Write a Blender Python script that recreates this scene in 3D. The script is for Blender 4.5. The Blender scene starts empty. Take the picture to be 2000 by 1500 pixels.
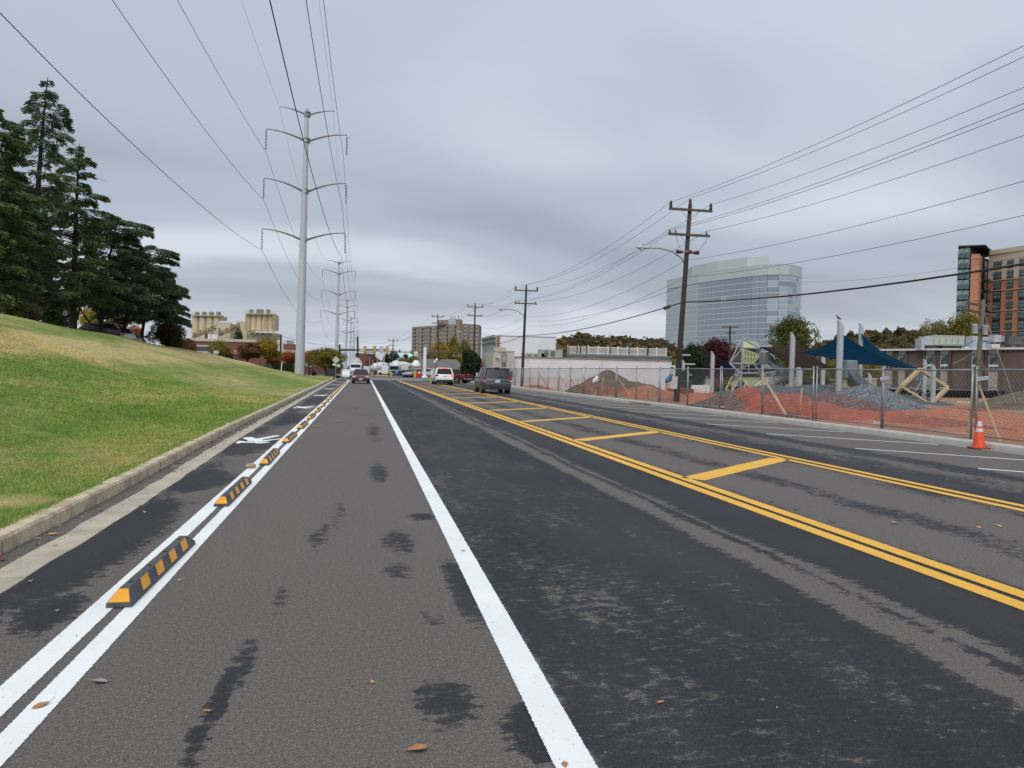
import bpy, bmesh, math, random
import numpy as np
from mathutils import Vector, Matrix
S = bpy.context.scene
col = S.collection
R = math.radians

# ------------------------------------------------------------------ camera
F, EYE = 1500.0, 1.6            # focal length in pixels of the 2000 px wide picture, eye height in metres
YAW, PITCH, ROLL = R(11.1), R(-1.0), R(1.2)
FW = Vector((math.sin(YAW)*math.cos(PITCH), math.cos(YAW)*math.cos(PITCH), math.sin(PITCH)))
_r0 = Vector((math.cos(YAW), -math.sin(YAW), 0)); _u0 = _r0.cross(FW)
RT = _r0*math.cos(ROLL)+_u0*math.sin(ROLL); UP = _u0*math.cos(ROLL)-_r0*math.sin(ROLL)
cam = bpy.data.cameras.new('camera'); camo = bpy.data.objects.new('camera', cam); col.objects.link(camo)
camo.matrix_world = Matrix(((RT.x, UP.x, -FW.x, 0), (RT.y, UP.y, -FW.y, 0), (RT.z, UP.z, -FW.z, EYE), (0, 0, 0, 1)))
cam.sensor_width = 36; cam.lens = 36*F/2000; cam.clip_end = 9000; cam.clip_start = 0.05
S.camera = camo
S.view_settings.view_transform = 'Standard'; S.view_settings.look = 'None'
S.view_settings.exposure = 0.48; S.view_settings.gamma = 1.0; S.view_settings.use_curve_mapping = False

def ray(px, py): return FW + RT*((px-1000)/F) - UP*((py-750)/F)
def at(px, py, d): return Vector((0, 0, EYE)) + ray(px, py)*d          # a point d metres ahead
def atY(px, py, Y): r = ray(px, py); return Vector((0, 0, EYE)) + r*(Y/r.y)
def atX(px, py, X): r = ray(px, py); return Vector((0, 0, EYE)) + r*(X/r.x)
def gr(px, py, z=0.0): r = ray(px, py); return Vector((0, 0, EYE)) + r*((z-EYE)/r.z)

# ------------------------------------------------------------------ node helpers
def nd(nt, t, **k):
    n = nt.nodes.new(t)
    for a, b in k.items():
        if a == 'inp':
            for i, v in b.items():
                n.inputs[i].default_value = v
        else: setattr(n, a, b)
    return n
def mth(nt, op, a, b=None, c=None, clamp=False):
    n = nt.nodes.new('ShaderNodeMath'); n.operation = op; n.use_clamp = clamp
    for i, v in enumerate((a, b, c)):
        if v is None: continue
        if isinstance(v, (int, float)): n.inputs[i].default_value = v
        else: nt.links.new(v, n.inputs[i])
    return n.outputs[0]
def ramp(nt, fac, stops, interp='LINEAR'):
    n = nt.nodes.new('ShaderNodeValToRGB'); cr = n.color_ramp; cr.interpolation = interp
    while len(cr.elements) < len(stops): cr.elements.new(0.5)
    for e, (p, c) in zip(cr.elements, stops):
        e.position = p; e.color = (c, c, c, 1) if isinstance(c, (int, float)) else (c[0], c[1], c[2], 1)
    nt.links.new(fac, n.inputs[0]); return n.outputs[0]
def mixc(nt, fac, a, b, mode='MIX'):
    n = nt.nodes.new('ShaderNodeMix'); n.data_type = 'RGBA'; n.blend_type = mode
    for i, v in ((0, fac), (6, a), (7, b)):
        if isinstance(v, (int, float)): n.inputs[i].default_value = v
        elif isinstance(v, tuple): n.inputs[i].default_value = (v[0], v[1], v[2], 1)
        else: nt.links.new(v, n.inputs[i])
    return n.outputs[2]
def mapping(nt, src, scale=(1, 1, 1), rot=(0, 0, 0), loc=(0, 0, 0)):
    n = nt.nodes.new('ShaderNodeMapping'); nt.links.new(src, n.inputs[0])
    n.inputs['Scale'].default_value = scale; n.inputs['Rotation'].default_value = rot; n.inputs['Location'].default_value = loc
    return n.outputs[0]
def noise(nt, vec, scale, detail=3, rough=0.55, dist=0.0):
    n = nt.nodes.new('ShaderNodeTexNoise'); nt.links.new(vec, n.inputs['Vector'])
    n.inputs['Scale'].default_value = scale; n.inputs['Detail'].default_value = detail
    n.inputs['Roughness'].default_value = rough; n.inputs['Distortion'].default_value = dist
    return n.outputs[0]

# ------------------------------------------------------------------ overcast sky
W = bpy.data.worlds.new('World'); S.world = W; W.use_nodes = True
nt = W.node_tree; nt.nodes.clear()
out = nd(nt, 'ShaderNodeOutputWorld')
sky = nd(nt, 'ShaderNodeTexSky', sky_type='NISHITA', sun_disc=False)
SUN_EL, SUN_AZ = R(48), R(200)
sky.sun_elevation = SUN_EL; sky.sun_rotation = SUN_AZ; sky.air_density = 1.5; sky.dust_density = 4
bg1 = nd(nt, 'ShaderNodeBackground', inp={1: 0.05}); nt.links.new(sky.outputs[0], bg1.inputs[0])
tc = nd(nt, 'ShaderNodeTexCoord'); sx = nd(nt, 'ShaderNodeSeparateXYZ'); nt.links.new(tc.outputs['Generated'], sx.inputs[0])
zz = mth(nt, 'ADD', mth(nt, 'MAXIMUM', sx.outputs[2], 0.0), 0.16)
cx = nd(nt, 'ShaderNodeCombineXYZ')
nt.links.new(mth(nt, 'DIVIDE', sx.outputs[0], zz), cx.inputs[0]); nt.links.new(mth(nt, 'DIVIDE', sx.outputs[1], zz), cx.inputs[1])
big = noise(nt, mapping(nt, cx.outputs[0], (0.36, 0.50, 1), (0, 0, R(-24)), (5.6, 14.2, 0)), 1.0, 2.0, 0.40, 0.5)
fine = noise(nt, mapping(nt, cx.outputs[0], (0.7, 1.15, 1), (0, 0, R(-20)), (7.3, 2.9, 0)), 1.0, 4.0, 0.45, 0.6)
v = mth(nt, 'ADD', mth(nt, 'MULTIPLY', big, 0.82), mth(nt, 'MULTIPLY', fine, 0.18))
c1 = ramp(nt, v, [(0.38, (0.265, 0.300, 0.362)), (0.50, (0.345, 0.386, 0.458)), (0.61, (0.51, 0.556, 0.615))], 'EASE')
hz = ramp(nt, sx.outputs[2], [(0.0, 1.0), (0.05, 0.55), (0.14, 0.0)])
c2 = mixc(nt, mth(nt, 'MULTIPLY', hz, 0.8), c1, mixc(nt, ramp(nt, fine, [(0.4, 0.0), (0.62, 1.0)]), (0.41, 0.442, 0.498), (0.58, 0.61, 0.645)))
top = ramp(nt, sx.outputs[2], [(0.18, 0.0), (0.6, 1.0)])
c3 = mixc(nt, mth(nt, 'MULTIPLY', top, 0.7), c2, (0.46, 0.515, 0.60))
bg2 = nd(nt, 'ShaderNodeBackground', inp={1: 1.0}); nt.links.new(c3, bg2.inputs[0])
ms = nd(nt, 'ShaderNodeMixShader', inp={0: 0.90}); nt.links.new(bg1.outputs[0], ms.inputs[1]); nt.links.new(bg2.outputs[0], ms.inputs[2])
nt.links.new(ms.outputs[0], out.inputs[0])
sl = bpy.data.lights.new('sun', 'SUN'); sl.energy = 1.5; sl.angle = R(45); sl.color = (1, 0.99, 0.94)
so = bpy.data.objects.new('sun', sl); col.objects.link(so)
so.rotation_euler = (R(90)-SUN_EL, 0, math.pi-SUN_AZ)

# ------------------------------------------------------------------ material helpers
_m = {}
def mat(name, c=(0.5, 0.5, 0.5), c2=None, rough=0.6, sc=3.0, metal=0.0, bump=0.0, bsc=None, stretch=(1, 1, 1), spec=0.5, emit=0, coat=0, lo=0.35, hi=0.65, detail=5):
    if name in _m: return _m[name]
    m = bpy.data.materials.new(name); m.use_nodes = True; nt = m.node_tree; b = nt.nodes['Principled BSDF']
    b.inputs['Roughness'].default_value = rough; b.inputs['Metallic'].default_value = metal
    b.inputs['Specular IOR Level'].default_value = spec
    if coat: b.inputs['Coat Weight'].default_value = coat; b.inputs['Coat Roughness'].default_value = 0.08
    if c2 is None: c2 = tuple(x*0.82 for x in c)
    tc = nd(nt, 'ShaderNodeTexCoord'); vec = mapping(nt, tc.outputs['Object'], stretch)
    n = noise(nt, vec, sc, detail, 0.6)
    nt.links.new(mixc(nt, ramp(nt, n, [(lo, 0.0), (hi, 1.0)]), c, c2), b.inputs['Base Color'])
    if bump:
        bn = nd(nt, 'ShaderNodeBump', inp={0: bump, 1: 0.02}); nt.links.new(noise(nt, vec, bsc or sc*4, 4, 0.6), bn.inputs['Height'])
        nt.links.new(bn.outputs[0], b.inputs['Normal'])
    if emit:
        b.inputs['Emission Color'].default_value = (*c, 1); b.inputs['Emission Strength'].default_value = emit
    _m[name] = m; return m
def leafmat(name, a, b_, c=None, sc=0.5, trans=0.25):
    if name in _m: return _m[name]
    m = bpy.data.materials.new(name); m.use_nodes = True; nt = m.node_tree; p = nt.nodes['Principled BSDF']
    p.inputs['Roughness'].default_value = 0.7; p.inputs['Specular IOR Level'].default_value = 0.15
    g = nd(nt, 'ShaderNodeNewGeometry'); tc = nd(nt, 'ShaderNodeTexCoord')
    n = noise(nt, tc.outputs['Object'], sc, 3, 0.6)
    r = mth(nt, 'ADD', mth(nt, 'MULTIPLY', g.outputs['Random Per Island'], 0.45), mth(nt, 'MULTIPLY', ramp(nt, n, [(0.35, 0.0), (0.65, 1.0)]), 0.55))
    cc = ramp(nt, r, [(0.1, a), (0.5, b_), (0.95, c or b_)])
    nt.links.new(cc, p.inputs['Base Color'])
    tr = nd(nt, 'ShaderNodeBsdfTranslucent'); nt.links.new(cc, tr.inputs[0])
    ms = nd(nt, 'ShaderNodeMixShader', inp={0: trans}); o = nt.nodes['Material Output']
    nt.links.new(p.outputs[0], ms.inputs[1]); nt.links.new(tr.outputs[0], ms.inputs[2]); nt.links.new(ms.outputs[0], o.inputs[0])
    _m[name] = m; return m

# ------------------------------------------------------------------ object helpers
def tag(o, label=None, cat=None, group=None, kind=None):
    if label: o['label'] = label
    if cat: o['category'] = cat
    if group: o['group'] = group
    if kind: o['kind'] = kind
    return o
def thing(name, label, cat, loc=(0, 0, 0), rz=0, group=None):
    o = bpy.data.objects.new(name, None); col.objects.link(o); o.location = loc; o.rotation_euler = (0, 0, rz)
    o.empty_display_size = 0.2
    return tag(o, label, cat, group)
def wloc(o):
    v = Vector((0, 0, 0))
    while o is not None: v += o.location; o = o.parent
    return v
def copytree(o, parent=None):
    c = o.copy(); col.objects.link(c); c.parent = parent
    for ch in list(o.children): copytree(ch, c)
    return c
def link(name, me, m, parent=None, loc=None):
    o = bpy.data.objects.new(name, me); col.objects.link(o)
    if m is not None and len(me.materials) == 0: me.materials.append(m)
    if parent is not None: o.parent = parent
    if loc is not None: o.location = loc
    return o
class MB:
    def __init__(s): s.v = []; s.f = []
    def add(s, vs, fs):
        k = len(s.v); s.v += [tuple(x) for x in vs]; s.f += [tuple(i+k for i in f) for f in fs]; return s
    def box(s, c, d, rz=0.0, M=None):
        hx, hy, hz = d[0]/2, d[1]/2, d[2]/2
        vs = [Vector((x, y, z)) for z in (-hz, hz) for y in (-hy, hy) for x in (-hx, hx)]
        mm = (M or Matrix.Rotation(rz, 3, 'Z'))
        vs = [mm @ q + Vector(c) for q in vs]
        return s.add(vs, [(0, 2, 3, 1), (4, 5, 7, 6), (0, 1, 5, 4), (2, 6, 7, 3), (0, 4, 6, 2), (1, 3, 7, 5)])
    def span(s, x0, x1, y0, y1, z0, z1): return s.box(((x0+x1)/2, (y0+y1)/2, (z0+z1)/2), (abs(x1-x0), abs(y1-y0), abs(z1-z0)))
    def beam(s, a, b, w, h=None):
        a, b = Vector(a), Vector(b); d = b-a; q = d.to_track_quat('Y', 'Z').to_matrix()
        return s.box((a+b)/2, (w, d.length, h or w), M=q)
    def cyl(s, a, b, r0, r1=None, n=10, cap=True):
        return s.tube([a, b], [r0, r0 if r1 is None else r1], n, cap)
    def tube(s, pts, rs, n=8, cap=True):
        pts = [Vector(p) for p in pts]
        if isinstance(rs, (int, float)): rs = [rs]*len(pts)
        k = len(s.v); ref = None
        for i, p in enumerate(pts):
            t = (pts[min(i+1, len(pts)-1)]-pts[max(i-1, 0)]).normalized()
            if ref is None: ref = Vector((1, 0, 0)) if abs(t.x) < 0.8 else Vector((0, 1, 0))
            u = (ref - t*ref.dot(t)).normalized(); ref = u; w = t.cross(u)
            for j in range(n):
                a = 2*math.pi*j/n; s.v.append(tuple(p+(u*math.cos(a)+w*math.sin(a))*rs[i]))
        for i in range(len(pts)-1):
            for j in range(n):
                a = k+i*n+j; b = k+i*n+(j+1) % n; s.f.append((a, b, b+n, a+n))
        if cap:
            s.f.append(tuple(k+j for j in range(n))[::-1]); s.f.append(tuple(k+(len(pts)-1)*n+j for j in range(n)))
        return s
    def prism(s, poly, z0, z1):
        n = len(poly); z0s = z0 if isinstance(z0, (list, tuple)) else [z0]*n; z1s = z1 if isinstance(z1, (list, tuple)) else [z1]*n
        vs = [(p[0], p[1], z0s[i]) for i, p in enumerate(poly)] + [(p[0], p[1], z1s[i]) for i, p in enumerate(poly)]
        return s.add(vs, [tuple(range(n))[::-1], tuple(range(n, 2*n))] + [(i, (i+1) % n, n+(i+1) % n, n+i) for i in range(n)])
    def lathe(s, c, prof, n=14):
        c = Vector(c); k = len(s.v)
        for r, z in prof:
            for j in range(n):
                a = 2*math.pi*j/n; s.v.append((c.x+r*math.cos(a), c.y+r*math.sin(a), c.z+z))
        for i in range(len(prof)-1):
            for j in range(n):
                a = k+i*n+j; b = k+i*n+(j+1) % n; s.f.append((a, b, b+n, a+n))
        s.f.append(tuple(k+j for j in range(n))[::-1]); s.f.append(tuple(k+(len(prof)-1)*n+j for j in range(n)))
        return s
    def loft(s, rings):
        k = len(s.v); n = len(rings[0])
        for r in rings: s.v += [tuple(p) for p in r]
        for i in range(len(rings)-1):
            for j in range(n):
                a = k+i*n+j; b = k+i*n+(j+1) % n; s.f.append((a, b, b+n, a+n))
        s.f.append(tuple(k+j for j in range(n))[::-1]); s.f.append(tuple(k+(len(rings)-1)*n+j for j in range(n)))
        return s
    def build(s, name, m, parent=None, smooth=False, bevel=0, world=False, angle=None):
        off = wloc(parent) if (world and parent is not None) else Vector((0, 0, 0))
        me = bpy.data.meshes.new(name)
        vs = s.v if off.length == 0 else [(x-off.x, y-off.y, z-off.z) for x, y, z in s.v]
        me.from_pydata(vs, [], s.f); me.materials.append(m)
        bm = bmesh.new(); bm.from_mesh(me); bmesh.ops.recalc_face_normals(bm, faces=bm.faces[:]); bm.to_mesh(me); bm.free()
        if smooth: me.shade_smooth() if angle is None else me.shade_smooth_by_angle(angle) if hasattr(me, 'shade_smooth_by_angle') else me.shade_smooth()
        if smooth and angle is not None and hasattr(me, 'set_sharp_from_angle'): me.set_sharp_from_angle(angle=angle)
        o = bpy.data.objects.new(name, me); col.objects.link(o)
        if parent is not None: o.parent = parent
        if bevel:
            b = o.modifiers.new('bevel', 'BEVEL'); b.width = bevel; b.segments = 2; b.limit_method = 'ANGLE'
        return o
def npmesh(name, V, Fq, m):
    """mesh from numpy arrays: V (n,3), Fq (k,3 or 4)"""
    me = bpy.data.meshes.new(name); nf, c = Fq.shape
    me.vertices.add(len(V)); me.vertices.foreach_set('co', V.astype(np.float32).ravel())
    me.loops.add(nf*c); me.loops.foreach_set('vertex_index', Fq.astype(np.int32).ravel())
    me.polygons.add(nf); me.polygons.foreach_set('loop_start', np.arange(0, nf*c, c, dtype=np.int32))
    me.update(calc_edges=True); me.validate()
    if m is not None: me.materials.append(m)
    return me
def quads(P, A, B):
    """quads centred P with half axes A,B"""
    V = np.stack([P-A-B, P+A-B, P+A+B, P-A+B], 1).reshape(-1, 3)
    return V, np.arange(len(V)).reshape(-1, 4)
def wall_box(mb, a, b, z0, z1, th=0.3):
    """upright slab from a to b (xy)"""
    a, b = Vector((a[0], a[1], 0)), Vector((b[0], b[1], 0)); d = b-a
    mb.box((a+b)/2+Vector((0, 0, (z0+z1)/2)), (d.length, th, z1-z0), math.atan2(d.y, d.x)); return mb
ORD = ['first', 'second', 'third', 'fourth', 'fifth', 'sixth', 'seventh', 'eighth', 'ninth', 'tenth', 'eleventh', 'twelfth', 'thirteenth', 'fourteenth', 'fifteenth', 'sixteenth', 'seventeenth', 'eighteenth', 'nineteenth', 'twentieth', 'twenty-first', 'twenty-second']
random.seed(5); rng = np.random.default_rng(5)

# ------------------------------------------------------------------ common materials
WHITE = mat('white_paint', (0.80, 0.80, 0.79), (0.70, 0.70, 0.69), 0.6, 6)
BLACK = mat('black_metal', (0.02, 0.02, 0.022), rough=0.4)
GALV = mat('galvanised_steel', (0.36, 0.37, 0.38), (0.27, 0.28, 0.29), 0.45, 5, metal=0.6)
PYLON = mat('weathered_grey_steel', (0.47, 0.48, 0.53), (0.40, 0.41, 0.46), 0.6, 0.5, stretch=(1, 1, 0.2))
WOODP = mat('creosoted_pole_wood', (0.062, 0.040, 0.036), (0.032, 0.022, 0.021), 0.85, 6, bump=0.4, stretch=(4, 4, 0.3))
WOODG = mat('grey_green_pole_wood', (0.14, 0.14, 0.10), (0.09, 0.09, 0.065), 0.85, 6, bump=0.3, stretch=(4, 4, 0.3))
LUMBER = mat('raw_lumber', (0.64, 0.48, 0.28), (0.50, 0.36, 0.20), 0.75, 5, bump=0.1, stretch=(3, 3, 0.4))
WIRE = mat('cable_black', (0.022, 0.022, 0.024), rough=0.7)
ALU = mat('aluminium_conductor', (0.11, 0.115, 0.125), rough=0.6)
GLASS = mat('dark_window_glass', (0.035, 0.045, 0.05), (0.02, 0.026, 0.03), 0.07, 0.4, spec=0.8)
TYRE = mat('tyre_rubber', (0.018, 0.018, 0.018), rough=0.85)
RIM = mat('alloy_rim', (0.42, 0.42, 0.43), rough=0.35, metal=0.7)
BARK = mat('bark', (0.075, 0.058, 0.045), (0.04, 0.03, 0.024), 0.95, 5, bump=0.6, stretch=(3, 3, 0.6))
CBARK = mat('dark_cedar_bark', (0.040, 0.033, 0.030), (0.022, 0.018, 0.016), 0.95, 5, bump=0.6, stretch=(3, 3, 0.6))
CONC = mat('concrete', (0.42, 0.39, 0.33), (0.31, 0.28, 0.235), 0.9, 4, bump=0.3, bsc=60)
# ------------------------------------------------------------------ ground and road
def sheet(name, xs, ys, zf, m, kind='structure'):
    X, Y = np.meshgrid(np.array(xs, float), np.array(ys, float)); Z = zf(X, Y)
    V = np.stack([X.ravel(), Y.ravel(), Z.ravel()], 1); nx = len(xs); ny = len(ys)
    i = (np.arange(ny-1)[:, None]*nx+np.arange(nx-1)[None, :]).ravel()
    me = npmesh(name, V, np.stack([i, i+1, i+1+nx, i+nx], 1), m); me.shade_smooth()
    o = link(name, me, m); o['kind'] = kind; return o
def kx(Y):                      # left kerb line: drifts gently left with distance
    return np.interp(Y, [-20, 10, 18, 40, 98], [-2.85, -2.88, -3.05, -3.2, -3.55])
def sst(t): t = np.clip(t, 0, 1); return t*t*(3-2*t)
def hill(X, Y):                 # the grassy bank
    Hc = np.interp(Y, [-20, 20, 53, 72, 106, 118], [4.4, 4.4, 4.08, 3.6, 3.0, 2.5])
    t = (-X+kx(Y)-0.2)/18.8
    z = 0.13 + Hc*sst(np.clip(t, 0, 1)**1.12) + 0.02*np.clip(-X-3.2, 0, 6)
    z = z - np.clip(-X-26, 0, 60)*0.045
    z = z + 0.035*np.sin(X*1.3+Y*0.31)*np.clip(-X-3.6, 0, 2)/2+0.05*np.sin(Y*0.23+X*0.4)*np.clip(-X-5, 0, 4)/4
    return np.where(Y > 106, 0.13+(z-0.13)*np.clip((122-Y)/16, 0, 1), z)

# base ground to the horizon
m = bpy.data.materials.new('far_ground'); m.use_nodes = True; nt = m.node_tree; b = nt.nodes['Principled BSDF']
b.inputs['Roughness'].default_value = 0.95
tc = nd(nt, 'ShaderNodeTexCoord'); n = noise(nt, tc.outputs['Object'], 0.03, 5, 0.6)
nt.links.new(ramp(nt, n, [(0.4, (0.16, 0.155, 0.14)), (0.5, (0.12, 0.12, 0.06)), (0.6, (0.20, 0.19, 0.18))]), b.inputs['Base Color'])
sheet('ground', [-6000, -300, -60, 60, 300, 6000], [-300, -20, 60, 140, 400, 6000], lambda X, Y: X*0-1.6, m)

# road material: worn grey-brown asphalt with dark sealer patches and streaks
m = bpy.data.materials.new('asphalt'); m.use_nodes = True; nt = m.node_tree; b = nt.nodes['Principled BSDF']
tc = nd(nt, 'ShaderNodeTexCoord'); P = tc.outputs['Object']; sx = nd(nt, 'ShaderNodeSeparateXYZ'); nt.links.new(P, sx.inputs[0])
def xr(v): return (v+4.0)/20.0
wob = mth(nt, 'MULTIPLY', mth(nt, 'SUBTRACT', noise(nt, mapping(nt, P, (0.5, 0.13, 1)), 1.0, 3), 0.5), 0.45)
xn = mth(nt, 'DIVIDE', mth(nt, 'ADD', mth(nt, 'ADD', sx.outputs[0], wob), 4.0), 20.0)
# bias: -> 1 dark sealer, -> 0 bare brown
bias = ramp(nt, xn, [(xr(-3.0), 0.35), (xr(-2.35), 0.60), (xr(-2.0), 0.45), (xr(-1.62), 0.42), (xr(-1.25), 0.18), (xr(-0.3), 0.24), (xr(0.5), 0.33), (xr(0.78), 0.42), (xr(0.92), 0.42), (xr(1.0), 0.64),
    (xr(2.4), 0.67), (xr(3.12), 0.72), (xr(3.32), 0.38), (xr(3.46), 0.42), (xr(3.56), 0.70), (xr(3.66), 0.47), (xr(3.85), 0.76), (xr(4.8), 0.78), (xr(5.05), 0.50), (xr(5.6), 0.30), (xr(6.05), 0.58), (xr(6.4), 0.55), (xr(6.8), 0.30), (xr(7.9), 0.55),
    (xr(8.5), 0.78), (xr(9.4), 0.58), (xr(10.0), 0.47), (xr(10.6), 0.76), (xr(11.2), 0.42), (xr(12.4), 0.30), (xr(14.3), 0.36)])
nz = noise(nt, mapping(nt, P, (1.0, 0.45, 1)), 1.5, 10, 0.72, 0.2)
nf = noise(nt, mapping(nt, P, (0.7, 1.2, 1)), 11.0, 9, 0.80)
for (bx, by, rx_, ry_, amp) in ((0.42, 3.66, 0.24, 0.4, 0.38), (0.36, 7.15, 0.22, 0.75, 0.36), (0.3, 6.1, 0.18, 0.45, 0.33), (0.28, 12, 0.22, 2.0, 0.3), (-0.22, 8.4, 0.16, 1.5, 0.36), (-0.38, 7.3, 0.13, 0.9, 0.36), (-0.6, 4.3, 0.13, 0.75, 0.37), (-0.66, 3.5, 0.09, 0.8, 0.38), (-0.52, 5.4, 0.1, 0.6, 0.36), (0.8, 3.3, 0.22, 0.4, 0.34), (0.74, 5.6, 0.16, 1.0, 0.3), (0.45, 4.9, 0.15, 0.3, 0.26), (-2.15, 7.4, 0.4, 2.4, 0.36), (-1.9, 5.3, 0.22, 0.5, 0.34), (-2.2, 4.6, 0.25, 0.35, 0.28), (-2.1, 11.2, 0.45, 1.2, 0.33), (-2.1, 16, 0.5, 2.0, 0.34), (-2.0, 24, 0.5, 3.5, 0.32), (-2, 38, 0.6, 6, 0.3), (0.3, 19, 0.28, 5, 0.26), (-0.2, 29, 0.25, 7, 0.24), (0.9, 26.5, 2.4, 0.14, 0.3), (0.65, 8.3, 0.2, 0.25, 0.3)):
    ex = mth(nt, 'DIVIDE', mth(nt, 'SUBTRACT', sx.outputs[0], bx), rx_); ey = mth(nt, 'DIVIDE', mth(nt, 'SUBTRACT', sx.outputs[1], by), ry_)
    g_ = mth(nt, 'MAXIMUM', mth(nt, 'SUBTRACT', 1.0, mth(nt, 'ADD', mth(nt, 'MULTIPLY', ex, ex), mth(nt, 'MULTIPLY', ey, ey))), 0.0)
    blob = mth(nt, 'MULTIPLY', g_, amp) if by == 3.66 else mth(nt, 'ADD', blob, mth(nt, 'MULTIPLY', g_, amp))
far = ramp(nt, mth(nt, 'DIVIDE', sx.outputs[1], 100.0), [(0.0, 0.0), (0.25, 0.03), (1.0, 0.06)])
t = mth(nt, 'ADD', mth(nt, 'ADD', mth(nt, 'ADD', mth(nt, 'MULTIPLY', nz, 0.65), 0.175), mth(nt, 'MULTIPLY', mth(nt, 'SUBTRACT', nf, 0.5), 1.15)), mth(nt, 'SUBTRACT', mth(nt, 'ADD', bias, blob), 0.5))
t = mth(nt, 'ADD', t, far)
mask = ramp(nt, t, [(0.552, 0.0), (0.58, 0.86), (0.68, 1.0)])
c = mixc(nt, mask, (0.134, 0.119, 0.110), (0.023, 0.0245, 0.029))
c = mixc(nt, ramp(nt, noise(nt, mapping(nt, P, (0.9, 0.25, 1)), 0.9, 4), [(0.35, 0.0), (0.7, 0.22)]), c, (0.105, 0.098, 0.092))
ag = mth(nt, 'ADD', mth(nt, 'MULTIPLY', noise(nt, P, 110.0, 2, 0.8), 0.6), mth(nt, 'MULTIPLY', noise(nt, P, 38.0, 4, 0.85), 0.4))
c = mixc(nt, 1.0, c, ramp(nt, ag, [(0.36, (0.22, 0.22, 0.22)), (0.45, (0.85, 0.85, 0.85)), (0.55, (1.1, 1.1, 1.1)), (0.65, (2.5, 2.45, 2.4))]), 'MULTIPLY')
vo = nd(nt, 'ShaderNodeTexVoronoi', inp={'Scale': 42.0}); nt.links.new(P, vo.inputs['Vector'])
c = mixc(nt, mth(nt, 'MULTIPLY', ramp(nt, vo.outputs['Distance'], [(0.07, 1.0), (0.13, 0.0)]), ramp(nt, noise(nt, P, 60, 1), [(0.55, 0.0), (0.6, 0.5)])), c, (0.30, 0.29, 0.27))
nt.links.new(c, b.inputs['Base Color'])
rr = ramp(nt, mask, [(0.0, 0.88), (1.0, 0.70)]); nt.links.new(rr, b.inputs['Roughness']); b.inputs['Specular IOR Level'].default_value = 0.18
bn = nd(nt, 'ShaderNodeBump', inp={0: 0.75, 1: 0.006}); nt.links.new(mth(nt, 'ADD', noise(nt, P, 95.0, 4, 0.75), mth(nt, 'MULTIPLY', mask, -0.25)), bn.inputs['Height']); nt.links.new(bn.outputs[0], b.inputs['Normal'])
ASPH = m
sheet('road', [-3.6, -3.0, 0, 5, 10, 14.3, 15.2], [-8, 0, 10, 30, 60, 104], lambda X, Y: X*0, ASPH)
CROSS = mat('pale_cross_street_asphalt', (0.22, 0.22, 0.215), (0.16, 0.16, 0.157), 0.85, 0.6, stretch=(0.3, 1, 1))
sheet('cross_street', [-90, -20, 0, 20, 60, 120], [104, 110, 118, 126], lambda X, Y: X*0+0.0, CROSS)
sheet('far_road', [-3.4, 0, 5, 12], [126, 200, 400, 900], lambda X, Y: X*0-0.001*(Y-126), mat('far_asphalt', (0.10, 0.10, 0.10), rough=0.9))
YARD = mat('yard_gravel', (0.24, 0.23, 0.205), (0.17, 0.16, 0.14), 0.95, 0.5)
sheet('yard', [-120, -60, -3.5], [126, 160, 300], lambda X, Y: X*0-0.02, YARD)
sheet('station_forecourt', [12, 40, 100], [126, 160, 300], lambda X, Y: X*0-0.02, YARD)

# grass bank
m = bpy.data.materials.new('lawn'); m.use_nodes = True; nt = m.node_tree; b = nt.nodes['Principled BSDF']; b.inputs['Roughness'].default_value = 0.95; b.inputs['Specular IOR Level'].default_value = 0.1
tc = nd(nt, 'ShaderNodeTexCoord'); P = tc.outputs['Object']
def lawncol(nt, P):
    n1 = noise(nt, mapping(nt, P, (0.16, 0.075, 0.35), (0, 0, R(6))), 1.0, 6, 0.62, 0.4)
    n2 = noise(nt, P, 2.2, 5, 0.65)
    n3 = noise(nt, mapping(nt, P, (0.55, 0.16, 0.5), (0, 0, R(8))), 1.0, 5, 0.65)
    v = mth(nt, 'ADD', mth(nt, 'ADD', mth(nt, 'MULTIPLY', n1, 0.50), mth(nt, 'MULTIPLY', n2, 0.20)), mth(nt, 'MULTIPLY', n3, 0.30))
    sx = nd(nt, 'ShaderNodeSeparateXYZ'); nt.links.new(P, sx.inputs[0])
    # a drier belt half way up the slope
    belt = ramp(nt, mth(nt, 'DIVIDE', sx.outputs[2], 5.0), [(0.0, 0.035), (0.05, -0.0), (0.14, -0.03), (0.28, -0.01), (0.38, 0.12), (0.54, 0.13), (0.64, -0.02), (0.74, -0.01), (0.80, 0.07), (1.0, 0.07)])
    ex = mth(nt, 'DIVIDE', mth(nt, 'ADD', sx.outputs[0], 3.75), 0.75); ey = mth(nt, 'DIVIDE', mth(nt, 'SUBTRACT', sx.outputs[1], 8.75), 0.55)
    bare = mth(nt, 'MAXIMUM', mth(nt, 'SUBTRACT', 1.0, mth(nt, 'ADD', mth(nt, 'MULTIPLY', ex, ex), mth(nt, 'MULTIPLY', ey, ey))), 0.0)
    v = mth(nt, 'ADD', v, mth(nt, 'MULTIPLY', bare, 0.13))
    edge = ramp(nt, mth(nt, 'DIVIDE', sx.outputs[1], 100.0), [(0.1, 0.0), (0.5, 0.03)])
    v = mth(nt, 'ADD', mth(nt, 'ADD', v, belt), edge)
    return ramp(nt, v, [(0.39, (0.105, 0.195, 0.036)), (0.50, (0.185, 0.255, 0.065)), (0.575, (0.32, 0.305, 0.12)), (0.65, (0.49, 0.40, 0.20))])
lc = lawncol(nt, P)
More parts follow.
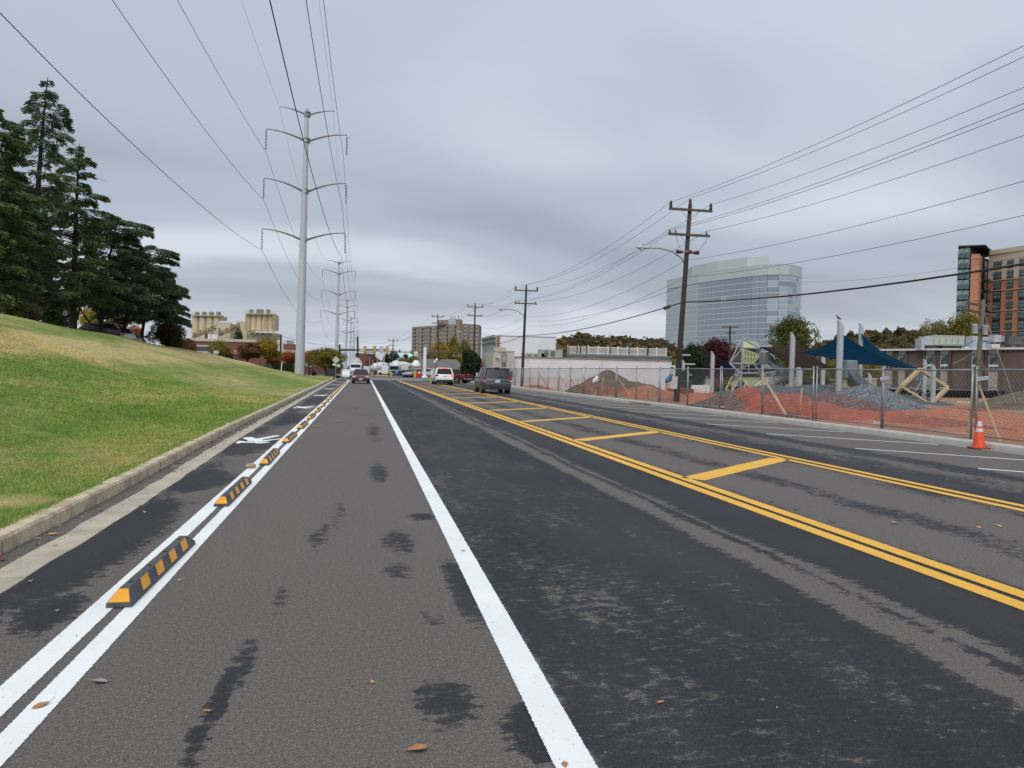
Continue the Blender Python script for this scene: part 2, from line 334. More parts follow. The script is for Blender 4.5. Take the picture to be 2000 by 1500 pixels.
lc = mixc(nt, 1.0, lc, ramp(nt, noise(nt, mapping(nt, P, (0.5, 0.25, 1)), 7.0, 6, 0.8), [(0.35, (0.66, 0.70, 0.62)), (0.65, (1.30, 1.26, 1.25))]), 'MULTIPLY')
lc = mixc(nt, 1.0, lc, ramp(nt, noise(nt, mapping(nt, P, (1, 1, 1)), 28.0, 3, 0.8), [(0.3, (0.55, 0.55, 0.55)), (0.7, (1.35, 1.35, 1.3))]), 'MULTIPLY')
nt.links.new(lc, b.inputs['Base Color'])
bn = nd(nt, 'ShaderNodeBump', inp={0: 0.8, 1: 0.03}); nt.links.new(noise(nt, P, 35, 4, 0.8), bn.inputs['Height']); nt.links.new(bn.outputs[0], b.inputs['Normal'])
LAWN = m
ts = np.concatenate([np.linspace(0, 1, 46)**1.0*20, [24, 28, 34, 45, 60, 80]])
ys = np.concatenate([np.linspace(-8, 40, 90), np.linspace(41, 122, 60)])
T, Yg = np.meshgrid(ts, ys); Xg = kx(Yg)-0.155-T; Zg = hill(Xg, Yg); nx = len(ts)
i = (np.arange(len(ys)-1)[:, None]*nx+np.arange(nx-1)[None, :]).ravel()
me = npmesh('grass_bank', np.stack([Xg.ravel(), Yg.ravel(), Zg.ravel()], 1), np.stack([i, i+nx, i+nx+1, i+1], 1), LAWN); me.shade_smooth()
tag(link('grass_bank', me, LAWN), kind='structure')

# grass blades where the picture resolves them
gm = bpy.data.materials.new('grass_blades'); gm.use_nodes = True; nt = gm.node_tree; b = nt.nodes['Principled BSDF']; b.inputs['Roughness'].default_value = 0.7; b.inputs['Specular IOR Level'].default_value = 0.2
tc = nd(nt, 'ShaderNodeTexCoord'); g = nd(nt, 'ShaderNodeNewGeometry')
lc = lawncol(nt, tc.outputs['Object'])
lc = mixc(nt, 1.0, lc, ramp(nt, g.outputs['Random Per Island'], [(0.0, (0.75, 0.8, 0.7)), (0.7, (1.35, 1.4, 1.2)), (0.9, (1.5, 1.4, 1.2)), (1.0, (2.4, 1.9, 1.7))]), 'MULTIPLY')
nt.links.new(lc, b.inputs['Base Color'])
N = 460000
u = rng.random(N)
yy = 4.5*np.power(38/4.5, u**0.8)
xx = kx(yy)-0.13-rng.random(N)**1.3*np.clip(2+yy*0.62, 2, 18)
zz_ = hill(xx, yy)
dist = np.sqrt(xx**2+yy**2)
bare = np.sin(xx*2.1+1.0)*np.sin(yy*1.3+0.5)+0.5*np.sin(xx*5.3)*np.sin(yy*3.9)
bare = np.where(((xx+3.75)/0.75)**2+((yy-8.75)/0.55)**2 < 1.0, 1, bare)
hgt = (0.014+0.032*rng.random(N)**1.5)*np.where(bare > 0.75, 0.4, 1.0)*np.where(xx > kx(yy)-0.30, 1.6, 1.0)*np.clip(dist/14, 1.0, 1.6)
ang = rng.random(N)*2*math.pi; wd = (0.0016+0.0018*rng.random(N))*np.clip(dist/6, 1, 4.5)
lean = (rng.random((N, 2))-0.5)*1.5*hgt[:, None]
base = np.stack([xx, yy, zz_-0.004], 1); side = np.stack([np.cos(ang)*wd, np.sin(ang)*wd, 0*wd], 1)
tip = base+np.stack([lean[:, 0], lean[:, 1], hgt], 1)
V = np.stack([base-side, base+side, tip], 1).reshape(-1, 3)
tag(link('grass', npmesh('grass', V, np.arange(3*N).reshape(-1, 3), gm), gm), 'short green and straw coloured lawn grass on the bank beside the kerb', 'grass', kind='stuff')

# left kerb with separate cast sections, gutter pan and joint
KERB = mat('old_kerb_concrete', (0.60, 0.50, 0.35), (0.40, 0.33, 0.225), 0.9, 5.0, bump=0.6, bsc=45, detail=10, lo=0.42, hi=0.60)
GUT = mat('gutter_concrete', (0.50, 0.435, 0.335), (0.34, 0.30, 0.23), 0.9, 2.2, bump=0.35, bsc=60, detail=8)
kerb = bpy.data.objects.new('kerb', None); col.objects.link(kerb); tag(kerb, kind='structure')
gut = bpy.data.objects.new('gutter', None); col.objects.link(gut); tag(gut, kind='structure')
y0 = 2.3
k = 0
while y0 < 99.5:
    L = [1.1, 1.25, 2.35, 1.7, 2.9, 3.0][k] if k < 6 else 3.05
    y1 = y0+L; mb = MB(); n = 4; rings = []
    dz = random.uniform(-0.006, 0.006); dx = random.uniform(-0.006, 0.006)
    for j in range(n+1):
        y = y0+0.012+(L-0.024)*j/n; x = float(kx(y))+dx; e = random.uniform(-0.004, 0.004)
        rings.append([(x, y, -0.05), (x-0.012, y, 0.115+e), (x-0.03, y, 0.145+dz), (x-0.165+e*2, y, 0.152+dz), (x-0.17, y, -0.05)])
    mb.loft(rings); o = mb.build('kerb_section', KERB, kerb, bevel=0)
    y0 = y1; k += 1
y0 = 3.9; k = 0
while y0 < 99:
    L = 3.05 if k else 2.3
    y1 = y0+L; rings = []
    for j in range(7):
        y = y0+0.008+(L-0.016)*j/6; x = float(kx(y)); rx = x+0.44+random.uniform(-0.015, 0.015)+0.05*math.exp(-y/40); lx = x+0.20+random.uniform(-0.03, 0.03)
        rings.append([(lx, y, -0.02), (rx, y, -0.02), (rx-0.004, y, 0.006), (lx+0.004, y, 0.0055)])
    MB().loft(rings).build('gutter_section', GUT, gut); y0 = y1; k += 1
# dirt and fallen bits in the joint between kerb and gutter
N = 3000; yy = 3.5+45*rng.random(N)**1.6; xx = kx(yy)+0.01+rng.random(N)**1.4*0.30
s = (0.002+0.006*rng.random(N)**3)*np.clip(yy/7, 1, 2.5)
P_ = np.stack([xx, yy, 0.004+s*0.6], 1); A = (rng.random((N, 3))-0.5); A /= np.linalg.norm(A, axis=1)[:, None]; B = np.cross(A, rng.random((N, 3))-0.5); B /= np.linalg.norm(B, axis=1)[:, None]
V, Q = quads(P_, A*s[:, None], B*s[:, None]*0.7)
LIT = leafmat('litter', (0.05, 0.045, 0.04), (0.22, 0.18, 0.14), (0.5, 0.47, 0.42), 3, 0)
tag(link('gutter_litter', npmesh('gutter_litter', V, Q, LIT), LIT), 'grit and crumbled leaf litter lying along the left kerb', 'litter', kind='stuff')
N = 2600; yy = 3+30*rng.random(N)**1.7; xx = -2.2+rng.random(N)*13*np.clip(yy/12, 0.4, 1)
s = (0.0015+0.003*rng.random(N)**3)*np.clip(yy/7, 1, 3); P_ = np.stack([xx, yy, 0.005+s*0.5], 1)
A = (rng.random((N, 3))-0.5); A /= np.linalg.norm(A, axis=1)[:, None]; B = np.cross(A, rng.random((N, 3))-0.5); B /= np.linalg.norm(B, axis=1)[:, None]
V, Q = quads(P_, A*s[:, None], B*s[:, None]*0.7)
tag(link('loose_grit', npmesh('loose_grit', V, Q, LIT), LIT), 'loose pale stones and grit scattered over the asphalt', 'grit', kind='stuff')

# right kerb
NK = mat('new_kerb_concrete', (0.50, 0.49, 0.45), (0.41, 0.40, 0.36), 0.85, 2.5, bump=0.2, bsc=50)
rk = bpy.data.objects.new('far_kerb', None); col.objects.link(rk); tag(rk, kind='structure')
def kr(Y): return float(np.interp(Y, [0, 20, 36, 42, 60, 97], [14.42, 14.38, 14.45, 14.1, 13.75, 13.6]))
y0 = 8.0
while y0 < 97:
    y1 = y0+3.05; rings = []
    for j in range(4):
        y = y0+0.008+3.03*j/3; x = kr(y)
        rings.append([(x, y, -0.05), (x+0.02, y, 0.11), (x+0.05, y, 0.15), (x+0.19, y, 0.155), (x+0.20, y, -0.05)])
    MB().loft(rings).build('kerb_section', NK, rk, smooth=False); y0 = y1
rings = [[(kr(y)-0.32, y, -0.02), (kr(y)-0.005, y, -0.02), (kr(y)-0.005, y, 0.008), (kr(y)-0.31, y, 0.005)] for y in np.linspace(8, 97, 60)]
tag(MB().loft(rings).build('far_gutter', mat('gutter_grey', (0.27, 0.26, 0.24), (0.18, 0.175, 0.165), 0.9, 2), None), kind='structure')

# ------------------------------------------------------------------ painted markings
def paintmat(name, c, c2):
    m = bpy.data.materials.new(name); m.use_nodes = True; nt = m.node_tree; b = nt.nodes['Principled BSDF']; b.inputs['Roughness'].default_value = 0.65
    tc = nd(nt, 'ShaderNodeTexCoord'); P = tc.outputs['Object']
    a = mixc(nt, ramp(nt, noise(nt, P, 1.2, 4), [(0.4, 0.0), (0.7, 1.0)]), c, c2)
    a = mixc(nt, ramp(nt, noise(nt, mapping(nt, P, (1.6, 0.5, 1)), 5, 8, 0.75), [(0.58, 0.0), (0.70, 0.18)]), a, (0.30, 0.27, 0.22))
    a = mixc(nt, ramp(nt, noise(nt, P, 75, 3, 0.7), [(0.66, 0.0), (0.70, 0.75)]), a, (0.16, 0.15, 0.14))
    nt.links.new(a, b.inputs['Base Color'])
    bn = nd(nt, 'ShaderNodeBump', inp={0: 0.5, 1: 0.004}); nt.links.new(noise(nt, P, 95, 4, 0.75), bn.inputs['Height']); nt.links.new(bn.outputs[0], b.inputs['Normal']); return m
WP = paintmat('white_road_paint', (0.82, 0.83, 0.82), (0.75, 0.76, 0.75)); YP = paintmat('yellow_road_paint', (0.80, 0.43, 0.045), (0.73, 0.385, 0.04))
def stripe(name, a, b, w, m, z=0.004, jit=0.0032, step=0.0065):
    a, b = np.array(a, float), np.array(b, float); d = b-a; L = np.linalg.norm(d); t = d/L; nrm = np.array([-t[1], t[0]])
    pos = [0.0]
    while pos[-1] < L:
        p = a+t*pos[-1]; dd = max(2.5, math.hypot(p[0], p[1])); pos.append(pos[-1]+max(step, step*(dd/5)**2.0))
    pos[-1] = L; pos = np.array(pos); n = len(pos); C_ = a+t*pos[:, None]
    j1 = (rng.random(n)-0.5)*2*jit; j2 = (rng.random(n)-0.5)*2*jit
    l = C_+nrm*(w/2+j1)[:, None]; r = C_-nrm*(w/2+j2)[:, None]
    V = np.concatenate([np.c_[l, np.full(n, z)], np.c_[r, np.full(n, z)]]); i = np.arange(n-1)
    o = link(name, npmesh(name, V, np.stack([i, i+n, i+n+1, i+1], 1), m), m); return tag(o, kind='structure')
stripe('white_line', (-1.425, 1.5), (-1.40, 96), 0.125, WP)
stripe('white_line', (-1.635, 1.5), (-1.60, 96), 0.15, WP)
stripe('white_line', (0.875, 1.5), (1.16, 99), 0.17, WP)
stripe('yellow_line', (4.645, 2.0), (4.50, 99), 0.17, YP)
stripe('yellow_line', (4.895, 2.0), (4.75, 99), 0.17, YP)
stripe('yellow_line', (8.085, 1.0), (7.9, 90), 0.15, YP)
stripe('yellow_line', (8.365, 1.0), (8.18, 90), 0.15, YP)
y = 10.95
for k in range(12):
    stripe('yellow_hatch', (4.99, y+0.0), (7.99, y+2.62), 0.40, YP); y += 6.35
for k in range(16):
    y = 12.0+3.72*k-0.2*(k == 1)
    stripe('parking_bay_line', (11.0, y), (13.95, y-2.95), 0.105, WP)
for k in range(9):
    stripe('white_crossing_dash', (1.4+1.55*k, 102.6+0.45*k), (2.35+1.55*k, 102.9+0.45*k), 0.42, WP)
# bicycle rider symbols painted on the bike lane
def poly_mark(name, pts, z=0.0045):
    me = bpy.data.meshes.new(name); me.from_pydata([(x, y, z) for x, y in pts], [], [tuple(range(len(pts)))]); me.materials.append(WP)
    return me
root = bpy.data.objects.new('bike_lane_symbol', None); col.objects.link(root); tag(root, kind='structure')
def G2(*pp): return [tuple(gr(x, y)[:2]) for x, y in pp]
def cr(x, y): return (430+x*0.075, 830+y*0.075)
sh = [G2(*[cr(*p) for p in ((400, 480), (480, 415), (600, 425), (690, 440), (900, 435), (1000, 395), (1170, 420), (1090, 440), (910, 470), (560, 465), (480, 488))]),
      G2(*[cr(*p) for p in ((590, 345), (700, 325), (830, 320), (930, 355), (1080, 370), (1170, 425), (1000, 430), (700, 425), (720, 390), (640, 380))]),
      G2(*[cr(*p) for p in ((930, 362), (1050, 345), (1400, 280), (1550, 275), (1540, 292), (1300, 345), (1130, 378))]),
      G2(*[cr(*p) for p in ((1040, 400), (1200, 395), (1600, 360), (1690, 358), (1680, 372), (1420, 392), (1180, 432))]),
      G2(*[cr(*p) for p in ((915, 470), (1150, 442), (1290, 450), (1280, 466), (1050, 488), (930, 486))])]
base = Vector(G2(cr(1000, 420))[0]+(0,))
mes = []
for s_ in sh:
    k_ = len(mes); mes.append(poly_mark('symbol_stroke', [(x-base.x, y-base.y) for x, y in s_], 0.0045+0.0006*k_))
for i_, (X, Y) in enumerate(((base.x, base.y), (base.x-0.02, 30.6), (base.x-0.05, 43.6), (base.x-0.08, 57.0), (base.x-0.1, 70.0), (base.x-0.15, 83.0))):
    for me in mes:
        o = link('symbol_stroke', me, WP, root, (X, Y, 0)); 
# small yellow survey ticks sprayed beside the wheel stops
for (x, y) in ((500, 889), (512, 880), (575, 857), (655, 822), (618, 831), (640, 803), (600, 806), (592, 820)):
    p = gr(x, y); stripe('survey_mark', (p.x-0.16, p.y), (p.x+0.16, p.y+0.10), 0.035, YP, 0.0035, 0.004)

# ------------------------------------------------------------------ right-hand lot ground
def lot(X, Y):
    z = 0.12-np.clip((Y-45)/50, 0, 1)*1.3
    z = z+0.10*np.sin(X*0.7)*np.sin(Y*0.5)*np.clip((X-15.5)/4, 0, 1)+0.06*np.sin(X*2.3+Y)*np.sin(Y*1.9)*np.clip((X-15.5)/2, 0, 1)
    return z
MUD = mat('orange_brown_clay', (0.36, 0.19, 0.115), (0.22, 0.125, 0.085), 0.95, 0.9, bump=0.8, bsc=9, detail=8)
xs = np.linspace(14.6, 50, 60); xs = np.concatenate([xs, [60, 80, 110, 160]]); ys = np.concatenate([np.linspace(4, 60, 80), [65, 72, 80, 90, 98, 104]])
o = sheet('construction_ground', xs, ys, lot, MUD)
o = sheet('side_street', [41, 60, 110, 240], [60, 90, 140, 300], lambda X, Y: X*0-1.3, mat('car_park_asphalt', (0.10, 0.10, 0.10), rough=0.9))
# ------------------------------------------------------------------ wheel stops on the buffer of the bike lane
RUB = mat('recycled_rubber', (0.085, 0.086, 0.092), (0.060, 0.061, 0.066), 0.75, 6, bump=0.25, bsc=120)
AMB = mat('amber_reflective_film', (0.80, 0.36, 0.02), (0.72, 0.31, 0.018), 0.45, 8)
def wheel_stop():
    L, Wd, Hh = 1.83, 0.155, 0.10
    t = thing('wheel_stop', 'x', 'wheel stop')
    # cross-section: dark foot, sloped sides, flat top; the ends slope too
    def ring(y, h, wtop, s=1.0):
        return [(-Wd/2, y, 0.0), (-Wd/2, y, 0.028), (-wtop/2, y, h), (wtop/2, y, h), (Wd/2, y, 0.028), (Wd/2, y, 0.0)]
    mb = MB(); mb.loft([ring(-L/2, 0.030, 0.150), ring(-L/2+0.11, Hh, 0.062), ring(-0.02, Hh, 0.062), ring(0.0, Hh+0.002, 0.062), ring(0.02, Hh, 0.062), ring(L/2-0.11, Hh, 0.062), ring(L/2, 0.030, 0.150)])
    mb.build('body', RUB, t, bevel=0.003)
    sl = Vector((-(Wd-0.062)/2, 0, 0)); n = Vector((Hh-0.028, 0, (Wd-0.062)/2)).normalized()
    for s in (1, -1):
        for i in range(4):
            yc = -L/2+0.40+i*0.375
            a0 = Vector((s*Wd/2, 0, 0.028)); a1 = Vector((s*0.031, 0, Hh)); o_ = Vector((s*n.x, 0, n.z))*0.0025
            p0 = a0.lerp(a1, 0.06)+o_; p1 = a0.lerp(a1, 0.96)+o_; w = 0.085; sh = 0.035
            vs = [p0+Vector((0, yc-w-sh, 0)), p0+Vector((0, yc+w-sh, 0)), p1+Vector((0, yc+w+sh, 0)), p1+Vector((0, yc-w+sh, 0))]
            vs += [v_-o_*0.9 for v_ in vs]
            MB().add(vs, [(0, 1, 2, 3), (7, 6, 5, 4), (0, 4, 5, 1), (1, 5, 6, 2), (2, 6, 7, 3), (3, 7, 4, 0)]).build('reflector', AMB, t)
    for s in (1, -1):
        a = [(-0.066, -L/2+0.006, 0.034), (0.066, -L/2+0.006, 0.034), (0.031, -L/2+0.100, 0.0955), (-0.031, -L/2+0.100, 0.0955)]
        vs = [Vector((x*s, (y-0.002)*s, z+0.003)) for x, y, z in a]; vs += [v_-Vector((0, -0.002*s, 0.003)) for v_ in vs]
        MB().add(vs, [(0, 1, 2, 3), (7, 6, 5, 4), (0, 4, 5, 1), (1, 5, 6, 2), (2, 6, 7, 3), (3, 7, 4, 0)]).build('end_reflector', AMB, t)
    for yc in (-0.66, -0.22, 0.22, 0.66):
        MB().cyl((0, yc, Hh-0.004), (0, yc, Hh+0.0035), 0.017, n=12).build('bolt_hole', mat('hole_black', (0.008, 0.008, 0.008)), t)
    return t
ws0 = wheel_stop()
for k in range(22):
    o = ws0 if k == 0 else copytree(ws0)
    y = 5.36+0.915+3.72*k-0.03*k; xk = -1.505-0.0006*k*3+random.uniform(-0.012, 0.012)
    o.location = (xk, y, 0.004); o.rotation_euler = (0, 0, R(random.uniform(-1.0, 1.0)))
    o['label'] = ('black rubber wheel stop with amber reflectors on the double white line, nearest the camera' if k == 0 else
                  'black and amber wheel stop, %s in the row counting from the nearest' % ORD[k])
    if k == 2: o['label'] = 'black and amber wheel stop with a tan stone at its end, third from the nearest'
    o['group'] = 'wheel stops along the bike lane'
# the tan stone
bm = bmesh.new(); bmesh.ops.create_icosphere(bm, subdivisions=3, radius=1)
for v_ in bm.verts:
    q = v_.co.copy(); v_.co = Vector((q.x*0.085, q.y*0.065, q.z*0.042))*(1+0.09*math.sin(q.x*3+1)*math.cos(q.y*4)+0.05*math.sin(q.z*7+q.x*5))
me = bpy.data.meshes.new('stone'); bm.to_mesh(me); bm.free(); me.shade_smooth()
tag(link('stone', me, mat('tan_stone', (0.42, 0.30, 0.17), (0.32, 0.22, 0.13), 0.8, 12, bump=0.3), None, (-1.66, 12.42, 0.04)), 'tan rounded stone lying against the third wheel stop', 'stone')

# ------------------------------------------------------------------ fallen leaves
LC = [mat('leaf_tan', (0.42, 0.20, 0.08), (0.30, 0.14, 0.06), 0.6, 30), mat('leaf_yellow', (0.62, 0.40, 0.08), (0.45, 0.27, 0.06), 0.6, 30), mat('leaf_grey_green', (0.33, 0.31, 0.20), (0.25, 0.24, 0.15), 0.6, 30), mat('leaf_red', (0.36, 0.03, 0.02), (0.25, 0.02, 0.02), 0.6, 30)]
def leaf(px, py, L, ci, label, z=0.006, flip=0):
    L *= 0.82; p = gr(px, py, z); n = 7; pts = []
    for i in range(n+1):
        u_ = i/n; w = math.sin(math.pi*u_**0.8)*0.30*L*(1+0.12*math.sin(i*2.7+px))
        pts.append((u_*L-L/2, w, 0.03*L*math.sin(u_*3+px)+0.10*L*abs(w)/(0.3*L)))
    low = [(a, -b, c*0.8) for a, b, c in pts[1:-1]]; mid = [(a, 0, 0.004) for a, b, c in pts]
    V_ = pts+mid+low; F_ = []
    for i in range(n):
        F_.append((i, i+1, n+1+i+1, n+1+i))
    for i in range(n):
        a = (2*(n+1)+i-1) if i > 0 else (n+1); b_ = (2*(n+1)+i) if i < n-1 else (2*n+1)
        F_.append(tuple(dict.fromkeys((n+1+i, n+1+i+1, b_, a))))
    mb = MB().add(V_, F_); mb.tube([(L/2-0.005, 0, 0.006), (L/2+0.16*L, 0.02*L, 0.008), (L/2+0.3*L, 0.07*L, 0.014)], 0.0012, 4)
    o = mb.build('fallen_leaf', LC[ci]); o.location = p; o.rotation_euler = (R(random.uniform(-6, 6)), R(random.uniform(-6, 6)), R(random.uniform(0, 360) if not flip else flip))
    tag(o, label, 'leaf', 'fallen leaves')
for a in ((815, 1462, 0.115, 0, 'largest tan leaf lying on the grey lane near the bottom edge', 0.01, 185), (727, 1332, 0.045, 1, 'tiny yellow leaf on the grey lane above the large tan leaf'),
          (905, 1076, 0.055, 0, 'tan leaf lying across the white lane line halfway up'), (1103, 1493, 0.055, 0, 'brown leaf on the white lane line at the bottom edge'), (1290, 1371, 0.05, 0, 'small brown leaf alone on the dark lane at lower right'),
          (193, 1330, 0.105, 2, 'pale grey-green leaf beside the double white line', 0.01, 170), (405, 1388, 0.05, 0, 'orange-brown leaf on the dark streak of the grey lane'), (80, 1378, 0.10, 0, 'thin brown leaf on the outer white line at lower left'),
          (104, 1043, 0.12, 1, 'curled yellow-orange leaf in the gutter beside the kerb', 0.01, 30), (74, 1052, 0.07, 1, 'smaller tan leaf behind the curled yellow leaf in the gutter'), (108, 1066, 0.05, 0, 'orange leaf scrap on the concrete gutter edge'),
          (4, 1093, 0.09, 3, 'dark red leaf by the kerb at the left edge'), (112, 1193, 0.05, 2, 'pale leaf on the bike lane left of the nearest wheel stop'), (60, 1135, 0.05, 1, 'pale tan leaf on the dark patch of the bike lane'),
          (350, 905, 0.16, 0, 'clump of reddish leaves in the gutter at the kerb bend'), (268, 953, 0.07, 3, 'red-orange leaf at the kerb joint'), (1747, 1021, 0.13, 1, 'yellow leaf with long stem on the hatched median', 0.01, 0), (1950, 1027, 0.12, 1, 'pale leaf pair on the median at the right'),
          (1912, 1030, 0.08, 1, 'small pale leaf left of the leaf pair on the median'), (1455, 886, 0.10, 0, 'brown leaf on the median near the yellow hatch bar'), 
          (352, 1133, 0.05, 2, 'pale leaf to the right of the nearest wheel stop'), (282, 1000, 0.06, 1, 'dry leaf on the bike lane behind the second wheel stop')):
    leaf(*a)
# dry leaves lying in the lawn
for (px, py, c_) in ((285, 855, 3), (177, 887, 1), (52, 866, 2), (263, 697, 1), (543, 736, 1)):
    d_ = None
    for X_ in np.linspace(-3.2, -20, 400):        # march out to the slope
        q = atX(px, py, X_)
        if q.y > 0 and q.z <= float(hill(X_, q.y)): d_ = q; break
    if d_ is None: continue
    o = MB().add([(-0.06, 0, 0), (0, -0.035, 0.02), (0.06, 0, 0.0), (0, 0.035, 0.02)], [(0, 1, 2), (0, 2, 3)]).build('fallen_leaf', LC[c_]); o.location = d_+Vector((0, 0, 0.05)); o.rotation_euler = (0.3, 0.2, px)
    tag(o, {3: 'red leaf lying on the green lawn', 2: 'grey leaf on the lawn near the left edge', 1: 'pale yellow leaf caught in the lawn grass, %s' % ('in front of the pylon' if px > 500 else 'near the left edge' if px < 200 else 'high on the bank')}[c_], 'leaf', 'fallen leaves')

# ------------------------------------------------------------------ traffic cone
p = gr(1911, 872, 0.0); p = Vector((14.15, p.y, 0))
t = thing('traffic_cone', 'orange traffic cone with two white reflective bands at the kerb', 'traffic cone', (14.20, 15.50, 0.006))
ORG = mat('cone_orange', (0.80, 0.085, 0.02), (0.70, 0.06, 0.015), 0.5, 8)
REF = mat('reflective_band', (0.62, 0.62, 0.62), (0.5, 0.5, 0.5), 0.4, 20)
def cr_(z): return 0.145-0.118*(z-0.03)/0.68
mb = MB(); mb.prism([(-0.19, -0.15), (-0.15, -0.19), (0.15, -0.19), (0.19, -0.15), (0.19, 0.15), (0.15, 0.19), (-0.15, 0.19), (-0.19, 0.15)], 0, 0.035); mb.build('base', mat('cone_base', (0.45, 0.06, 0.02), (0.12, 0.05, 0.03), 0.7, 5), t, bevel=0.006)
MB().lathe((0, 0, 0), [(0.145, 0.034), (cr_(0.1), 0.1), (cr_(0.71), 0.71), (0.022, 0.722), (0.012, 0.724)], 20).build('cone_body', ORG, t, smooth=True, angle=R(35))
for z0, z1 in ((0.395, 0.475), (0.525, 0.64)):
    MB().lathe((0, 0, 0), [(cr_(z0)+0.001, z0), (cr_(z0)+0.0035, z0), (cr_(z1)+0.0035, z1), (cr_(z1)+0.001, z1)], 20).build('reflective_band', REF, t, smooth=True, angle=R(35))

# ------------------------------------------------------------------ temporary chain-link fence
FX = 14.93; FY = [16.5+3.42*k for k in range(-4, 21)]
def fence_panel(L, H=1.72):
    t = thing('mesh_fence', 'x', 'fence')
    # panel frame along local Y from 0 to L
    for y in (0.03, L-0.03):
        MB().cyl((0, y, 0), (0, y, H+0.10), 0.026, n=8).build('post', GALV, t, smooth=True)
    MB().tube([(0, 0.03, H), (0, L*0.35, H-0.012), (0, L*0.7, H+0.008), (0, L-0.03, H)], 0.021, 8).build('top_rail', GALV, t, smooth=True)
    MB().cyl((0, 0.03, 0.09), (0, L-0.03, 0.09), 0.019, n=8).build('bottom_rail', GALV, t, smooth=True)
    mb = MB(); s = 0.115; y = -H
    while y < L:
        for sg in (1, -1):
            # a wire from (y,0.1) rising at 55 degrees
            k_ = 0.80; a0, b0 = (y, 0.1); pts = []
            ya, za = y, 0.10; yb, zb = y+(H-0.1)*k_, H
            if ya < 0.03: za += (0.03-ya)/k_; ya = 0.03
            if yb > L-0.03: zb -= (yb-(L-0.03))/k_; yb = L-0.03
            if yb > ya and zb > za:
                if sg < 0: ya, yb = L-ya, L-yb
                w = 0.0027; x = 0.003*sg
                d = Vector((0, yb-ya, zb-za)).normalized(); nn = Vector((0, -d.z, d.y))*w
                A_, B_ = Vector((x, ya, za)), Vector((x, yb, zb)); ox = Vector((w, 0, 0))
                mb.add([A_+nn, A_-nn*0.5+ox, A_-nn*0.5-ox, B_+nn, B_-nn*0.5+ox, B_-nn*0.5-ox], [(0, 1, 4, 3), (1, 2, 5, 4), (2, 0, 3, 5)])
        y += s
    o = mb.build('wire_mesh', mat('mesh_wire', (0.27, 0.275, 0.28), rough=0.5, metal=0.5), t); o['kind'] = 'stuff'
    return t
fp0 = fence_panel(3.36)
for k in range(len(FY)-1):
    o = fp0 if k == 0 else copytree(fp0)
    tilt = random.uniform(-1.2, 1.2)
    o.location = (FX+0.04*(k % 2), FY[k]+0.03, 0.14-np.clip((FY[k]-45)/60, 0, 1)*0.1); o.rotation_euler = (0, R(tilt), 0)
    o['label'] = 'galvanised chain-link fence panel, %s' % ('%s from the near end of the row' % ORD[k] if k < 3 else 'cut by the right edge of the photo' if k == 3 else 'just left of the traffic cone' if k == 4 else '%s panel going left from the traffic cone' % ORD[k-4])
    o['group'] = 'temporary chain-link fence panels'
BLK = mat('weathered_fence_foot', (0.36, 0.31, 0.22), (0.24, 0.20, 0.14), 0.9, 5, bump=0.4)
for k in range(4, len(FY)):
    w = 0.40 if k % 2 else 0.52
    o = MB().loft([[(-0.13, -w/2*a, 0), (0.13, -w/2*a, 0), (0.10, -w/2*a, 0.13*b), (-0.10, -w/2*a, 0.13*b)] for a, b in ((1, 0.6), (0.8, 1.0), (-0.8, 1.0), (-1, 0.55))]).build('concrete_block', BLK, bevel=0.015)
    o.location = (FX-0.33, FY[k], 0.0); o.rotation_euler = (0, 0, R(random.uniform(-8, 8)))
    tag(o, 'weathered concrete fence foot at the kerb, %s from the traffic cone' % ORD[k-4] if k > 4 else 'weathered concrete fence foot behind the traffic cone', 'fence foot', 'concrete feet under the fence posts')
# braces leaning against the fence
ORW = mat('orange_stained_lumber', (0.55, 0.20, 0.11), (0.45, 0.24, 0.13), 0.7, 3)
def brace(name, x0, y0, x1, y1, Y, label, w=0.085, m=LUMBER, cat='brace', dx=0.9):
    a = atX(x0, y0, FX+0.09); b = atX(x1, y1, FX+0.09+dx)
    tag(MB().beam(a, b, w, 0.045).build(name, m, None), label, cat, 'lumber braces propping the fence')
brace('lumber_brace', 1912, 752, 1955, 864, 0, 'thick raw lumber brace beside the traffic cone', 0.11, dx=0.35)
brace('lumber_brace', 1494, 742, 1538, 815, 0, 'long raw lumber brace leaning in front of the play tower', 0.12, dx=0.5)
brace('lumber_brace', 1203, 732, 1235, 782, 0, 'orange-red lumber brace in front of the dirt pile', 0.10, ORW, dx=0.7)
brace('lumber_brace', 1137, 731, 1160, 771, 0, 'orange and tan lumber brace left of the dirt pile', 0.11, ORW, dx=0.8)
brace('lumber_brace', 1088, 727, 1108, 757, 0, 'thin orange lumber brace, second from the left end of the fence', 0.11, ORW, dx=0.8)
brace('lumber_brace', 1051, 727, 1077, 765, 0, 'leftmost orange lumber brace of the fence', 0.11, ORW, dx=0.8)
brace('fence_brace_pipe', 1111, 733, 1127, 761, 0, 'dark steel pipe brace between two orange lumber braces', 0.05, GALV, dx=0.6)
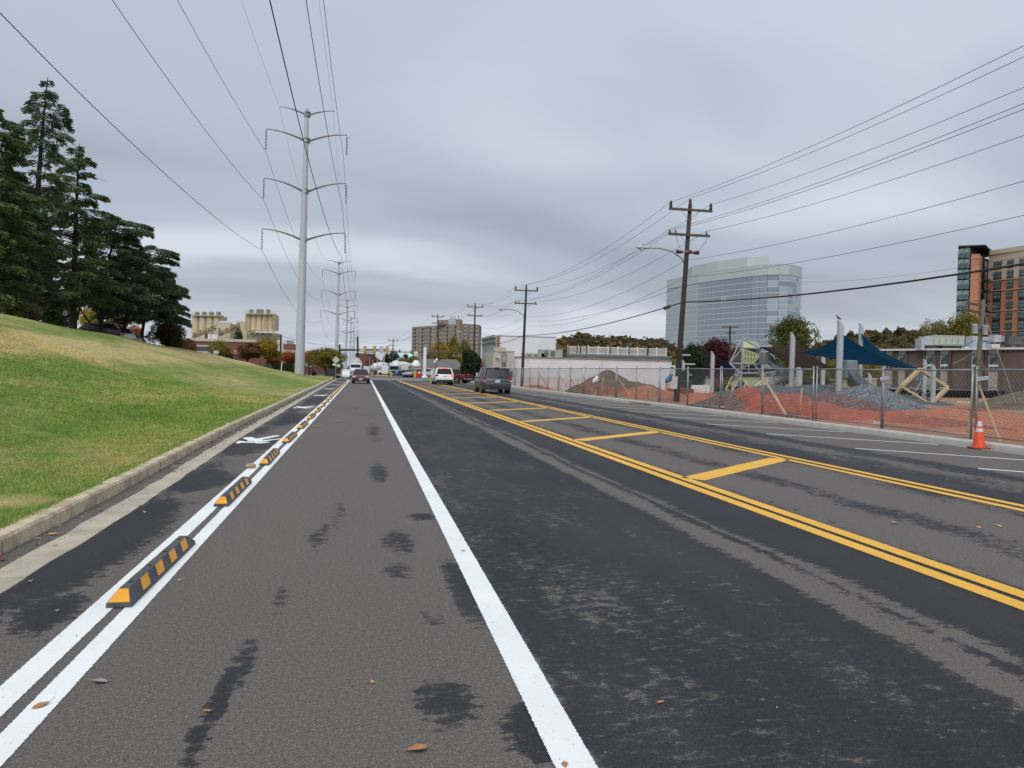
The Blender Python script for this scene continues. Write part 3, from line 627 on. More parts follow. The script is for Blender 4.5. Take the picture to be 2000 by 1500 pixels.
# small company plates on the fence
BLUE = mat('sign_blue', (0.02, 0.03, 0.22), rough=0.5); PLW = mat('sign_white', (0.72, 0.74, 0.78), rough=0.5)
def text_mesh(txt, size, m, parent, loc, rot=(R(90), 0, 0), name='lettering', ext=0.001):
    c = bpy.data.curves.new('t', 'FONT'); c.body = txt; c.size = size; c.extrude = ext; c.align_x = 'CENTER'; c.align_y = 'CENTER'; c.resolution_u = 2
    to = bpy.data.objects.new('t', c); col.objects.link(to); dg = bpy.context.evaluated_depsgraph_get()
    me = bpy.data.meshes.new_from_object(to.evaluated_get(dg)); bpy.data.objects.remove(to); me.materials.clear(); me.materials.append(m)
    o = bpy.data.objects.new(name, me); col.objects.link(o); o.parent = parent; o.location = loc; o.rotation_euler = rot; return o
for (px, py, wpx, rz, lab) in ((1919, 739, 23, -8, 'white plate with blue lettering on the fence above the traffic cone'), (1727, 739, 18, -10, 'white plate with blue lettering at the second fence junction from the cone'),
                          (1712, 826, 16, 0, 'low white plate with blue lettering near the foot of the fence'), (1411, 795, 9, 0, 'small white plate low on the fence left of the play tower'), (1349, 732, 7, 0, 'tiny white plate just right of the leaning utility pole')):
    q = atX(px, py, FX-0.05); sc = wpx/1500*(q.x*FW.x+q.y*FW.y)
    t = thing('fence_sign', lab, 'sign', q, 0, 'company plates on the fence'); t.rotation_euler = (0, R(rz), R(-72))
    # plate faces the street; local X along the fence
    MB().box((0, 0, 0), (sc, 0.006, sc*0.30)).build('plate', PLW, t)
    if wpx > 12: text_mesh('LONG FENCE', sc*0.165, BLUE, t, (0, -0.0045, 0.0))
    else: MB().box((0, -0.005, 0.0), (sc*0.8, 0.002, sc*0.10)).build('lettering_band', BLUE, t)

# ------------------------------------------------------------------ orange debris netting hung behind the fence
NET = mat('orange_debris_net', (0.92, 0.22, 0.085), (0.88, 0.17, 0.06), 0.6, 2)
def netting(name, pts, label, cell=0.085, w=0.0165):
    """pts: list of (top xyz, bottom xyz) stations; ribbon grid between them"""
    T_ = [Vector(a) for a, b in pts]; B_ = [Vector(b) for a, b in pts]
    seg = [0.0]
    for i in range(1, len(T_)): seg.append(seg[-1]+(T_[i]-T_[i-1]).length)
    tot = seg[-1]; n = int(tot/cell); us = np.linspace(0, tot, n+1)
    def ev(L_): return np.stack([np.interp(us, seg, [p[i] for p in L_]) for i in range(3)], 1)
    Tn, Bn = ev(T_), ev(B_); hh = np.mean(np.linalg.norm(Tn-Bn, axis=1)); rows = max(4, int(hh/cell))
    G = np.stack([Bn*(1-j/rows)+Tn*(j/rows) for j in range(rows+1)], 0)
    G[:, :, 0] += 0.05*np.sin(us*1.7)[None, :]*np.linspace(0.3, 1, rows+1)[:, None]+0.03*np.sin(us*4.1+np.arange(rows+1)[:, None]*0.6)
    G[:, :, 2] += 0.02*np.sin(us*3.3)[None, :]
    tng = np.gradient(Tn, axis=0); tng /= np.linalg.norm(tng, axis=1)[:, None]
    vs, qs = [], []; up = np.array([0, 0, w/2])
    k_ = 0
    for j in range(rows+1):
        a = G[j]-up; b = G[j]+up; vs.append(a); vs.append(b); i = np.arange(n)+k_; qs.append(np.stack([i, i+1, i+1+n+1, i+n+1], 1)); k_ += 2*(n+1)
    for j in range(rows):
        a = G[j]; b = G[j+1]; sd = tng*w/2*0.8
        V_ = np.stack([a-sd, a+sd, b+sd, b-sd], 1).reshape(-1, 3); vs.append(V_); qs.append(np.arange(len(V_)).reshape(-1, 4)+k_); k_ += len(V_)
    me = npmesh(name, np.concatenate(vs), np.concatenate(qs), NET)
    return tag(link(name, me, NET), label, 'netting')
def nst(*a): return [((x, y, z1), (x+d, y, z0)) for x, y, z1, z0, d in a]
def nline(pts): return [((q.x, q.y, q.z), (q.x+dx, q.y+0.2, 0.10)) for (px, py, X_, dx) in pts for q in [atX(px, py, X_)]]
netting('debris_netting', nline([(2090, 826, 15.9, -0.2), (2000, 816, 16.0, -0.3), (1952, 804, 16.2, -0.5), (1890, 794, 16.4, -0.7), (1828, 798, 16.6, -0.9), (1764, 803, 16.6, -1.0), (1720, 804, 16.5, -0.9), (1680, 803, 16.3, -0.8), (1640, 793, 16.3, -0.7), (1592, 781, 16.3, -0.7), (1556, 769, 16.4, -0.7), (1520, 768, 16.5, -0.8), (1478, 772, 16.7, -0.9)]),
        'bright orange debris netting sagging behind the right half of the fence')
netting('debris_netting', nst((15.4, 23.5, 0.50, 0.10, -0.2), (15.7, 26, 0.75, 0.10, 0.4), (15.3, 28.8, 0.35, 0.08, 0.1)), 'crumpled loose orange netting on the mud behind the long lumber brace', 0.06, 0.015)
netting('debris_netting', nst((16.5, 29.8, 1.05, 0.1, 0), (16.3, 31.0, 1.15, 0.1, 0), (16.4, 31.7, 0.95, 0.1, 0)), 'short piece of bright orange netting on a post left of the play tower', 0.06, 0.018)
netting('debris_netting', nst((17.0, 31.7, 0.75, 0.1, 0), (17.2, 34, 0.55, 0.1, 0), (17.2, 36.5, 0.75, 0.1, 0), (17.0, 40, 0.95, 0.1, 0), (17.0, 42, 0.55, 0.05, 0)), 'orange netting behind the leaning utility pole')
netting('debris_netting', nst((16.6, 43, 0.45, 0.05, 0), (16.5, 46.5, 0.30, 0.05, 0), (16.6, 47.4, 0.8, 0.05, 0), (16.6, 48.0, 0.5, 0.05, 0), (16.8, 52, 0.75, 0.0, 0), (16.8, 56, 1.25, 0.0, 0), (16.8, 61, 0.95, 0.0, 0), (16.8, 66, 1.1, 0, 0), (16.8, 80, 0.9, 0, 0)), 'faded orange netting in front of the white wall, left of the dirt pile', 0.11, 0.016)
RUST = mat('rusty_rebar_stake', (0.10, 0.05, 0.035), rough=0.9)
for i_, (px, y0, y1, lab) in enumerate(((1265, 793, 760, 'thin rebar stake right of the dirt pile'), (1185, 778, 745, 'thin rebar stake in front of the dirt pile'), (1127, 772, 742, 'thin rebar stake by the bright flap of netting'), (1389, 800, 758, 'rebar post wrapped with orange netting'), (1574, 815, 780, 'thin stake in the mud by the red mulch'))):
    q = atX(px, y0, 16.3); q2 = atX(px, y1, 16.3); tag(MB().cyl((q.x, q.y, q.z-0.1), (q.x, q.y, q2.z), 0.016, n=6).build('stake', RUST if i_ != 3 else NET), lab, 'stake', 'stakes holding the netting')
for i_, (px, y0, y1, lab) in enumerate(((1562, 815, 757, 'tall lumber stake in front of the dark gravel'), (1428, 779, 748, 'slanting wood stake at the foot of the play structure'), (1176, 760, 734, 'wood stake standing in the dirt pile'), (1161, 775, 765, 'short wood stake at the left foot of the dirt pile'), (1891, 855, 800, 'weathered plank upright behind the fence by the cone'))):
    q = atX(px, y0, 17.2 if i_ < 4 else 15.3); q2 = atX(px, y1, 17.2 if i_ < 4 else 15.3); tag(MB().beam((q.x, q.y, q.z-0.15), (q.x+0.05, q.y, q2.z), 0.07, 0.04).build('wood_stake', LUMBER), lab, 'stake', 'wood stakes on the lot')

# ------------------------------------------------------------------ mounds
def mound(name, cx_, cy_, rx, ry, h, m, label, seed, rz=0, peaks=((0, 0, 1),), z0=0.0, rag=0.06, n=84):
    r_ = np.random.default_rng(seed); g_ = np.linspace(-1.25, 1.25, n); X, Y = np.meshgrid(g_, g_)
    Z = np.zeros_like(X)
    for px_, py_, ph in peaks: Z = np.maximum(Z, ph*np.clip(1-np.sqrt(((X-px_)/1.0)**2+((Y-py_)/1.0)**2)**1.25, -0.25, 1))
    for f_ in (2, 4, 8, 15, 27):
        ph_ = r_.random(4)*6.3; Z = Z+rag*1.8/f_**0.8*np.sin(X*f_*1.7+ph_[0]+np.sin(Y*f_+ph_[1]))*np.cos(Y*f_*1.5+ph_[2])*np.clip(Z*4, 0, 1)
    c_, s_ = math.cos(rz), math.sin(rz); XX = X*rx; YY = Y*ry
    V_ = np.stack([(XX*c_-YY*s_).ravel(), (XX*s_+YY*c_).ravel(), (Z*h).ravel()], 1); i = (np.arange(n-1)[:, None]*n+np.arange(n-1)[None, :]).ravel()
    me = npmesh(name, V_, np.stack([i, i+1, i+1+n, i+n], 1), m); me.shade_smooth()
    return tag(link(name, me, m, None, (cx_, cy_, z0)), label, 'pile', kind=None)
def gravelmat(name, a, b, c, sc):
    m = bpy.data.materials.new(name); m.use_nodes = True; nt = m.node_tree; p = nt.nodes['Principled BSDF']; p.inputs['Roughness'].default_value = 0.9
    tc = nd(nt, 'ShaderNodeTexCoord'); vo = nd(nt, 'ShaderNodeTexVoronoi', inp={'Scale': sc}); nt.links.new(tc.outputs['Object'], vo.inputs['Vector'])
    sp = nd(nt, 'ShaderNodeSeparateColor'); nt.links.new(vo.outputs['Color'], sp.inputs[0])
    cc = ramp(nt, sp.outputs[0], [(0.0, a), (0.55, b), (0.9, c)]); cc = mixc(nt, ramp(nt, vo.outputs['Distance'], [(0.2, 0.0), (0.6, 0.6)]), cc, tuple(x*0.35 for x in a))
    nt.links.new(cc, p.inputs['Base Color']); bn = nd(nt, 'ShaderNodeBump', inp={0: 1.0, 1: 0.04}); bn.invert = True; nt.links.new(vo.outputs['Distance'], bn.inputs['Height']); nt.links.new(bn.outputs[0], p.inputs['Normal']); return m
REDM = gravelmat('red_rubber_mulch', (0.10, 0.045, 0.045), (0.20, 0.095, 0.088), (0.34, 0.22, 0.20), 12)
GREYG = gravelmat('blue_grey_gravel', (0.085, 0.10, 0.115), (0.17, 0.19, 0.205), (0.34, 0.36, 0.38), 10)
DARKG = gravelmat('dark_grey_gravel', (0.05, 0.065, 0.07), (0.10, 0.125, 0.13), (0.22, 0.25, 0.25), 9)
DIRT = mat('brown_dirt', (0.15, 0.11, 0.07), (0.08, 0.06, 0.04), 0.95, 2.0, bump=1.0, bsc=5, detail=9)
def mpos(px, py, d): q = at(px, py, d); return q
q = at(1520, 790, 34); mound('red_mulch_pile', q.x+0.5, q.y, 3.0, 3.9, 1.12, REDM, 'low wide pile of red-brown mulch behind the fence in front of the play tower', 3, rz=R(0), peaks=((-0.35, 0.35, 0.95), (0.35, -0.4, 0.9), (0, 0, 0.8)), z0=0.0, rag=0.04)
q = at(1700, 800, 27); mound('red_mulch_pile', q.x+0.5, q.y+0.5, 2.8, 3.4, 0.42, REDM, 'lower stretch of red-brown mulch in front of the grey gravel heap', 7, peaks=((-0.3, 0.4, 0.9), (0.3, -0.3, 0.8)), z0=0.0, rag=0.04)
q = at(1690, 780, 38); mound('gravel_pile', q.x, q.y, 3.1, 3.1, 1.28, GREYG, 'rounded heap of blue-grey gravel with a slide landing behind it', 4, z0=0.05, rag=0.02)
q = at(1580, 768, 47); mound('gravel_pile', q.x, q.y, 6.6, 4.6, 1.25, DARKG, 'long dark grey gravel mound under the play tower slide', 5, z0=-0.1, peaks=((-0.4, 0, 0.95), (0.1, 0.05, 1), (0.5, -0.1, 0.9)), rag=0.03)
q = at(1212, 775, 62); mound('dirt_pile', q.x-0.1, q.y, 3.6, 3.2, 2.05, DIRT, 'high pile of brown dirt in front of the white wall', 6, rz=R(-11), peaks=((-0.33, 0, 1.02), (0.2, 0, 0.55), (0.55, 0.05, 0.50)), z0=-0.3, rag=0.09)
REDD = mat('orange_dirt', (0.36, 0.15, 0.08), (0.24, 0.11, 0.06), 0.95, 2.0, bump=1.0, bsc=5, detail=9)
q = at(1262, 785, 50); mound('orange_dirt_pile', q.x, q.y, 2.3, 2.0, 0.95, REDD, 'smaller pile of orange clay right of the brown dirt pile', 16, peaks=((0.0, 0, 0.95), (0.5, 0.2, 0.6)), z0=0.0, rag=0.07)
q = at(1045, 765, 70); mound('orange_dirt_pile', q.x, q.y, 2.3, 2.0, 0.6, REDD, 'pile of orange clay at the far left end of the fence', 17, z0=-0.2, rag=0.08)
q = at(1995, 800, 40); mound('orange_dirt_pile', q.x+1, q.y, 3.2, 3.0, 1.25, DIRT, 'dark dirt mound behind the fence at the right edge', 18, z0=0.1, rag=0.06)
q = at(1360, 790, 42); mound('orange_dirt_pile', q.x, q.y, 3.0, 2.0, 0.55, REDD, 'low churned clay ridge behind the leaning utility pole', 19, z0=0.05, rag=0.12)
# ------------------------------------------------------------------ transmission pylons and conductors
def pylon():
    t = thing('transmission_pylon', 'x', 'pylon')
    H = 34.9
    mb = MB(); n = 12
    mb.tube([(0.0, 0, -0.4), (0.10, 0, 8), (0.24, 0, 20), (0.42, 0, H)], [0.62, 0.545, 0.42, 0.25], n); mb.build('shaft', PYLON, t, smooth=True, angle=R(40))
    for s in (-1, 1):
        for z, tipz, L, r in ((31.0-0.2, 31.95, 4.85, 0.13), (24.2, 25.6, 4.95, 0.13), (17.9, 19.1, 5.0, 0.13), (34.2, 34.95, 3.25, 0.10)):
            x0 = 0.02*z*0.6+0.1; pts = []
            for i in range(7):
                u_ = i/6; pts.append((x0+s*(0.25+L*u_), 0, z+(tipz-z)*math.sin(u_*math.pi/2)**0.9))
            MB().tube(pts, [r*1.15, r, r*0.9, r*0.75, r*0.6, r*0.5, r*0.4], 8).build('arm', mat('arm_steel', (0.20, 0.19, 0.20), (0.15, 0.14, 0.15), 0.6), t, smooth=True)
            MB().lathe((x0, 0, z-0.25), [(0.42, 0), (0.42, 0.1), (0.30, 0.12), (0.30, 0.5), (0.40, 0.52), (0.40, 0.6)], 12).build('collar', PYLON, t, smooth=False)
            if L > 4:
                tx, tz = pts[-1][0], pts[-1][2]; prof = []
                for k in range(13):
                    zz__ = -0.2-k*0.19; prof += [(0.03, zz__), (0.125, zz__-0.03), (0.13, zz__-0.06), (0.03, zz__-0.085)]
                MB().lathe((tx, 0, tz), [(0.02, -0.0), (0.02, -0.15)]+prof+[(0.03, -2.72)], 8).build('insulator', mat('insulator_grey', (0.10, 0.105, 0.12), rough=0.35), t, smooth=False)
    mb = MB()
    for k in range(60):
        z = 2.5+k*0.52; r = 0.6-0.0103*z; x = 0.0125*z; mb.cyl((x+0.9*r*(-1)**k, 0, z), (x+(r+0.16)*(-1)**k, 0, z), 0.012, n=4)
    mb.build('step_bolts', PYLON, t)
    return t
py0 = pylon(); PX, PYs = -7.98, [104, 250, 395, 540, 685, 830]
for k, Y in enumerate(PYs):
    o = py0 if k == 0 else copytree(py0); o.location = (PX, Y, 0.15 if k == 0 else -0.5+0.003*Y)
    o['label'] = ['tall grey steel pylon with paired curved arms on the grass bank, nearest of the line', 'second grey steel pylon, rising behind the yellow-leaved tree', 'third steel pylon, seen just right of the second', 'fourth steel pylon of the receding line', 'fifth steel pylon, small and far', 'sixth steel pylon, farthest of the line'][k]
    o['group'] = 'transmission pylons in a line'
def wire(name, pts, r, m, label, group=None, cat='cable', n=5):
    return tag(MB().tube(pts, r, n, cap=False).build(name, m, None, smooth=True), label, cat, group)
def span(a, b, sag, n=18):
    a, b = Vector(a), Vector(b); return [a.lerp(b, i/n)-Vector((0, 0, sag*4*(i/n)*(1-i/n))) for i in range(n+1)]
def near(x, zt, zmin, ymin, x0=None):
    c = (zt-zmin)/(104-ymin)**2; return [(x, y, zmin+c*(y-ymin)**2) for y in np.linspace(-42, 104, 44)]
for lab, x, zt, zmin, ymin, x1 in (('lowest left', -12.88, 16.45, 14.35, 46, -13.4), ('middle left', -12.72, 22.87, 20.85, 50, -13.4), ('upper left', -12.56, 29.13, 27.1, 47, -13.4), ('lowest right', -2.86, 16.2, 12.70, 42, -3.0), ('middle right', -2.83, 22.7, 19.65, 40, -3.0), ('upper right', -2.81, 29.2, 26.3, 42, -3.0), ('left ground wire', -11.0, 34.95, 34.0, 40, -11.3), ('right ground wire', -4.2, 34.9, 34.2, 40, -4.4)):
    pts = [(x1+(x-x1)*max(0, min(1, (y-40)/64)), y, z) for x_, y, z in near(x, zt, zmin, ymin)]
    for k in range(5):
        a = (x, PYs[k], zt-(0 if k else 0)); b = (x, PYs[k+1], zt); pts += span(a, b, 4.2, 14)[1:]
    g_ = 'ground' in lab
    rr_ = [0.0115 if g_ else 0.022]*44+[0.012 if g_ else 0.022]*(len(pts)-44)
    tag(MB().tube(pts, rr_, 5, cap=False).build('transmission_cable', ALU if g_ else WIRE, None, smooth=True), ('thin shield wire on the %s side of the pylon tops' % lab.split()[0]) if g_ else ('%s conductor of the transmission line' % lab), 'cable', 'cables strung between the pylons')

# ------------------------------------------------------------------ wooden utility poles
def ins(mb, p, r=0.07, h=0.28):
    mb.lathe(p, [(r*0.5, 0), (r, 0.02), (r, h*0.3), (r*0.75, h*0.35), (r, h*0.5), (r*0.95, h*0.75), (r*0.6, h), (r*0.2, h*1.05)], 8)
PORC = mat('brown_porcelain', (0.055, 0.022, 0.022), rough=0.25)
ARM = mat('weathered_crossarm', (0.105, 0.09, 0.06), (0.07, 0.06, 0.04), 0.85, 6)
def utility_pole(name, label, base, top, lamp=None, arms=True, detail=True, r0=0.16, m=WOODP):
    base, top = Vector(base), Vector(top); t = thing(name, label, 'utility pole', base, 0, 'wooden utility poles along the street')
    d = top-base; H = d.length; u_ = d.normalized()
    mb = MB(); mb.tube([Vector((0, 0, -0.3)), d*0.35, d*0.7, d], [r0, r0*0.9, r0*0.78, r0*0.66], 10); mb.build('pole_shaft', m, t, smooth=True)
    if arms:
        for k, (dn, L) in enumerate(((0.30, 1.2), (1.62, 1.16))):
            c = u_*(H-dn)+Vector((0, -0.14, 0)); ax = Vector((1, 0, 0.0))
            MB().beam(c-ax*L, c+ax*L, 0.10, 0.12).build('crossarm', ARM, t)
            mb = MB()
            for s in (-1, 1): mb.beam(c+ax*s*L*0.42+Vector((0, 0.02, -0.05)), u_*(H-dn-0.62)+Vector((0, -0.12, 0)), 0.03, 0.012)
            mb.build('arm_brace', GALV, t)
            xs_ = (-1.12, 1.12) if k == 0 else (-1.08, -0.75 if detail else -0.4, 0.98)
            for x in xs_:
                mb = MB(); ins(mb, c+Vector((x, 0, 0.06)), 0.085 if k == 0 else 0.05, 0.34 if k == 0 else 0.16); mb.build('insulator', BLACK if k == 0 else PORC, t, smooth=True)
        mb = MB(); ins(mb, u_*H, 0.085, 0.30); mb.build('insulator', BLACK, t, smooth=True)
    if lamp:
        lz, sx_ = lamp; a = u_*lz
        pts = [a, a+Vector((sx_*0.25, 0, 0.42)), a+Vector((sx_*0.8, 0, 0.75)), a+Vector((sx_*1.5, 0, 0.88)), a+Vector((sx_*2.05, 0, 0.86))]
        la = MB().tube(pts, [0.035, 0.033, 0.03, 0.028, 0.028], 8).build('lamp_arm', mat('dull_bronze_arm', (0.16, 0.13, 0.08), rough=0.6), t, smooth=True)
        q = pts[-1]; rings = []
        for i, (dx, w, hh) in enumerate(((-0.1, 0.05, 0.06), (0.1, 0.10, 0.11), (0.4, 0.15, 0.15), (0.62, 0.12, 0.12), (0.74, 0.03, 0.04))):
            rings.append([(q.x+sx_*dx, q.y+w*math.cos(aa), q.z+hh*math.sin(aa)*(0.8 if math.sin(aa) > 0 else 0.45)) for aa in [2*math.pi*j/10 for j in range(10)]])
        hd = MB().loft(rings).build('lamp_head', mat('lamp_head_grey', (0.48, 0.48, 0.47), rough=0.5), t, smooth=True)
        MB().lathe((q.x+sx_*0.42, q.y, q.z-0.16), [(0.05, 0), (0.10, 0.03), (0.12, 0.11)], 10).build('lens', mat('lamp_lens', (0.55, 0.55, 0.52), rough=0.15), hd, smooth=True)
        MB().cyl((q.x+sx_*0.35, q.y, q.z+0.11), (q.x+sx_*0.35, q.y, q.z+0.18), 0.035, n=8).build('photocell', BLACK, hd)
    return t
P1b, P1t = at(1320, 792, 40.5), at(1348, 400, 40.5); P2b, P2t = at(1019, 755, 78), at(1028, 562, 78)
P3b, P3t = at(925, 744, 116), at(928, 596, 116); P4b, P4t = at(858, 738, 154), at(855, 616, 154)
u1 = utility_pole('utility_pole', 'leaning dark wooden utility pole with cobra-head lamp behind the fence, nearest of its line', P1b, P1t, (7.35, -1))
u2 = utility_pole('utility_pole', 'wooden utility pole with lamp in front of the cream building', P2b, P2t, (6.9, -1))
u3 = utility_pole('utility_pole', 'wooden utility pole with lamp rising from the dark green tree', P3b, P3t, (6.5, -1))
u4 = utility_pole('utility_pole', 'wooden utility pole in front of the apartment block', P4b, P4t)
u5 = utility_pole('utility_pole', 'wooden utility pole at the far side of the junction', at(766, 728, 200), at(768, 663, 200))
# equipment of the nearest pole
d1 = (P1t-P1b); un = d1.normalized(); H1 = d1.length
for s, dy in ((-1, 0), (1, 0), (0, -0.25)):
    mb = MB(); c = un*(H1-2.55)+Vector((s*0.25, -0.1+dy, 0)); e = c+Vector((s*0.38, dy*0.5, 0.06*abs(s)-0.02))
    mb.tube([c, c.lerp(e, 0.3), c.lerp(e, 0.35), c.lerp(e, 0.6), c.lerp(e, 0.65), e], [0.05, 0.05, 0.09, 0.09, 0.11, 0.10], 8); mb.build('cutout', mat('maroon_porcelain', (0.11, 0.02, 0.03), rough=0.3), u1)
MB().beam(un*(H1-2.5)+Vector((-0.3, -0.15, 0)), un*(H1-2.5)+Vector((0.3, -0.15, 0)), 0.07).build('bracket', GALV, u1)
MB().tube([un*(H1-1.5)+Vector((-0.8, -0.15, 0)), un*(H1-1.9)+Vector((-0.7, -0.2, 0)), un*(H1-2.4)+Vector((-0.45, -0.2, 0)), un*(H1-2.5)+Vector((-0.3, -0.15, 0))], 0.01, 5).build('jumper', WIRE, u1)
MB().tube([un*(H1-1.5)+Vector((1.05, -0.15, 0)), un*(H1-1.9)+Vector((0.95, -0.2, 0)), un*(H1-2.4)+Vector((0.6, -0.2, 0)), un*(H1-2.5)+Vector((0.4, -0.15, 0))], 0.01, 5).build('jumper', WIRE, u1)
o = MB().box((0, 0, 0), (0.38, 0.02, 0.66)).build('notice', mat('paper_notice', (0.62, 0.60, 0.62), (0.42, 0.38, 0.40), 0.8, 9)); o.location = at(1316, 747, 40.2); o.rotation_euler = (0, R(2), R(-20)); tag(o, 'paper notice stapled to the leaning utility pole', 'notice')
t = thing('parking_sign', 'small pale green parking sign on the leaning utility pole', 'sign', at(1313, 722, 40.2), R(-20))
MB().box((0, 0, 0), (0.32, 0.012, 0.46)).build('plate', mat('pale_green_sign', (0.55, 0.66, 0.58), rough=0.5), t); MB().box((0, -0.008, 0.08), (0.2, 0.003, 0.12)).build('lettering', mat('sign_green', (0.02, 0.16, 0.08)), t); MB().box((0, -0.008, -0.1), (0.2, 0.003, 0.04)).build('lettering', mat('sign_green', (0.02, 0.16, 0.08)), t)
# wires: (x offset on pole, drop from top, sag to next, label)
def along(px_, py_, t): return t
UW = [(-1.12, 0.0, 'left top'), (0.0, -0.30, 'pole-top'), (1.12, 0.0, 'right top'), (-1.08, 1.42, 'left lower-arm'), (-0.75, 1.42, 'second lower-arm'), (0.98, 1.42, 'right lower-arm'), (0.0, 3.0, 'neutral'), (0.0, 3.9, 'service')]
tops = [P1t, P2t, P3t, P4t, at(768, 663, 200)]; bots = [P1b, P2b, P3b, P4b, at(766, 728, 200)]
prev = Vector((16.9, -0.4, 10.45))
for xo, dn, lab in UW:
    q = []
    for tp, bt in zip(tops, bots):
        dd = (tp-bt).normalized(); q.append(tp-dd*dn+Vector((xo, 0, 0.06)))
    a0 = prev+Vector((xo, 0, -dn+0.05))
    pts = span(a0, q[0], 0.75, 16)
    for a, b in zip(q[:-1], q[1:]): pts += span(a, b, 0.9, 12)[1:]
    wire('utility_wire', pts, 0.0085, WIRE, '%s wire of the roadside utility poles' % lab, 'wires along the utility poles')
# heavy bundled communication cable
a = P1b.lerp(P1t, (at(1337, 590, 40.5).z-P1b.z)/(P1t.z-P1b.z)); b = P2b.lerp(P2t, (at(1023, 655, 78).z)/(P2t.z)); c = P3b.lerp(P3t, (at(926, 672, 116).z)/P3t.z); e = P4b.lerp(P4t, (at(856, 678, 154).z)/P4t.z)
pts = span((16.9, -0.4, 5.35), a, 0.75, 16)+span(a, b, 0.45, 14)[1:]+span(b, c, 0.5, 10)[1:]+span(c, e, 0.5, 10)[1:]
rr_ = [0.032]*17+[0.028]*(len(pts)-17)
tag(MB().tube(pts, rr_, 7, cap=False).build('communication_cable', WIRE, None, smooth=True), 'thick black bundled cable hanging below the wires of the utility poles', 'cable')
q = at(1303, 600, 41.5); tag(MB().cyl(q+Vector((-0.16, 0.1, -0.08)), q+Vector((0.14, -0.08, 0.06)), 0.09, n=10).build('splice_box', BLACK), 'black splice case hanging on the thick cable left of the leaning pole', 'splice case')
# thin wires crossing behind
for (x0, y0, d0, x1, y1, d1_, lab) in ((1565, 551, 90, 2010, 499, 55, 'thin wire running up to the right behind the glass building'), (1050, 628, 80, 1330, 560, 41, 'thin wire descending left from the leaning pole below the lamp'), (0, 0, 0, 0, 0, 0, None)):
    if lab: wire('thin_wire', span(at(x0, y0, d0), at(x1, y1, d1_), 0.5, 12), 0.010, WIRE, lab)

# transformer pole at right
b_, t_ = at(1898, 858, 30), at(1921, 586, 30)
tp = thing('transformer_pole', 'grey-green wooden pole with two transformer cans by the brown building', 'utility pole', b_); d_ = t_-b_; un = d_.normalized()
MB().tube([Vector((0, 0, -0.2)), d_*0.5, d_], [0.105, 0.09, 0.072], 10).build('pole_shaft', WOODG, tp, smooth=True)
for (x0, y0, x1, y1) in ((1887, 592, 1945, 600), (1890, 605, 1944, 617)):
    a = at(x0, y0, 29.7)-b_; c = at(x1, y1, 30.3)-b_; MB().beam(a, c, 0.075, 0.09).build('crossarm', ARM, tp)
TRG = mat('transformer_grey', (0.40, 0.42, 0.43), (0.33, 0.35, 0.36), 0.5)
for (x, y) in ((1904, 643), (1924, 645)):
    q = at(x, y, 29.8)-b_
    cn = MB().lathe(q+Vector((0, 0, -0.17)), [(0.10, 0), (0.105, 0.02), (0.105, 0.30), (0.112, 0.31), (0.112, 0.345), (0.06, 0.37), (0.02, 0.38)], 14).build('transformer_can', TRG, tp, smooth=True, angle=R(35))
    MB().lathe(q+Vector((0, 0, 0.21)), [(0.025, 0), (0.035, 0.03), (0.02, 0.06)], 8).build('bushing', PORC, cn)
MB().beam(at(1907, 640, 29.9)-b_, at(1922, 641, 29.9)-b_, 0.04).build('transformer_bracket', GALV, tp)
wire('guy_wire', [at(1922, 610, 30), at(1950, 690, 28), at(1984, 788, 25.5)], 0.008, mat('pale_guy', (0.35, 0.34, 0.3)), 'pale guy wire slanting down right from the transformer pole')
wire('guy_wire', [at(1914, 702, 31), at(1955, 775, 28)], 0.007, mat('pale_guy'), 'short guy wire low behind the fence at the right')
wire('service_wire', span(at(1860, 711, 30.5), at(1905, 684, 30), 0.05, 4), 0.010, mat('pale_guy'), 'pale service drop from the brown building to the transformer pole')
wire('service_wire', span(at(1700, 727, 60), at(1905, 664, 30), 0.6, 10), 0.010, WIRE, 'dark service wire from the transformer pole toward the blue sail')
# small distant pole in front of the glass building
t = thing('utility_pole', 'small dark utility pole with one crossarm in front of the glass building', 'utility pole', at(1425, 730, 95)); o0 = at(1425, 730, 95)
MB().tube([Vector((0, 0, -1)), at(1426, 637, 95)-o0], [0.16, 0.12], 8).build('pole_shaft', WOODP, t); MB().beam(at(1410, 639, 95)-o0, at(1443, 639, 95)-o0, 0.15).build('crossarm', ARM, t); MB().beam(at(1417, 650, 95)-o0, at(1437, 650, 95)-o0, 0.12).build('crossarm', ARM, t)
t = thing('utility_pole', 'short dark utility pole with grey crossarm left of the near pylon', 'utility pole', at(548, 712, 125)); o0 = at(548, 712, 125)
MB().tube([Vector((0, 0, -1)), at(548.5, 655, 125)-o0], [0.17, 0.14], 8).build('pole_shaft', WOODP, t); MB().beam(at(543, 657, 125)-o0, at(551, 656, 125)-o0, 0.2).build('crossarm', ARM, t)
wire('street_cable', span(at(548, 656, 125), at(700, 662, 300), 2.0, 10), 0.03, ALU, 'thin cable crossing behind the near pylon')
wire('street_cable', span(at(700, 668, 260), at(858, 640, 156), 1.6, 10), 0.022, ALU, 'thin cable crossing above the junction')

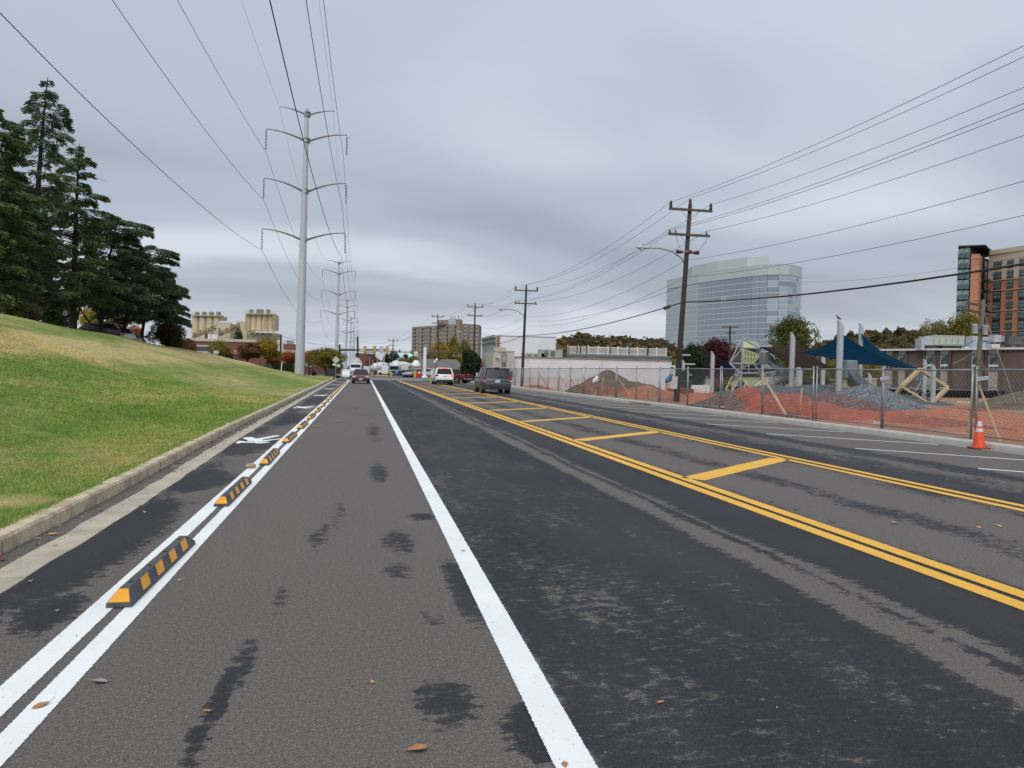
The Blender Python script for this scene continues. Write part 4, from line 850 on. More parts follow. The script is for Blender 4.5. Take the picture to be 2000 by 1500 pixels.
# ------------------------------------------------------------------ traffic signals, street lamps and signs round the junction
MASTK = mat('black_mast', (0.025, 0.022, 0.022), rough=0.5)
SIGY = mat('signal_yellow', (0.62, 0.37, 0.06), rough=0.5)
GRN = mat('green_lamp', (0.05, 0.9, 0.55), emit=2.2)
t = thing('signal_mast', 'dark signal pole and mast arm with three yellow heads, left of the junction', 'traffic signal', at(699, 737, 116)); o0 = at(699, 737, 116)
MB().tube([Vector((0, 0, -0.2)), at(698.5, 657, 116)-o0], [0.17, 0.13], 8).build('pole', MASTK, t)
MB().tube([at(664, 683.5, 116)-o0, at(760, 683, 116)-o0], [0.16, 0.10], 8).build('mast_arm', MASTK, t)
MB().cyl(at(663.5, 691, 116)-o0, at(663.5, 673, 116)-o0, 0.14, n=8).build('end_post', MASTK, t)
for px in (713, 731.5, 756):
    hd = MB().box(at(px, 684, 115.6)-o0, (0.32, 0.22, 1.05)).build('signal_head', SIGY, t)
    MB().box(at(px, 684, 115.9)-o0, (0.42, 0.06, 1.2)).build('backplate', MASTK, hd)
MB().box(at(721, 687.5, 115.6)-o0, (1.35, 0.05, 0.26)).build('street_name_plate', mat('sign_green', (0.02, 0.16, 0.08)), t)
MB().box(at(721, 687.5, 115.5)-o0, (0.95, 0.03, 0.10)).build('lettering', PLW, t)
for px, h in ((745, 1.1), (707.5, 0.5)): MB().box(at(px, 685-(h-0.5)*2, 115.8)-o0, (0.62, 0.05, h)).build('sign_back', mat('sign_back_grey', (0.50, 0.51, 0.53), rough=0.6), t)
t = thing('signal_mast', 'dark mast arm carrying two lit green signals in front of the apartment block', 'traffic signal', at(905, 742, 132)); o0 = at(905, 742, 132)
MB().tube([Vector((0, 0, -0.2)), at(904.5, 664, 132)-o0], [0.17, 0.12], 8).build('pole', MASTK, t)
MB().tube([at(904, 690, 132)-o0, at(810, 688, 132)-o0, at(734, 686, 132)-o0], [0.10, 0.08, 0.05], 8).build('mast_arm', MASTK, t)
for px, py in ((780.5, 688), (803.5, 690)):
    hd = MB().box(at(px, py, 131.6)-o0, (0.30, 0.22, 1.0)).build('signal_head', SIGY, t)
    MB().cyl(at(px, py+3.6, 131.5)-o0, at(px, py+3.6, 131.2)-o0, 0.14, n=12).build('green_lens', GRN, hd)
    for dy in (0.2, -3.2): MB().cyl(at(px, py+dy, 131.5)-o0, at(px, py+dy, 131.35)-o0, 0.11, n=12).build('dark_lens', BLACK, hd)
MB().box(at(812.5, 691, 131.6)-o0, (0.62, 0.05, 0.80)).build('lane_sign', PLW, t); MB().box(at(812.5, 692.5, 131.5)-o0, (0.16, 0.03, 0.16)).build('symbol', BLACK, t)
MB().box(at(794, 690.5, 131.6)-o0, (0.5, 0.05, 0.28)).build('lane_sign', PLW, t); MB().box(at(794, 688.3, 131.6)-o0, (0.6, 0.05, 0.14)).build('amber_plate', SIGY, t)
for i_, px in enumerate((887, 895.5, 900.5)):
    t = thing('traffic_signal', ['leftmost', 'middle', 'rightmost'][i_]+' of the three yellow signals seen from behind above the shop roof', 'traffic signal', at(px, 694, 140), 0, 'signals above the shop roof'); hd = MB().box((0, 0, 0), (0.2, 0.2, 0.7)).build('signal_head', mat('faded_signal_yellow', (0.34, 0.25, 0.08)), t)
    MB().box((0, 0, 0.6), (0.04, 0.04, 0.5)).build('hanger', MASTK, t)
wire('signal_span_cable', [at(856, 683, 154), at(887, 690, 140), at(905, 690, 134)], 0.03, WIRE, 'dark cable carrying the signals above the shop roof')
# diamond sign from behind
t = thing('warning_sign', 'grey back of a diamond warning sign with two small plates at the grass corner', 'sign', at(655.5, 741, 98)); o0 = at(655.5, 741, 98)
MB().cyl((0, 0, -0.1), at(655.5, 697, 98)-o0, 0.035, n=8).build('post', GALV, t)
q = at(656, 703, 97.9)-o0; MB().box(q, (0.70, 0.02, 0.70), M=Matrix.Rotation(R(45), 3, 'Y')).build('diamond_plate', mat('sign_back_grey'), t)
MB().box(at(653, 712, 97.9)-o0, (0.42, 0.02, 0.26)).build('plate', PLW, t); MB().box(at(661, 714, 98.1)-o0, (0.42, 0.02, 0.36)).build('plate', mat('pale_green_sign'), t)
t = thing('road_sign', 'grey back of a square sign on a short post on the crest of the bank', 'sign', at(422, 702, 100)); o0 = at(422, 702, 100)
MB().cyl((0, 0, -0.3), at(422, 686, 100)-o0, 0.045, n=8).build('post', GALV, t); MB().box(at(422, 688, 99.9)-o0, (0.62, 0.02, 0.44)).build('plate', mat('sign_back_grey'), t)
t = thing('marker_post', 'white marker post with yellow top leaning on the bank near the pylon', 'post', at(549, 725, 100)); o0 = at(549, 725, 100)
MB().cyl((0, 0, -0.3), at(550.5, 707, 100)-o0, 0.055, n=8).build('post', WHITE, t); MB().cyl(at(550.4, 708.5, 100)-o0, at(550.7, 705.5, 100)-o0, 0.06, n=8).build('yellow_cap', SIGY, t)
o = MB().beam(at(941, 765, 66), at(931, 728, 66), 0.11).build('white_post', WHITE); tag(o, 'white leaning post between the cars and the dark green tree', 'post')
for i_, (px, pt) in enumerate(((849, 705), (852.5, 701))):
    b0 = at(px, 737, 138+i_*4); t = thing('globe_lamp', ['lower', 'taller'][i_]+' black lamp post with white globe beside the shop', 'street lamp', b0, 0, 'globe lamps by the shop')
    h = (at(px, pt, 138+i_*4)-b0).z; MB().lathe((0, 0, 0), [(0.12, 0), (0.12, 0.3), (0.06, 0.4), (0.05, h-0.5), (0.09, h-0.42)], 8).build('post', BLACK, t)
    MB().lathe((0, 0, h-0.42), [(0.10, 0), (0.22, 0.12), (0.24, 0.25), (0.16, 0.42), (0.04, 0.5), (0.01, 0.62)], 12).build('globe', mat('lamp_globe', (0.75, 0.75, 0.72), rough=0.3), t, smooth=True)
b0 = at(127, 655, 62); t = thing('globe_lamp', 'black lamp post with pale lantern under the cedars on the bank', 'street lamp', b0); h = (at(127, 604, 62)-b0).z
MB().lathe((0, 0, -0.5), [(0.1, 0), (0.05, 0.8), (0.045, h-0.1)], 8).build('post', BLACK, t); MB().lathe((0, 0, h-0.55), [(0.06, 0), (0.14, 0.1), (0.17, 0.35), (0.10, 0.42), (0.02, 0.5)], 10).build('globe', mat('lamp_globe'), t, smooth=True)
t = thing('sign_pylon', 'tall white filling-station sign column on a white foot', 'sign', at(829, 737, 130)); o0 = at(829, 737, 130); h = (at(829, 678, 130)-o0).z
MB().span(-0.24, 0.24, -0.2, 0.2, 0.1, h).build('column', WHITE, t, bevel=0.03); MB().lathe((0, 0, -0.05), [(0.6, 0), (0.5, 0.2), (0.3, 0.32)], 12).build('foot', WHITE, t)
t = thing('street_sign', 'round sign and pale green plate on a thin post by the shop door', 'sign', at(845, 740, 105)); o0 = at(845, 740, 105)
MB().cyl((0, 0, -0.1), at(845, 722, 105)-o0, 0.03, n=6).build('post', GALV, t); MB().cyl(at(844, 725, 105)-o0, at(844, 725, 104.9)-o0, 0.22, n=14).build('round_plate', PLW, t); MB().box(at(848.5, 722, 104.9)-o0, (0.36, 0.02, 0.3)).build('plate', mat('pale_green_sign'), t)
t = thing('parking_sign', 'pale sign on the utility pole by the dark green tree', 'sign', at(924.5, 721, 113)); MB().box((0, 0, 0), (0.42, 0.02, 0.8)).build('plate', mat('pale_green_sign'), t)
t = thing('wall_sign', 'red and navy square sign on the cream building facade', 'sign', at(943, 713.5, 109.5)); MB().box((0, 0, 0.1), (0.55, 0.05, 0.42)).build('red_panel', mat('sign_red', (0.45, 0.02, 0.03)), t); MB().box((0, 0, -0.19), (0.55, 0.05, 0.14)).build('navy_panel', BLUE, t)
t = thing('hydrant', 'yellow fire hydrant at the kerb left of the white car', 'hydrant', at(842.5, 747, 84)); MB().lathe((0, 0, 0), [(0.2, 0), (0.2, 0.06), (0.13, 0.08), (0.12, 0.5), (0.17, 0.52), (0.15, 0.62), (0.06, 0.72), (0.03, 0.76)], 12).build('barrel', mat('hydrant_yellow', (0.55, 0.50, 0.10)), t, smooth=True, angle=R(35)); MB().cyl((-0.22, 0, 0.4), (0.22, 0, 0.4), 0.06, n=8).build('nozzle', mat('hydrant_yellow'), t)
t = thing('newspaper_box', 'red and yellow vending boxes by the white sign column', 'box', at(819, 738, 128)); MB().span(-0.5, 0.35, -0.3, 0.3, 0, 1.15).build('red_box', mat('box_red', (0.45, 0.03, 0.03), rough=0.5), t); MB().span(-0.95, -0.54, -0.3, 0.3, 0, 1.2).build('yellow_box', SIGY, t); MB().span(-0.25, 0.1, -0.32, -0.301, 0.7, 1.05).build('label_panel', PLW, t)
for i_, (px, w) in enumerate(((726.5, 0.55), (740, 1.2), (752, 1.2), (764, 0.5))):
    o = MB().lathe((0, 0, 0), [(0.24, 0), (0.24, 0.7), (0.12, 0.82)], 10).build('bollard', SIGY) if w < 1 else MB().span(-0.6, 0.6, -0.2, 0.2, 0, 0.35).build('bollard', SIGY, bevel=0.05)
    o.location = at(px, 735.5, 150); tag(o, ['leftmost yellow bollard at the plant gate beside the red car', 'low yellow barrier left of the gate pole', 'low yellow barrier in front of the parked trucks', 'upright yellow bollard at the foot of the far utility pole'][i_], 'bollard', 'yellow barriers at the plant gate')
for i_, (px, yt) in enumerate(((722, 697), (728, 702), (737, 695), (749, 703), (750.5, 680))):
    b0 = at(px, 735, 170+i_*6); tag(MB().cyl(b0, at(px, yt, 170+i_*6), 0.09, n=6).build('gate_post', mat('pale_post', (0.38, 0.37, 0.33))), ['leftmost thin pale post in the plant yard', 'second thin pale post in the plant yard', 'third thin pale post in the plant yard', 'fourth thin pale post in the plant yard', 'thin dark lamp pole in the plant yard'][i_], 'post', 'thin posts in the plant yard')
# ------------------------------------------------------------------ vehicles
def paint(name, c, metal=0.3, rough=0.32): return mat(name, c, tuple(x*0.93 for x in c), rough+0.06, 2, metal=metal, coat=0.4)
RED_L = mat('tail_red', (0.42, 0.012, 0.012), rough=0.2); BRK = mat('brake_lit', (0.95, 0.06, 0.04), emit=1.3); HLG = mat('headlamp_glass', (0.62, 0.64, 0.66), rough=0.12)
TRIM = mat('black_trim', (0.022, 0.022, 0.024), rough=0.55); PLT = mat('licence_plate', (0.62, 0.64, 0.66), (0.5, 0.52, 0.56), 0.5, 30); CHR = mat('chrome', (0.62, 0.63, 0.65), rough=0.2, metal=0.9)
SHADEG = mat('tinted_glass', (0.022, 0.027, 0.033), (0.013, 0.016, 0.020), 0.14, 0.6, spec=0.28)
def wheel(t, x, y, r, w):
    s = 1 if x > 0 else -1
    wl = bpy.data.objects.new('wheel', None); col.objects.link(wl); wl.parent = t; wl.location = (x, y, r)
    prof = [(r*0.62, -w/2), (r*0.94, -w/2), (r, -w/2+0.03), (r, w/2-0.03), (r*0.94, w/2), (r*0.62, w/2)]
    mb = MB(); n = 18; rings = []
    for rr, xx in prof: rings.append([(xx, rr*math.cos(2*math.pi*j/n), rr*math.sin(2*math.pi*j/n)) for j in range(n)])
    mb.loft(rings); mb.build('tyre', TYRE, wl, smooth=True, angle=R(35))
    mb = MB(); mb.cyl((s*(w/2-0.05), 0, 0), (s*(w/2-0.02), 0, 0), r*0.63, n=16)
    for k in range(5):
        a = 2*math.pi*k/5; mb.beam((s*(w/2-0.01), 0, 0), (s*(w/2-0.01), r*0.6*math.cos(a), r*0.6*math.sin(a)), 0.05, 0.09)
    mb.build('rim', RIM, wl)
def loft_body(name, secs, m, t, bevel=0.0):
    """secs: (y, half width, z bottom, z belt)"""
    rings = []
    for y, w, zb, zt in secs:
        h = zt-zb
        half = [(0.90*w, zb), (w*0.985, zb+0.12*h), (w, zb+0.45*h), (w*0.985, zb+0.75*h), (w*0.94, zb+0.95*h), (w*0.86, zt)]
        rings.append([(x, y, z) for x, z in half]+[(-x, y, z) for x, z in half[::-1]])
    return MB().loft(rings).build(name, m, t, smooth=True, angle=R(38))
def greenhouse(t, pm, y0b, y1b, y0t, y1t, zb, zt, wb, wt, split=(0.4,), rear_w=0.07, roofcol=None, rpill=0.10):
    """glass house y0=rear, y1=front; b=base, t=top"""
    B_ = [(-wb, y0b, zb), (wb, y0b, zb), (wb, y1b, zb), (-wb, y1b, zb)]; T_ = [(-wt, y0t, zt), (wt, y0t, zt), (wt, y1t, zt), (-wt, y1t, zt)]
    MB().add(B_+T_, [(0, 1, 5, 4), (1, 2, 6, 5), (2, 3, 7, 6), (3, 0, 4, 7), (4, 5, 6, 7), (0, 3, 2, 1)]).build('window_glass', SHADEG, t)
    mb = MB(); Bv = [Vector(p) for p in B_]; Tv = [Vector(p) for p in T_]
    for i, w in ((0, rpill), (1, rpill), (2, 0.045), (3, 0.045)): mb.beam(Bv[i]*1.0, Tv[i]*1.0, w, w*0.8)
    for f_ in split:
        for a, b, c, d in ((0, 3, 4, 7), (1, 2, 5, 6)):
            p = Bv[a].lerp(Bv[b], f_); q = (T_[a], T_[b]); q = Tv[a].lerp(Tv[b], f_); mb.beam(p, q, 0.03, 0.07)
    mb.build('pillars', pm, t)
    rings = [[(-wt*0.98, y, z0), (-wt, y, z0+0.03), (-wt*0.85, y, z0+0.075+cr0), (wt*0.85, y, z0+0.075+cr0), (wt, y, z0+0.03), (wt*0.98, y, z0)] for y, z0, cr0 in ((y0t-0.06, zt-0.03, -0.03), (y0t+0.12, zt-0.02, 0.0), ((y0t+y1t)/2, zt-0.01, 0.02), (y1t-0.1, zt-0.02, 0.0), (y1t+0.06, zt-0.04, -0.03))]
    MB().loft(rings).build('roof', roofcol or pm, t, smooth=True, angle=R(40))
def vehicle(name, label, cat, loc, rz, kind, pm, lit=False, low=False):
    t = thing(name, label, cat, loc, rz)
    if kind == 'suv_grey':     # boxy mid-size SUV
        L, Wd, H, r = 4.85, 0.985, 1.82, 0.38
        loft_body('body', [(-L/2, Wd*0.90, 0.50, 0.92), (-L/2+0.06, Wd*0.97, 0.36, 1.02), (-L/2+0.25, Wd, 0.30, 1.07), (-1.2, Wd, 0.28, 1.08), (0.6, Wd, 0.28, 1.07), (1.35, Wd, 0.28, 1.03), (2.1, Wd*0.96, 0.32, 0.95), (L/2, Wd*0.84, 0.42, 0.78)], pm, t)
        greenhouse(t, pm, -L/2+0.13, 1.25, -L/2+0.42, 0.50, 1.05, H-0.09, Wd*0.93, Wd*0.76, (0.28, 0.58), rpill=0.17)
        MB().box((0, -L/2+0.02, 0.60), (Wd*1.86, 0.16, 0.30)).build('rear_bumper', pm, t, bevel=0.05)
        MB().box((0, -L/2+0.06, 0.40), (Wd*1.75, 0.22, 0.22)).build('lower_trim', TRIM, t, bevel=0.03)
        for s in (-1, 1):
            MB().box((s*Wd*0.885, -L/2+0.045, 0.97), (0.17, 0.16, 0.36)).build('tail_light', RED_L, t, bevel=0.02)
            MB().box((s*Wd*0.89, -L/2-0.02, 0.86), (0.13, 0.06, 0.07)).build('reverse_lens', HLG, t)
            MB().tube([(s*Wd*0.70, -L/2+0.6, H), (s*Wd*0.70, -L/2+0.65, H+0.05), (s*Wd*0.70, 0.2, H+0.05), (s*Wd*0.70, 0.3, H)], 0.018, 6).build('roof_rail', TRIM, t)
        MB().box((0, -L/2-0.005, 1.00), (0.62, 0.05, 0.06)).build('chrome_bar', CHR, t); MB().box((0, -L/2-0.012, 0.86), (0.34, 0.02, 0.17)).build('licence_plate', PLT, t)
        MB().box((0, -L/2+0.34, H-0.045), (0.30, 0.10, 0.05)).build('high_brake_light', RED_L, t); MB().beam((0.0, -L/2+0.07, 1.10), (0.42, -L/2+0.14, 1.17), 0.025).build('wiper', TRIM, t)
    elif kind == 'suv_white':
        L, Wd, H, r = 4.8, 0.965, 1.76, 0.37
        loft_body('body', [(-L/2, Wd*0.84, 0.55, 0.95), (-L/2+0.08, Wd*0.93, 0.36, 1.06), (-L/2+0.35, Wd, 0.28, 1.10), (-1.2, Wd, 0.26, 1.09), (0.6, Wd, 0.26, 1.05), (1.35, Wd, 0.26, 1.0), (2.1, Wd*0.95, 0.3, 0.9), (L/2, Wd*0.8, 0.42, 0.72)], pm, t)
        greenhouse(t, pm, -L/2+0.16, 1.2, -L/2+0.62, 0.45, 1.07, H-0.09, Wd*0.90, Wd*0.70, (0.28, 0.58), rpill=0.12)
        MB().box((0, -L/2+0.05, 0.62), (Wd*1.86, 0.20, 0.26)).build('rear_bumper', pm, t, bevel=0.06)
        MB().box((0, -L/2+0.10, 0.40), (Wd*1.7, 0.26, 0.2)).build('lower_trim', TRIM, t, bevel=0.03)
        for s in (-1, 1): MB().box((s*Wd*0.80, -L/2+0.07, 0.93), (0.36, 0.14, 0.17), M=Matrix.Rotation(R(-8*s), 3, 'Y')).build('tail_light', BRK if (lit and s > 0) else RED_L, t, bevel=0.03)
        MB().box((0, -L/2+0.50, H-0.07), (0.62, 0.08, 0.06)).build('high_brake_light', BRK if lit else RED_L, t)
        MB().box((0, -L/2-0.005, 0.86), (0.34, 0.02, 0.17)).build('licence_plate', PLT, t)
        for s in (-1, 1): MB().box((s*0.62, -L/2, 0.42), (0.22, 0.06, 0.06)).build('exhaust_tip', CHR, t)
    elif kind == 'sedan':
        L, Wd, H, r = 4.45, 0.85, 1.45, 0.31
        loft_body('body', [(-L/2, Wd*0.80, 0.5, 0.85), (-L/2+0.1, Wd*0.92, 0.32, 0.98), (-1.5, Wd, 0.25, 1.0), (0.3, Wd, 0.22, 0.95), (1.0, Wd, 0.22, 0.92), (1.6, Wd*0.98, 0.24, 0.84), (2.02, Wd*0.90, 0.27, 0.72), (L/2, Wd*0.70, 0.32, 0.56)], pm, t)
        greenhouse(t, pm, -1.75, 1.10, -1.05, 0.25, 0.93, H-0.08, Wd*0.90, Wd*0.66, (0.30, 0.58), rpill=0.07)
        MB().box((0, L/2-0.06, 0.56), (0.62, 0.10, 0.16)).build('grille', TRIM, t, bevel=0.02)
        for s in (-1, 1):
            MB().beam((s*0.16, L/2+0.0, 0.44), (s*0.36, L/2-0.03, 0.70), 0.045).build('chrome_bar', CHR, t)
            MB().box((s*0.62, L/2-0.20, 0.68), (0.34, 0.30, 0.15), M=Matrix.Rotation(R(-s*22), 3, 'Z')).build('headlight', HLG, t, bevel=0.03)
            MB().box((s*0.62, L/2-0.12, 0.40), (0.18, 0.08, 0.07)).build('fog_light', TRIM, t)
        MB().box((0, L/2-0.04, 0.33), (0.95, 0.14, 0.13)).build('lower_grille', TRIM, t); MB().box((0, L/2+0.035, 0.45), (0.30, 0.02, 0.13)).build('licence_plate', PLT, t); MB().cyl((0, L/2-0.02, 0.60), (0, L/2+0.02, 0.60), 0.06, n=12).build('badge', CHR, t)
    elif kind == 'pickup':
        L, Wd, H, r = 5.6, 0.97, 1.9, 0.40
        loft_body('body', [(-L/2, Wd*0.92, 0.55, 1.15), (-L/2+0.1, Wd, 0.5, 1.18), (-0.6, Wd, 0.42, 1.17), (0.6, Wd, 0.42, 1.17), (1.4, Wd, 0.42, 1.15), (2.4, Wd*0.97, 0.45, 1.08), (L/2, Wd*0.88, 0.5, 0.95)], pm, t)
        greenhouse(t, pm, -0.75, 1.35, -0.6, 0.75, 1.14, H-0.08, Wd*0.92, Wd*0.76, (0.45,), rpill=0.12)
        MB().span(-Wd*0.82, Wd*0.82, -L/2+0.12, -0.85, 1.16, 1.20).build('truck_bed', TRIM, t)
        for s in (-1, 1): MB().box((s*Wd*0.88, -L/2+0.03, 0.98), (0.16, 0.12, 0.34)).build('tail_light', RED_L, t)
        MB().box((0, -L/2-0.05, 0.58), (Wd*1.8, 0.16, 0.2)).build('rear_bumper', CHR, t); 
        for s in (-1, 1): MB().box((s*0.72, L/2-0.05, 0.82), (0.3, 0.15, 0.2)).build('headlight', HLG, t)
    else:                       # plain parked car
        L, Wd, H, r = 4.4, 0.88, 1.5, 0.32
        loft_body('body', [(-L/2, Wd*0.85, 0.45, 0.85), (-L/2+0.15, Wd*0.95, 0.3, 0.95), (0, Wd, 0.25, 0.95), (1.2, Wd, 0.25, 0.92), (L/2-0.2, Wd*0.92, 0.3, 0.78), (L/2, Wd*0.8, 0.38, 0.62)], pm, t)
        greenhouse(t, pm, -1.8, 1.1, -1.3, 0.3, 0.92, H-0.08, Wd*0.9, Wd*0.7, (0.3, 0.6))
        for s in (-1, 1): MB().box((s*Wd*0.75, -L/2+0.03, 0.8), (0.25, 0.1, 0.15)).build('tail_light', RED_L, t); MB().box((s*Wd*0.72, L/2-0.10, 0.62), (0.3, 0.2, 0.13)).build('headlight', HLG, t)
    wb = L*0.295
    for y in (-wb, wb+0.08):
        for s in (-1, 1):
            wheel(t, s*(Wd-0.12), y, r, 0.22)
            MB().cyl((s*(Wd-0.26), y, r+0.01), (s*(Wd+0.004), y, r+0.01), r+0.055, n=18).build('wheel_arch', TRIM, t)
    for s in (-1, 1): MB().box((s*(Wd+0.08), L*0.16, 1.05 if H > 1.6 else 0.98), (0.18, 0.10, 0.14)).build('mirror', pm, t, bevel=0.03)
    return t
vehicle('car', 'dark grey SUV driving away in the far lane, nearest of the cars', 'car', (9.1, 51.4+2.4, 0.002), R(-0.5), 'suv_grey', paint('gunmetal_paint', (0.05, 0.062, 0.07)))
vehicle('car', 'white SUV with a red brake light lit, driving away behind the grey SUV', 'car', (8.35, 78.4+2.4, 0.002), R(0), 'suv_white', paint('white_car_paint', (0.72, 0.73, 0.74), 0.0), lit=True)
pk = vehicle('pickup_truck', 'dark red pickup truck at the kerb beside the white SUV', 'pickup truck', (at(916, 745, 89)+Vector((-1.85, 1.85, 0))).xy.to_3d(), R(45), 'pickup', paint('dark_red_paint', (0.12, 0.010, 0.015))); pk.scale = (0.88, 0.88, 0.88)
vehicle('car', 'dark red sedan coming toward the camera in the left lane', 'car', (-0.06, 76.8+2.2, 0.002), R(180), 'sedan', paint('maroon_paint', (0.15, 0.015, 0.025)))
# mixer truck behind the sedan
t = thing('mixer_truck', 'white concrete mixer truck with grey drum behind the red sedan', 'truck', (-0.85, 111.5, 0), R(180)); t.scale = (0.84, 0.84, 0.84)
WTP = paint('truck_white', (0.74, 0.75, 0.76), 0.0)
MB().loft([[(-0.95*a, y, 0.9), (0.95*a, y, 0.9), (0.95*a, y, z), (0.8*a, y, z+0.12), (-0.8*a, y, z+0.12), (-0.95*a, y, z)] for a, y, z in ((1, -0.6, 1.75), (0.95, 0.2, 1.70), (0.85, 1.0, 1.60), (0.8, 1.25, 1.35))]).build('bonnet', WTP, t)
MB().loft([[(-0.98, y, 0.9), (0.98, y, 0.9), (0.98, y, z-0.1), (0.9, y, z), (-0.9, y, z), (-0.98, y, z-0.1)] for y, z in ((-2.2, 2.6), (-1.0, 2.65), (-0.62, 2.55))]).build('cab', WTP, t)
MB().add([(-0.85, -0.60, 1.72), (0.85, -0.60, 1.72), (0.80, -0.60, 2.38), (-0.80, -0.60, 2.38), (-0.85, -0.55, 1.72), (0.85, -0.55, 1.72), (0.80, -0.58, 2.38), (-0.80, -0.58, 2.38)], [(0, 1, 2, 3), (4, 7, 6, 5), (0, 4, 5, 1), (3, 2, 6, 7), (0, 3, 7, 4), (1, 5, 6, 2)]).build('windscreen', SHADEG, t)
MB().box((0, 1.27, 1.2), (1.0, 0.06, 0.5)).build('grille', CHR, t); MB().box((0, 1.3, 0.72), (2.0, 0.25, 0.3)).build('bumper', WTP, t)
mb = MB(); rings = []
for u_, rr in ((0, 0.4), (0.12, 0.95), (0.4, 1.18), (0.7, 1.05), (1.0, 0.5)):
    y = -2.4-u_*4.6; z = 2.0+u_*0.9; rings.append([(rr*math.cos(a), y+0.2*rr*math.sin(a), z+rr*math.sin(a)) for a in [2*math.pi*j/16 for j in range(16)]])
mb.loft(rings).build('drum', mat('mixer_drum', (0.50, 0.49, 0.46), (0.35, 0.34, 0.32), 0.6, 1.5), t, smooth=True)
MB().span(-0.5, 0.5, -7, 1.0, 0.6, 0.95).build('chassis', TRIM, t)
for y in (0.6, -4.6, -5.8):
    for s in (-1, 1): wheel(t, s*0.92, y, 0.5, 0.3)
for s in (-1, 1): MB().box((s*1.2, -0.4, 1.9), (0.22, 0.12, 0.5)).build('mirror', TRIM, t)
for s in (-1, 1): MB().box((s*0.75, 1.2, 1.15), (0.3, 0.1, 0.22)).build('headlight', HLG, t)
# trucks and cars parked in the plant yard
def yard_mixer(px, d, lab, cab, rz):
    o_ = at(px, 735.5, d); t = thing('mixer_truck', lab, 'truck', o_, rz, 'mixer trucks in the plant yard')
    MB().span(-1.1, 1.1, 0.2, 2.0, 0.6, 2.5).build('cab', cab, t, bevel=0.12); MB().span(-0.95, 0.95, 1.98, 2.02, 1.5, 2.3).build('windscreen', SHADEG, t); MB().span(-1.0, 1.0, 2.0, 3.0, 0.6, 1.5).build('bonnet', cab, t, bevel=0.1); MB().span(-0.5, 0.5, 2.98, 3.04, 0.75, 1.35).build('grille', TRIM, t)
    rings = []
    for u_, rr in ((0, 0.4), (0.15, 1.0), (0.45, 1.2), (0.75, 1.0), (1.0, 0.45)):
        rings.append([(rr*math.cos(a), -0.2-u_*4.6, 2.1+u_*0.8+rr*math.sin(a)) for a in [2*math.pi*j/14 for j in range(14)]])
    MB().loft(rings).build('drum', mat('white_drum', (0.66, 0.67, 0.68), (0.5, 0.5, 0.5), 0.6, 1), t, smooth=True); MB().span(-0.5, 0.5, -5, 2.5, 0.5, 0.8).build('chassis', TRIM, t)
    for y in (2.2, -2.6, -3.9):
        for s in (-1, 1): MB().cyl((s*0.75, y, 0.5), (s*1.1, y, 0.5), 0.5, n=14).build('wheel', TYRE, t)
yard_mixer(763, 185, 'white-drummed mixer truck with pale cab parked side-on in the plant yard', paint('truck_white', (0.74,)*3), R(60))
yard_mixer(771, 172, 'pale blue mixer truck facing the camera in the plant yard', paint('pale_blue_paint', (0.24, 0.32, 0.40), 0.1), R(172))
yard_mixer(722, 190, 'white-drummed mixer truck half hidden by the red sedan', paint('truck_white', (0.74,)*3), R(110))
for px, d, k_, c_, rz, lab in ((784, 170, 'car', (0.02, 0.035, 0.12), 100, 'dark blue car right of the pale blue mixer truck'), (803, 142, 'car', (0.30, 0.27, 0.28), 150, 'silver and maroon car by the bush at the filling station'), (812, 138, 'car', (0.4, 0.4, 0.4), 130, 'silver car behind the red vending box'), (834, 134, 'car', (0.62, 0.63, 0.65), 95, 'white car parked right of the white sign column')):
    vehicle('car', lab, 'car', at(px, 736.5, d), R(rz), k_, paint('paint_%d' % px, c_))
o = MB().span(-4.5, 4.5, -1.2, 1.2, 0.5, 3.0).build('trailer', paint('trailer_white', (0.6, 0.6, 0.57), 0.0), bevel=0.1); o.location = at(800, 735, 175); o.rotation_euler = (0, 0, R(-15)); tag(o, 'long white trailer behind the bush at the filling station', 'trailer')
for px, py, d, c_, rz, lab in ((221, 664, 74, (0.62, 0.63, 0.65), 55, 'white car parked under the cedars on the bank'), (240, 671, 80, (0.35, 0.36, 0.37), 50, 'silver-grey car parked right of the white car under the cedars'), (186, 656, 70, (0.02, 0.02, 0.022), 60, 'black car parked left of the white car under the cedars')):
    q = at(px, py+6, d); vehicle('car', lab, 'car', q, R(rz), 'car', paint('bank_paint_%d' % px, c_))
# white two-wheeled trailer/van nose on the left behind the sedan
t = thing('van', 'white van nose showing between the kerb and the red sedan', 'van', (-2.1, 109.5, 0), R(180)); t.scale = (0.62, 0.62, 0.62)
MB().loft([[(-0.85, y, 0.4), (0.85, y, 0.4), (0.85, y, z), (0.7, y, z+0.12), (-0.7, y, z+0.12), (-0.85, y, z)] for y, z in ((-4, 1.9), (-0.9, 1.9), (0.0, 1.15), (0.8, 0.95), (1.0, 0.7))]).build('body', WTP, t); 
for s in (-1, 1):
    wheel(t, s*0.76, 0.3, 0.33, 0.22); wheel(t, s*0.76, -3, 0.33, 0.22)
MB().box((0, -0.40, 1.52), (1.35, 0.05, 0.62), M=Matrix.Rotation(R(40), 3, 'X')).build('windscreen', SHADEG, t)

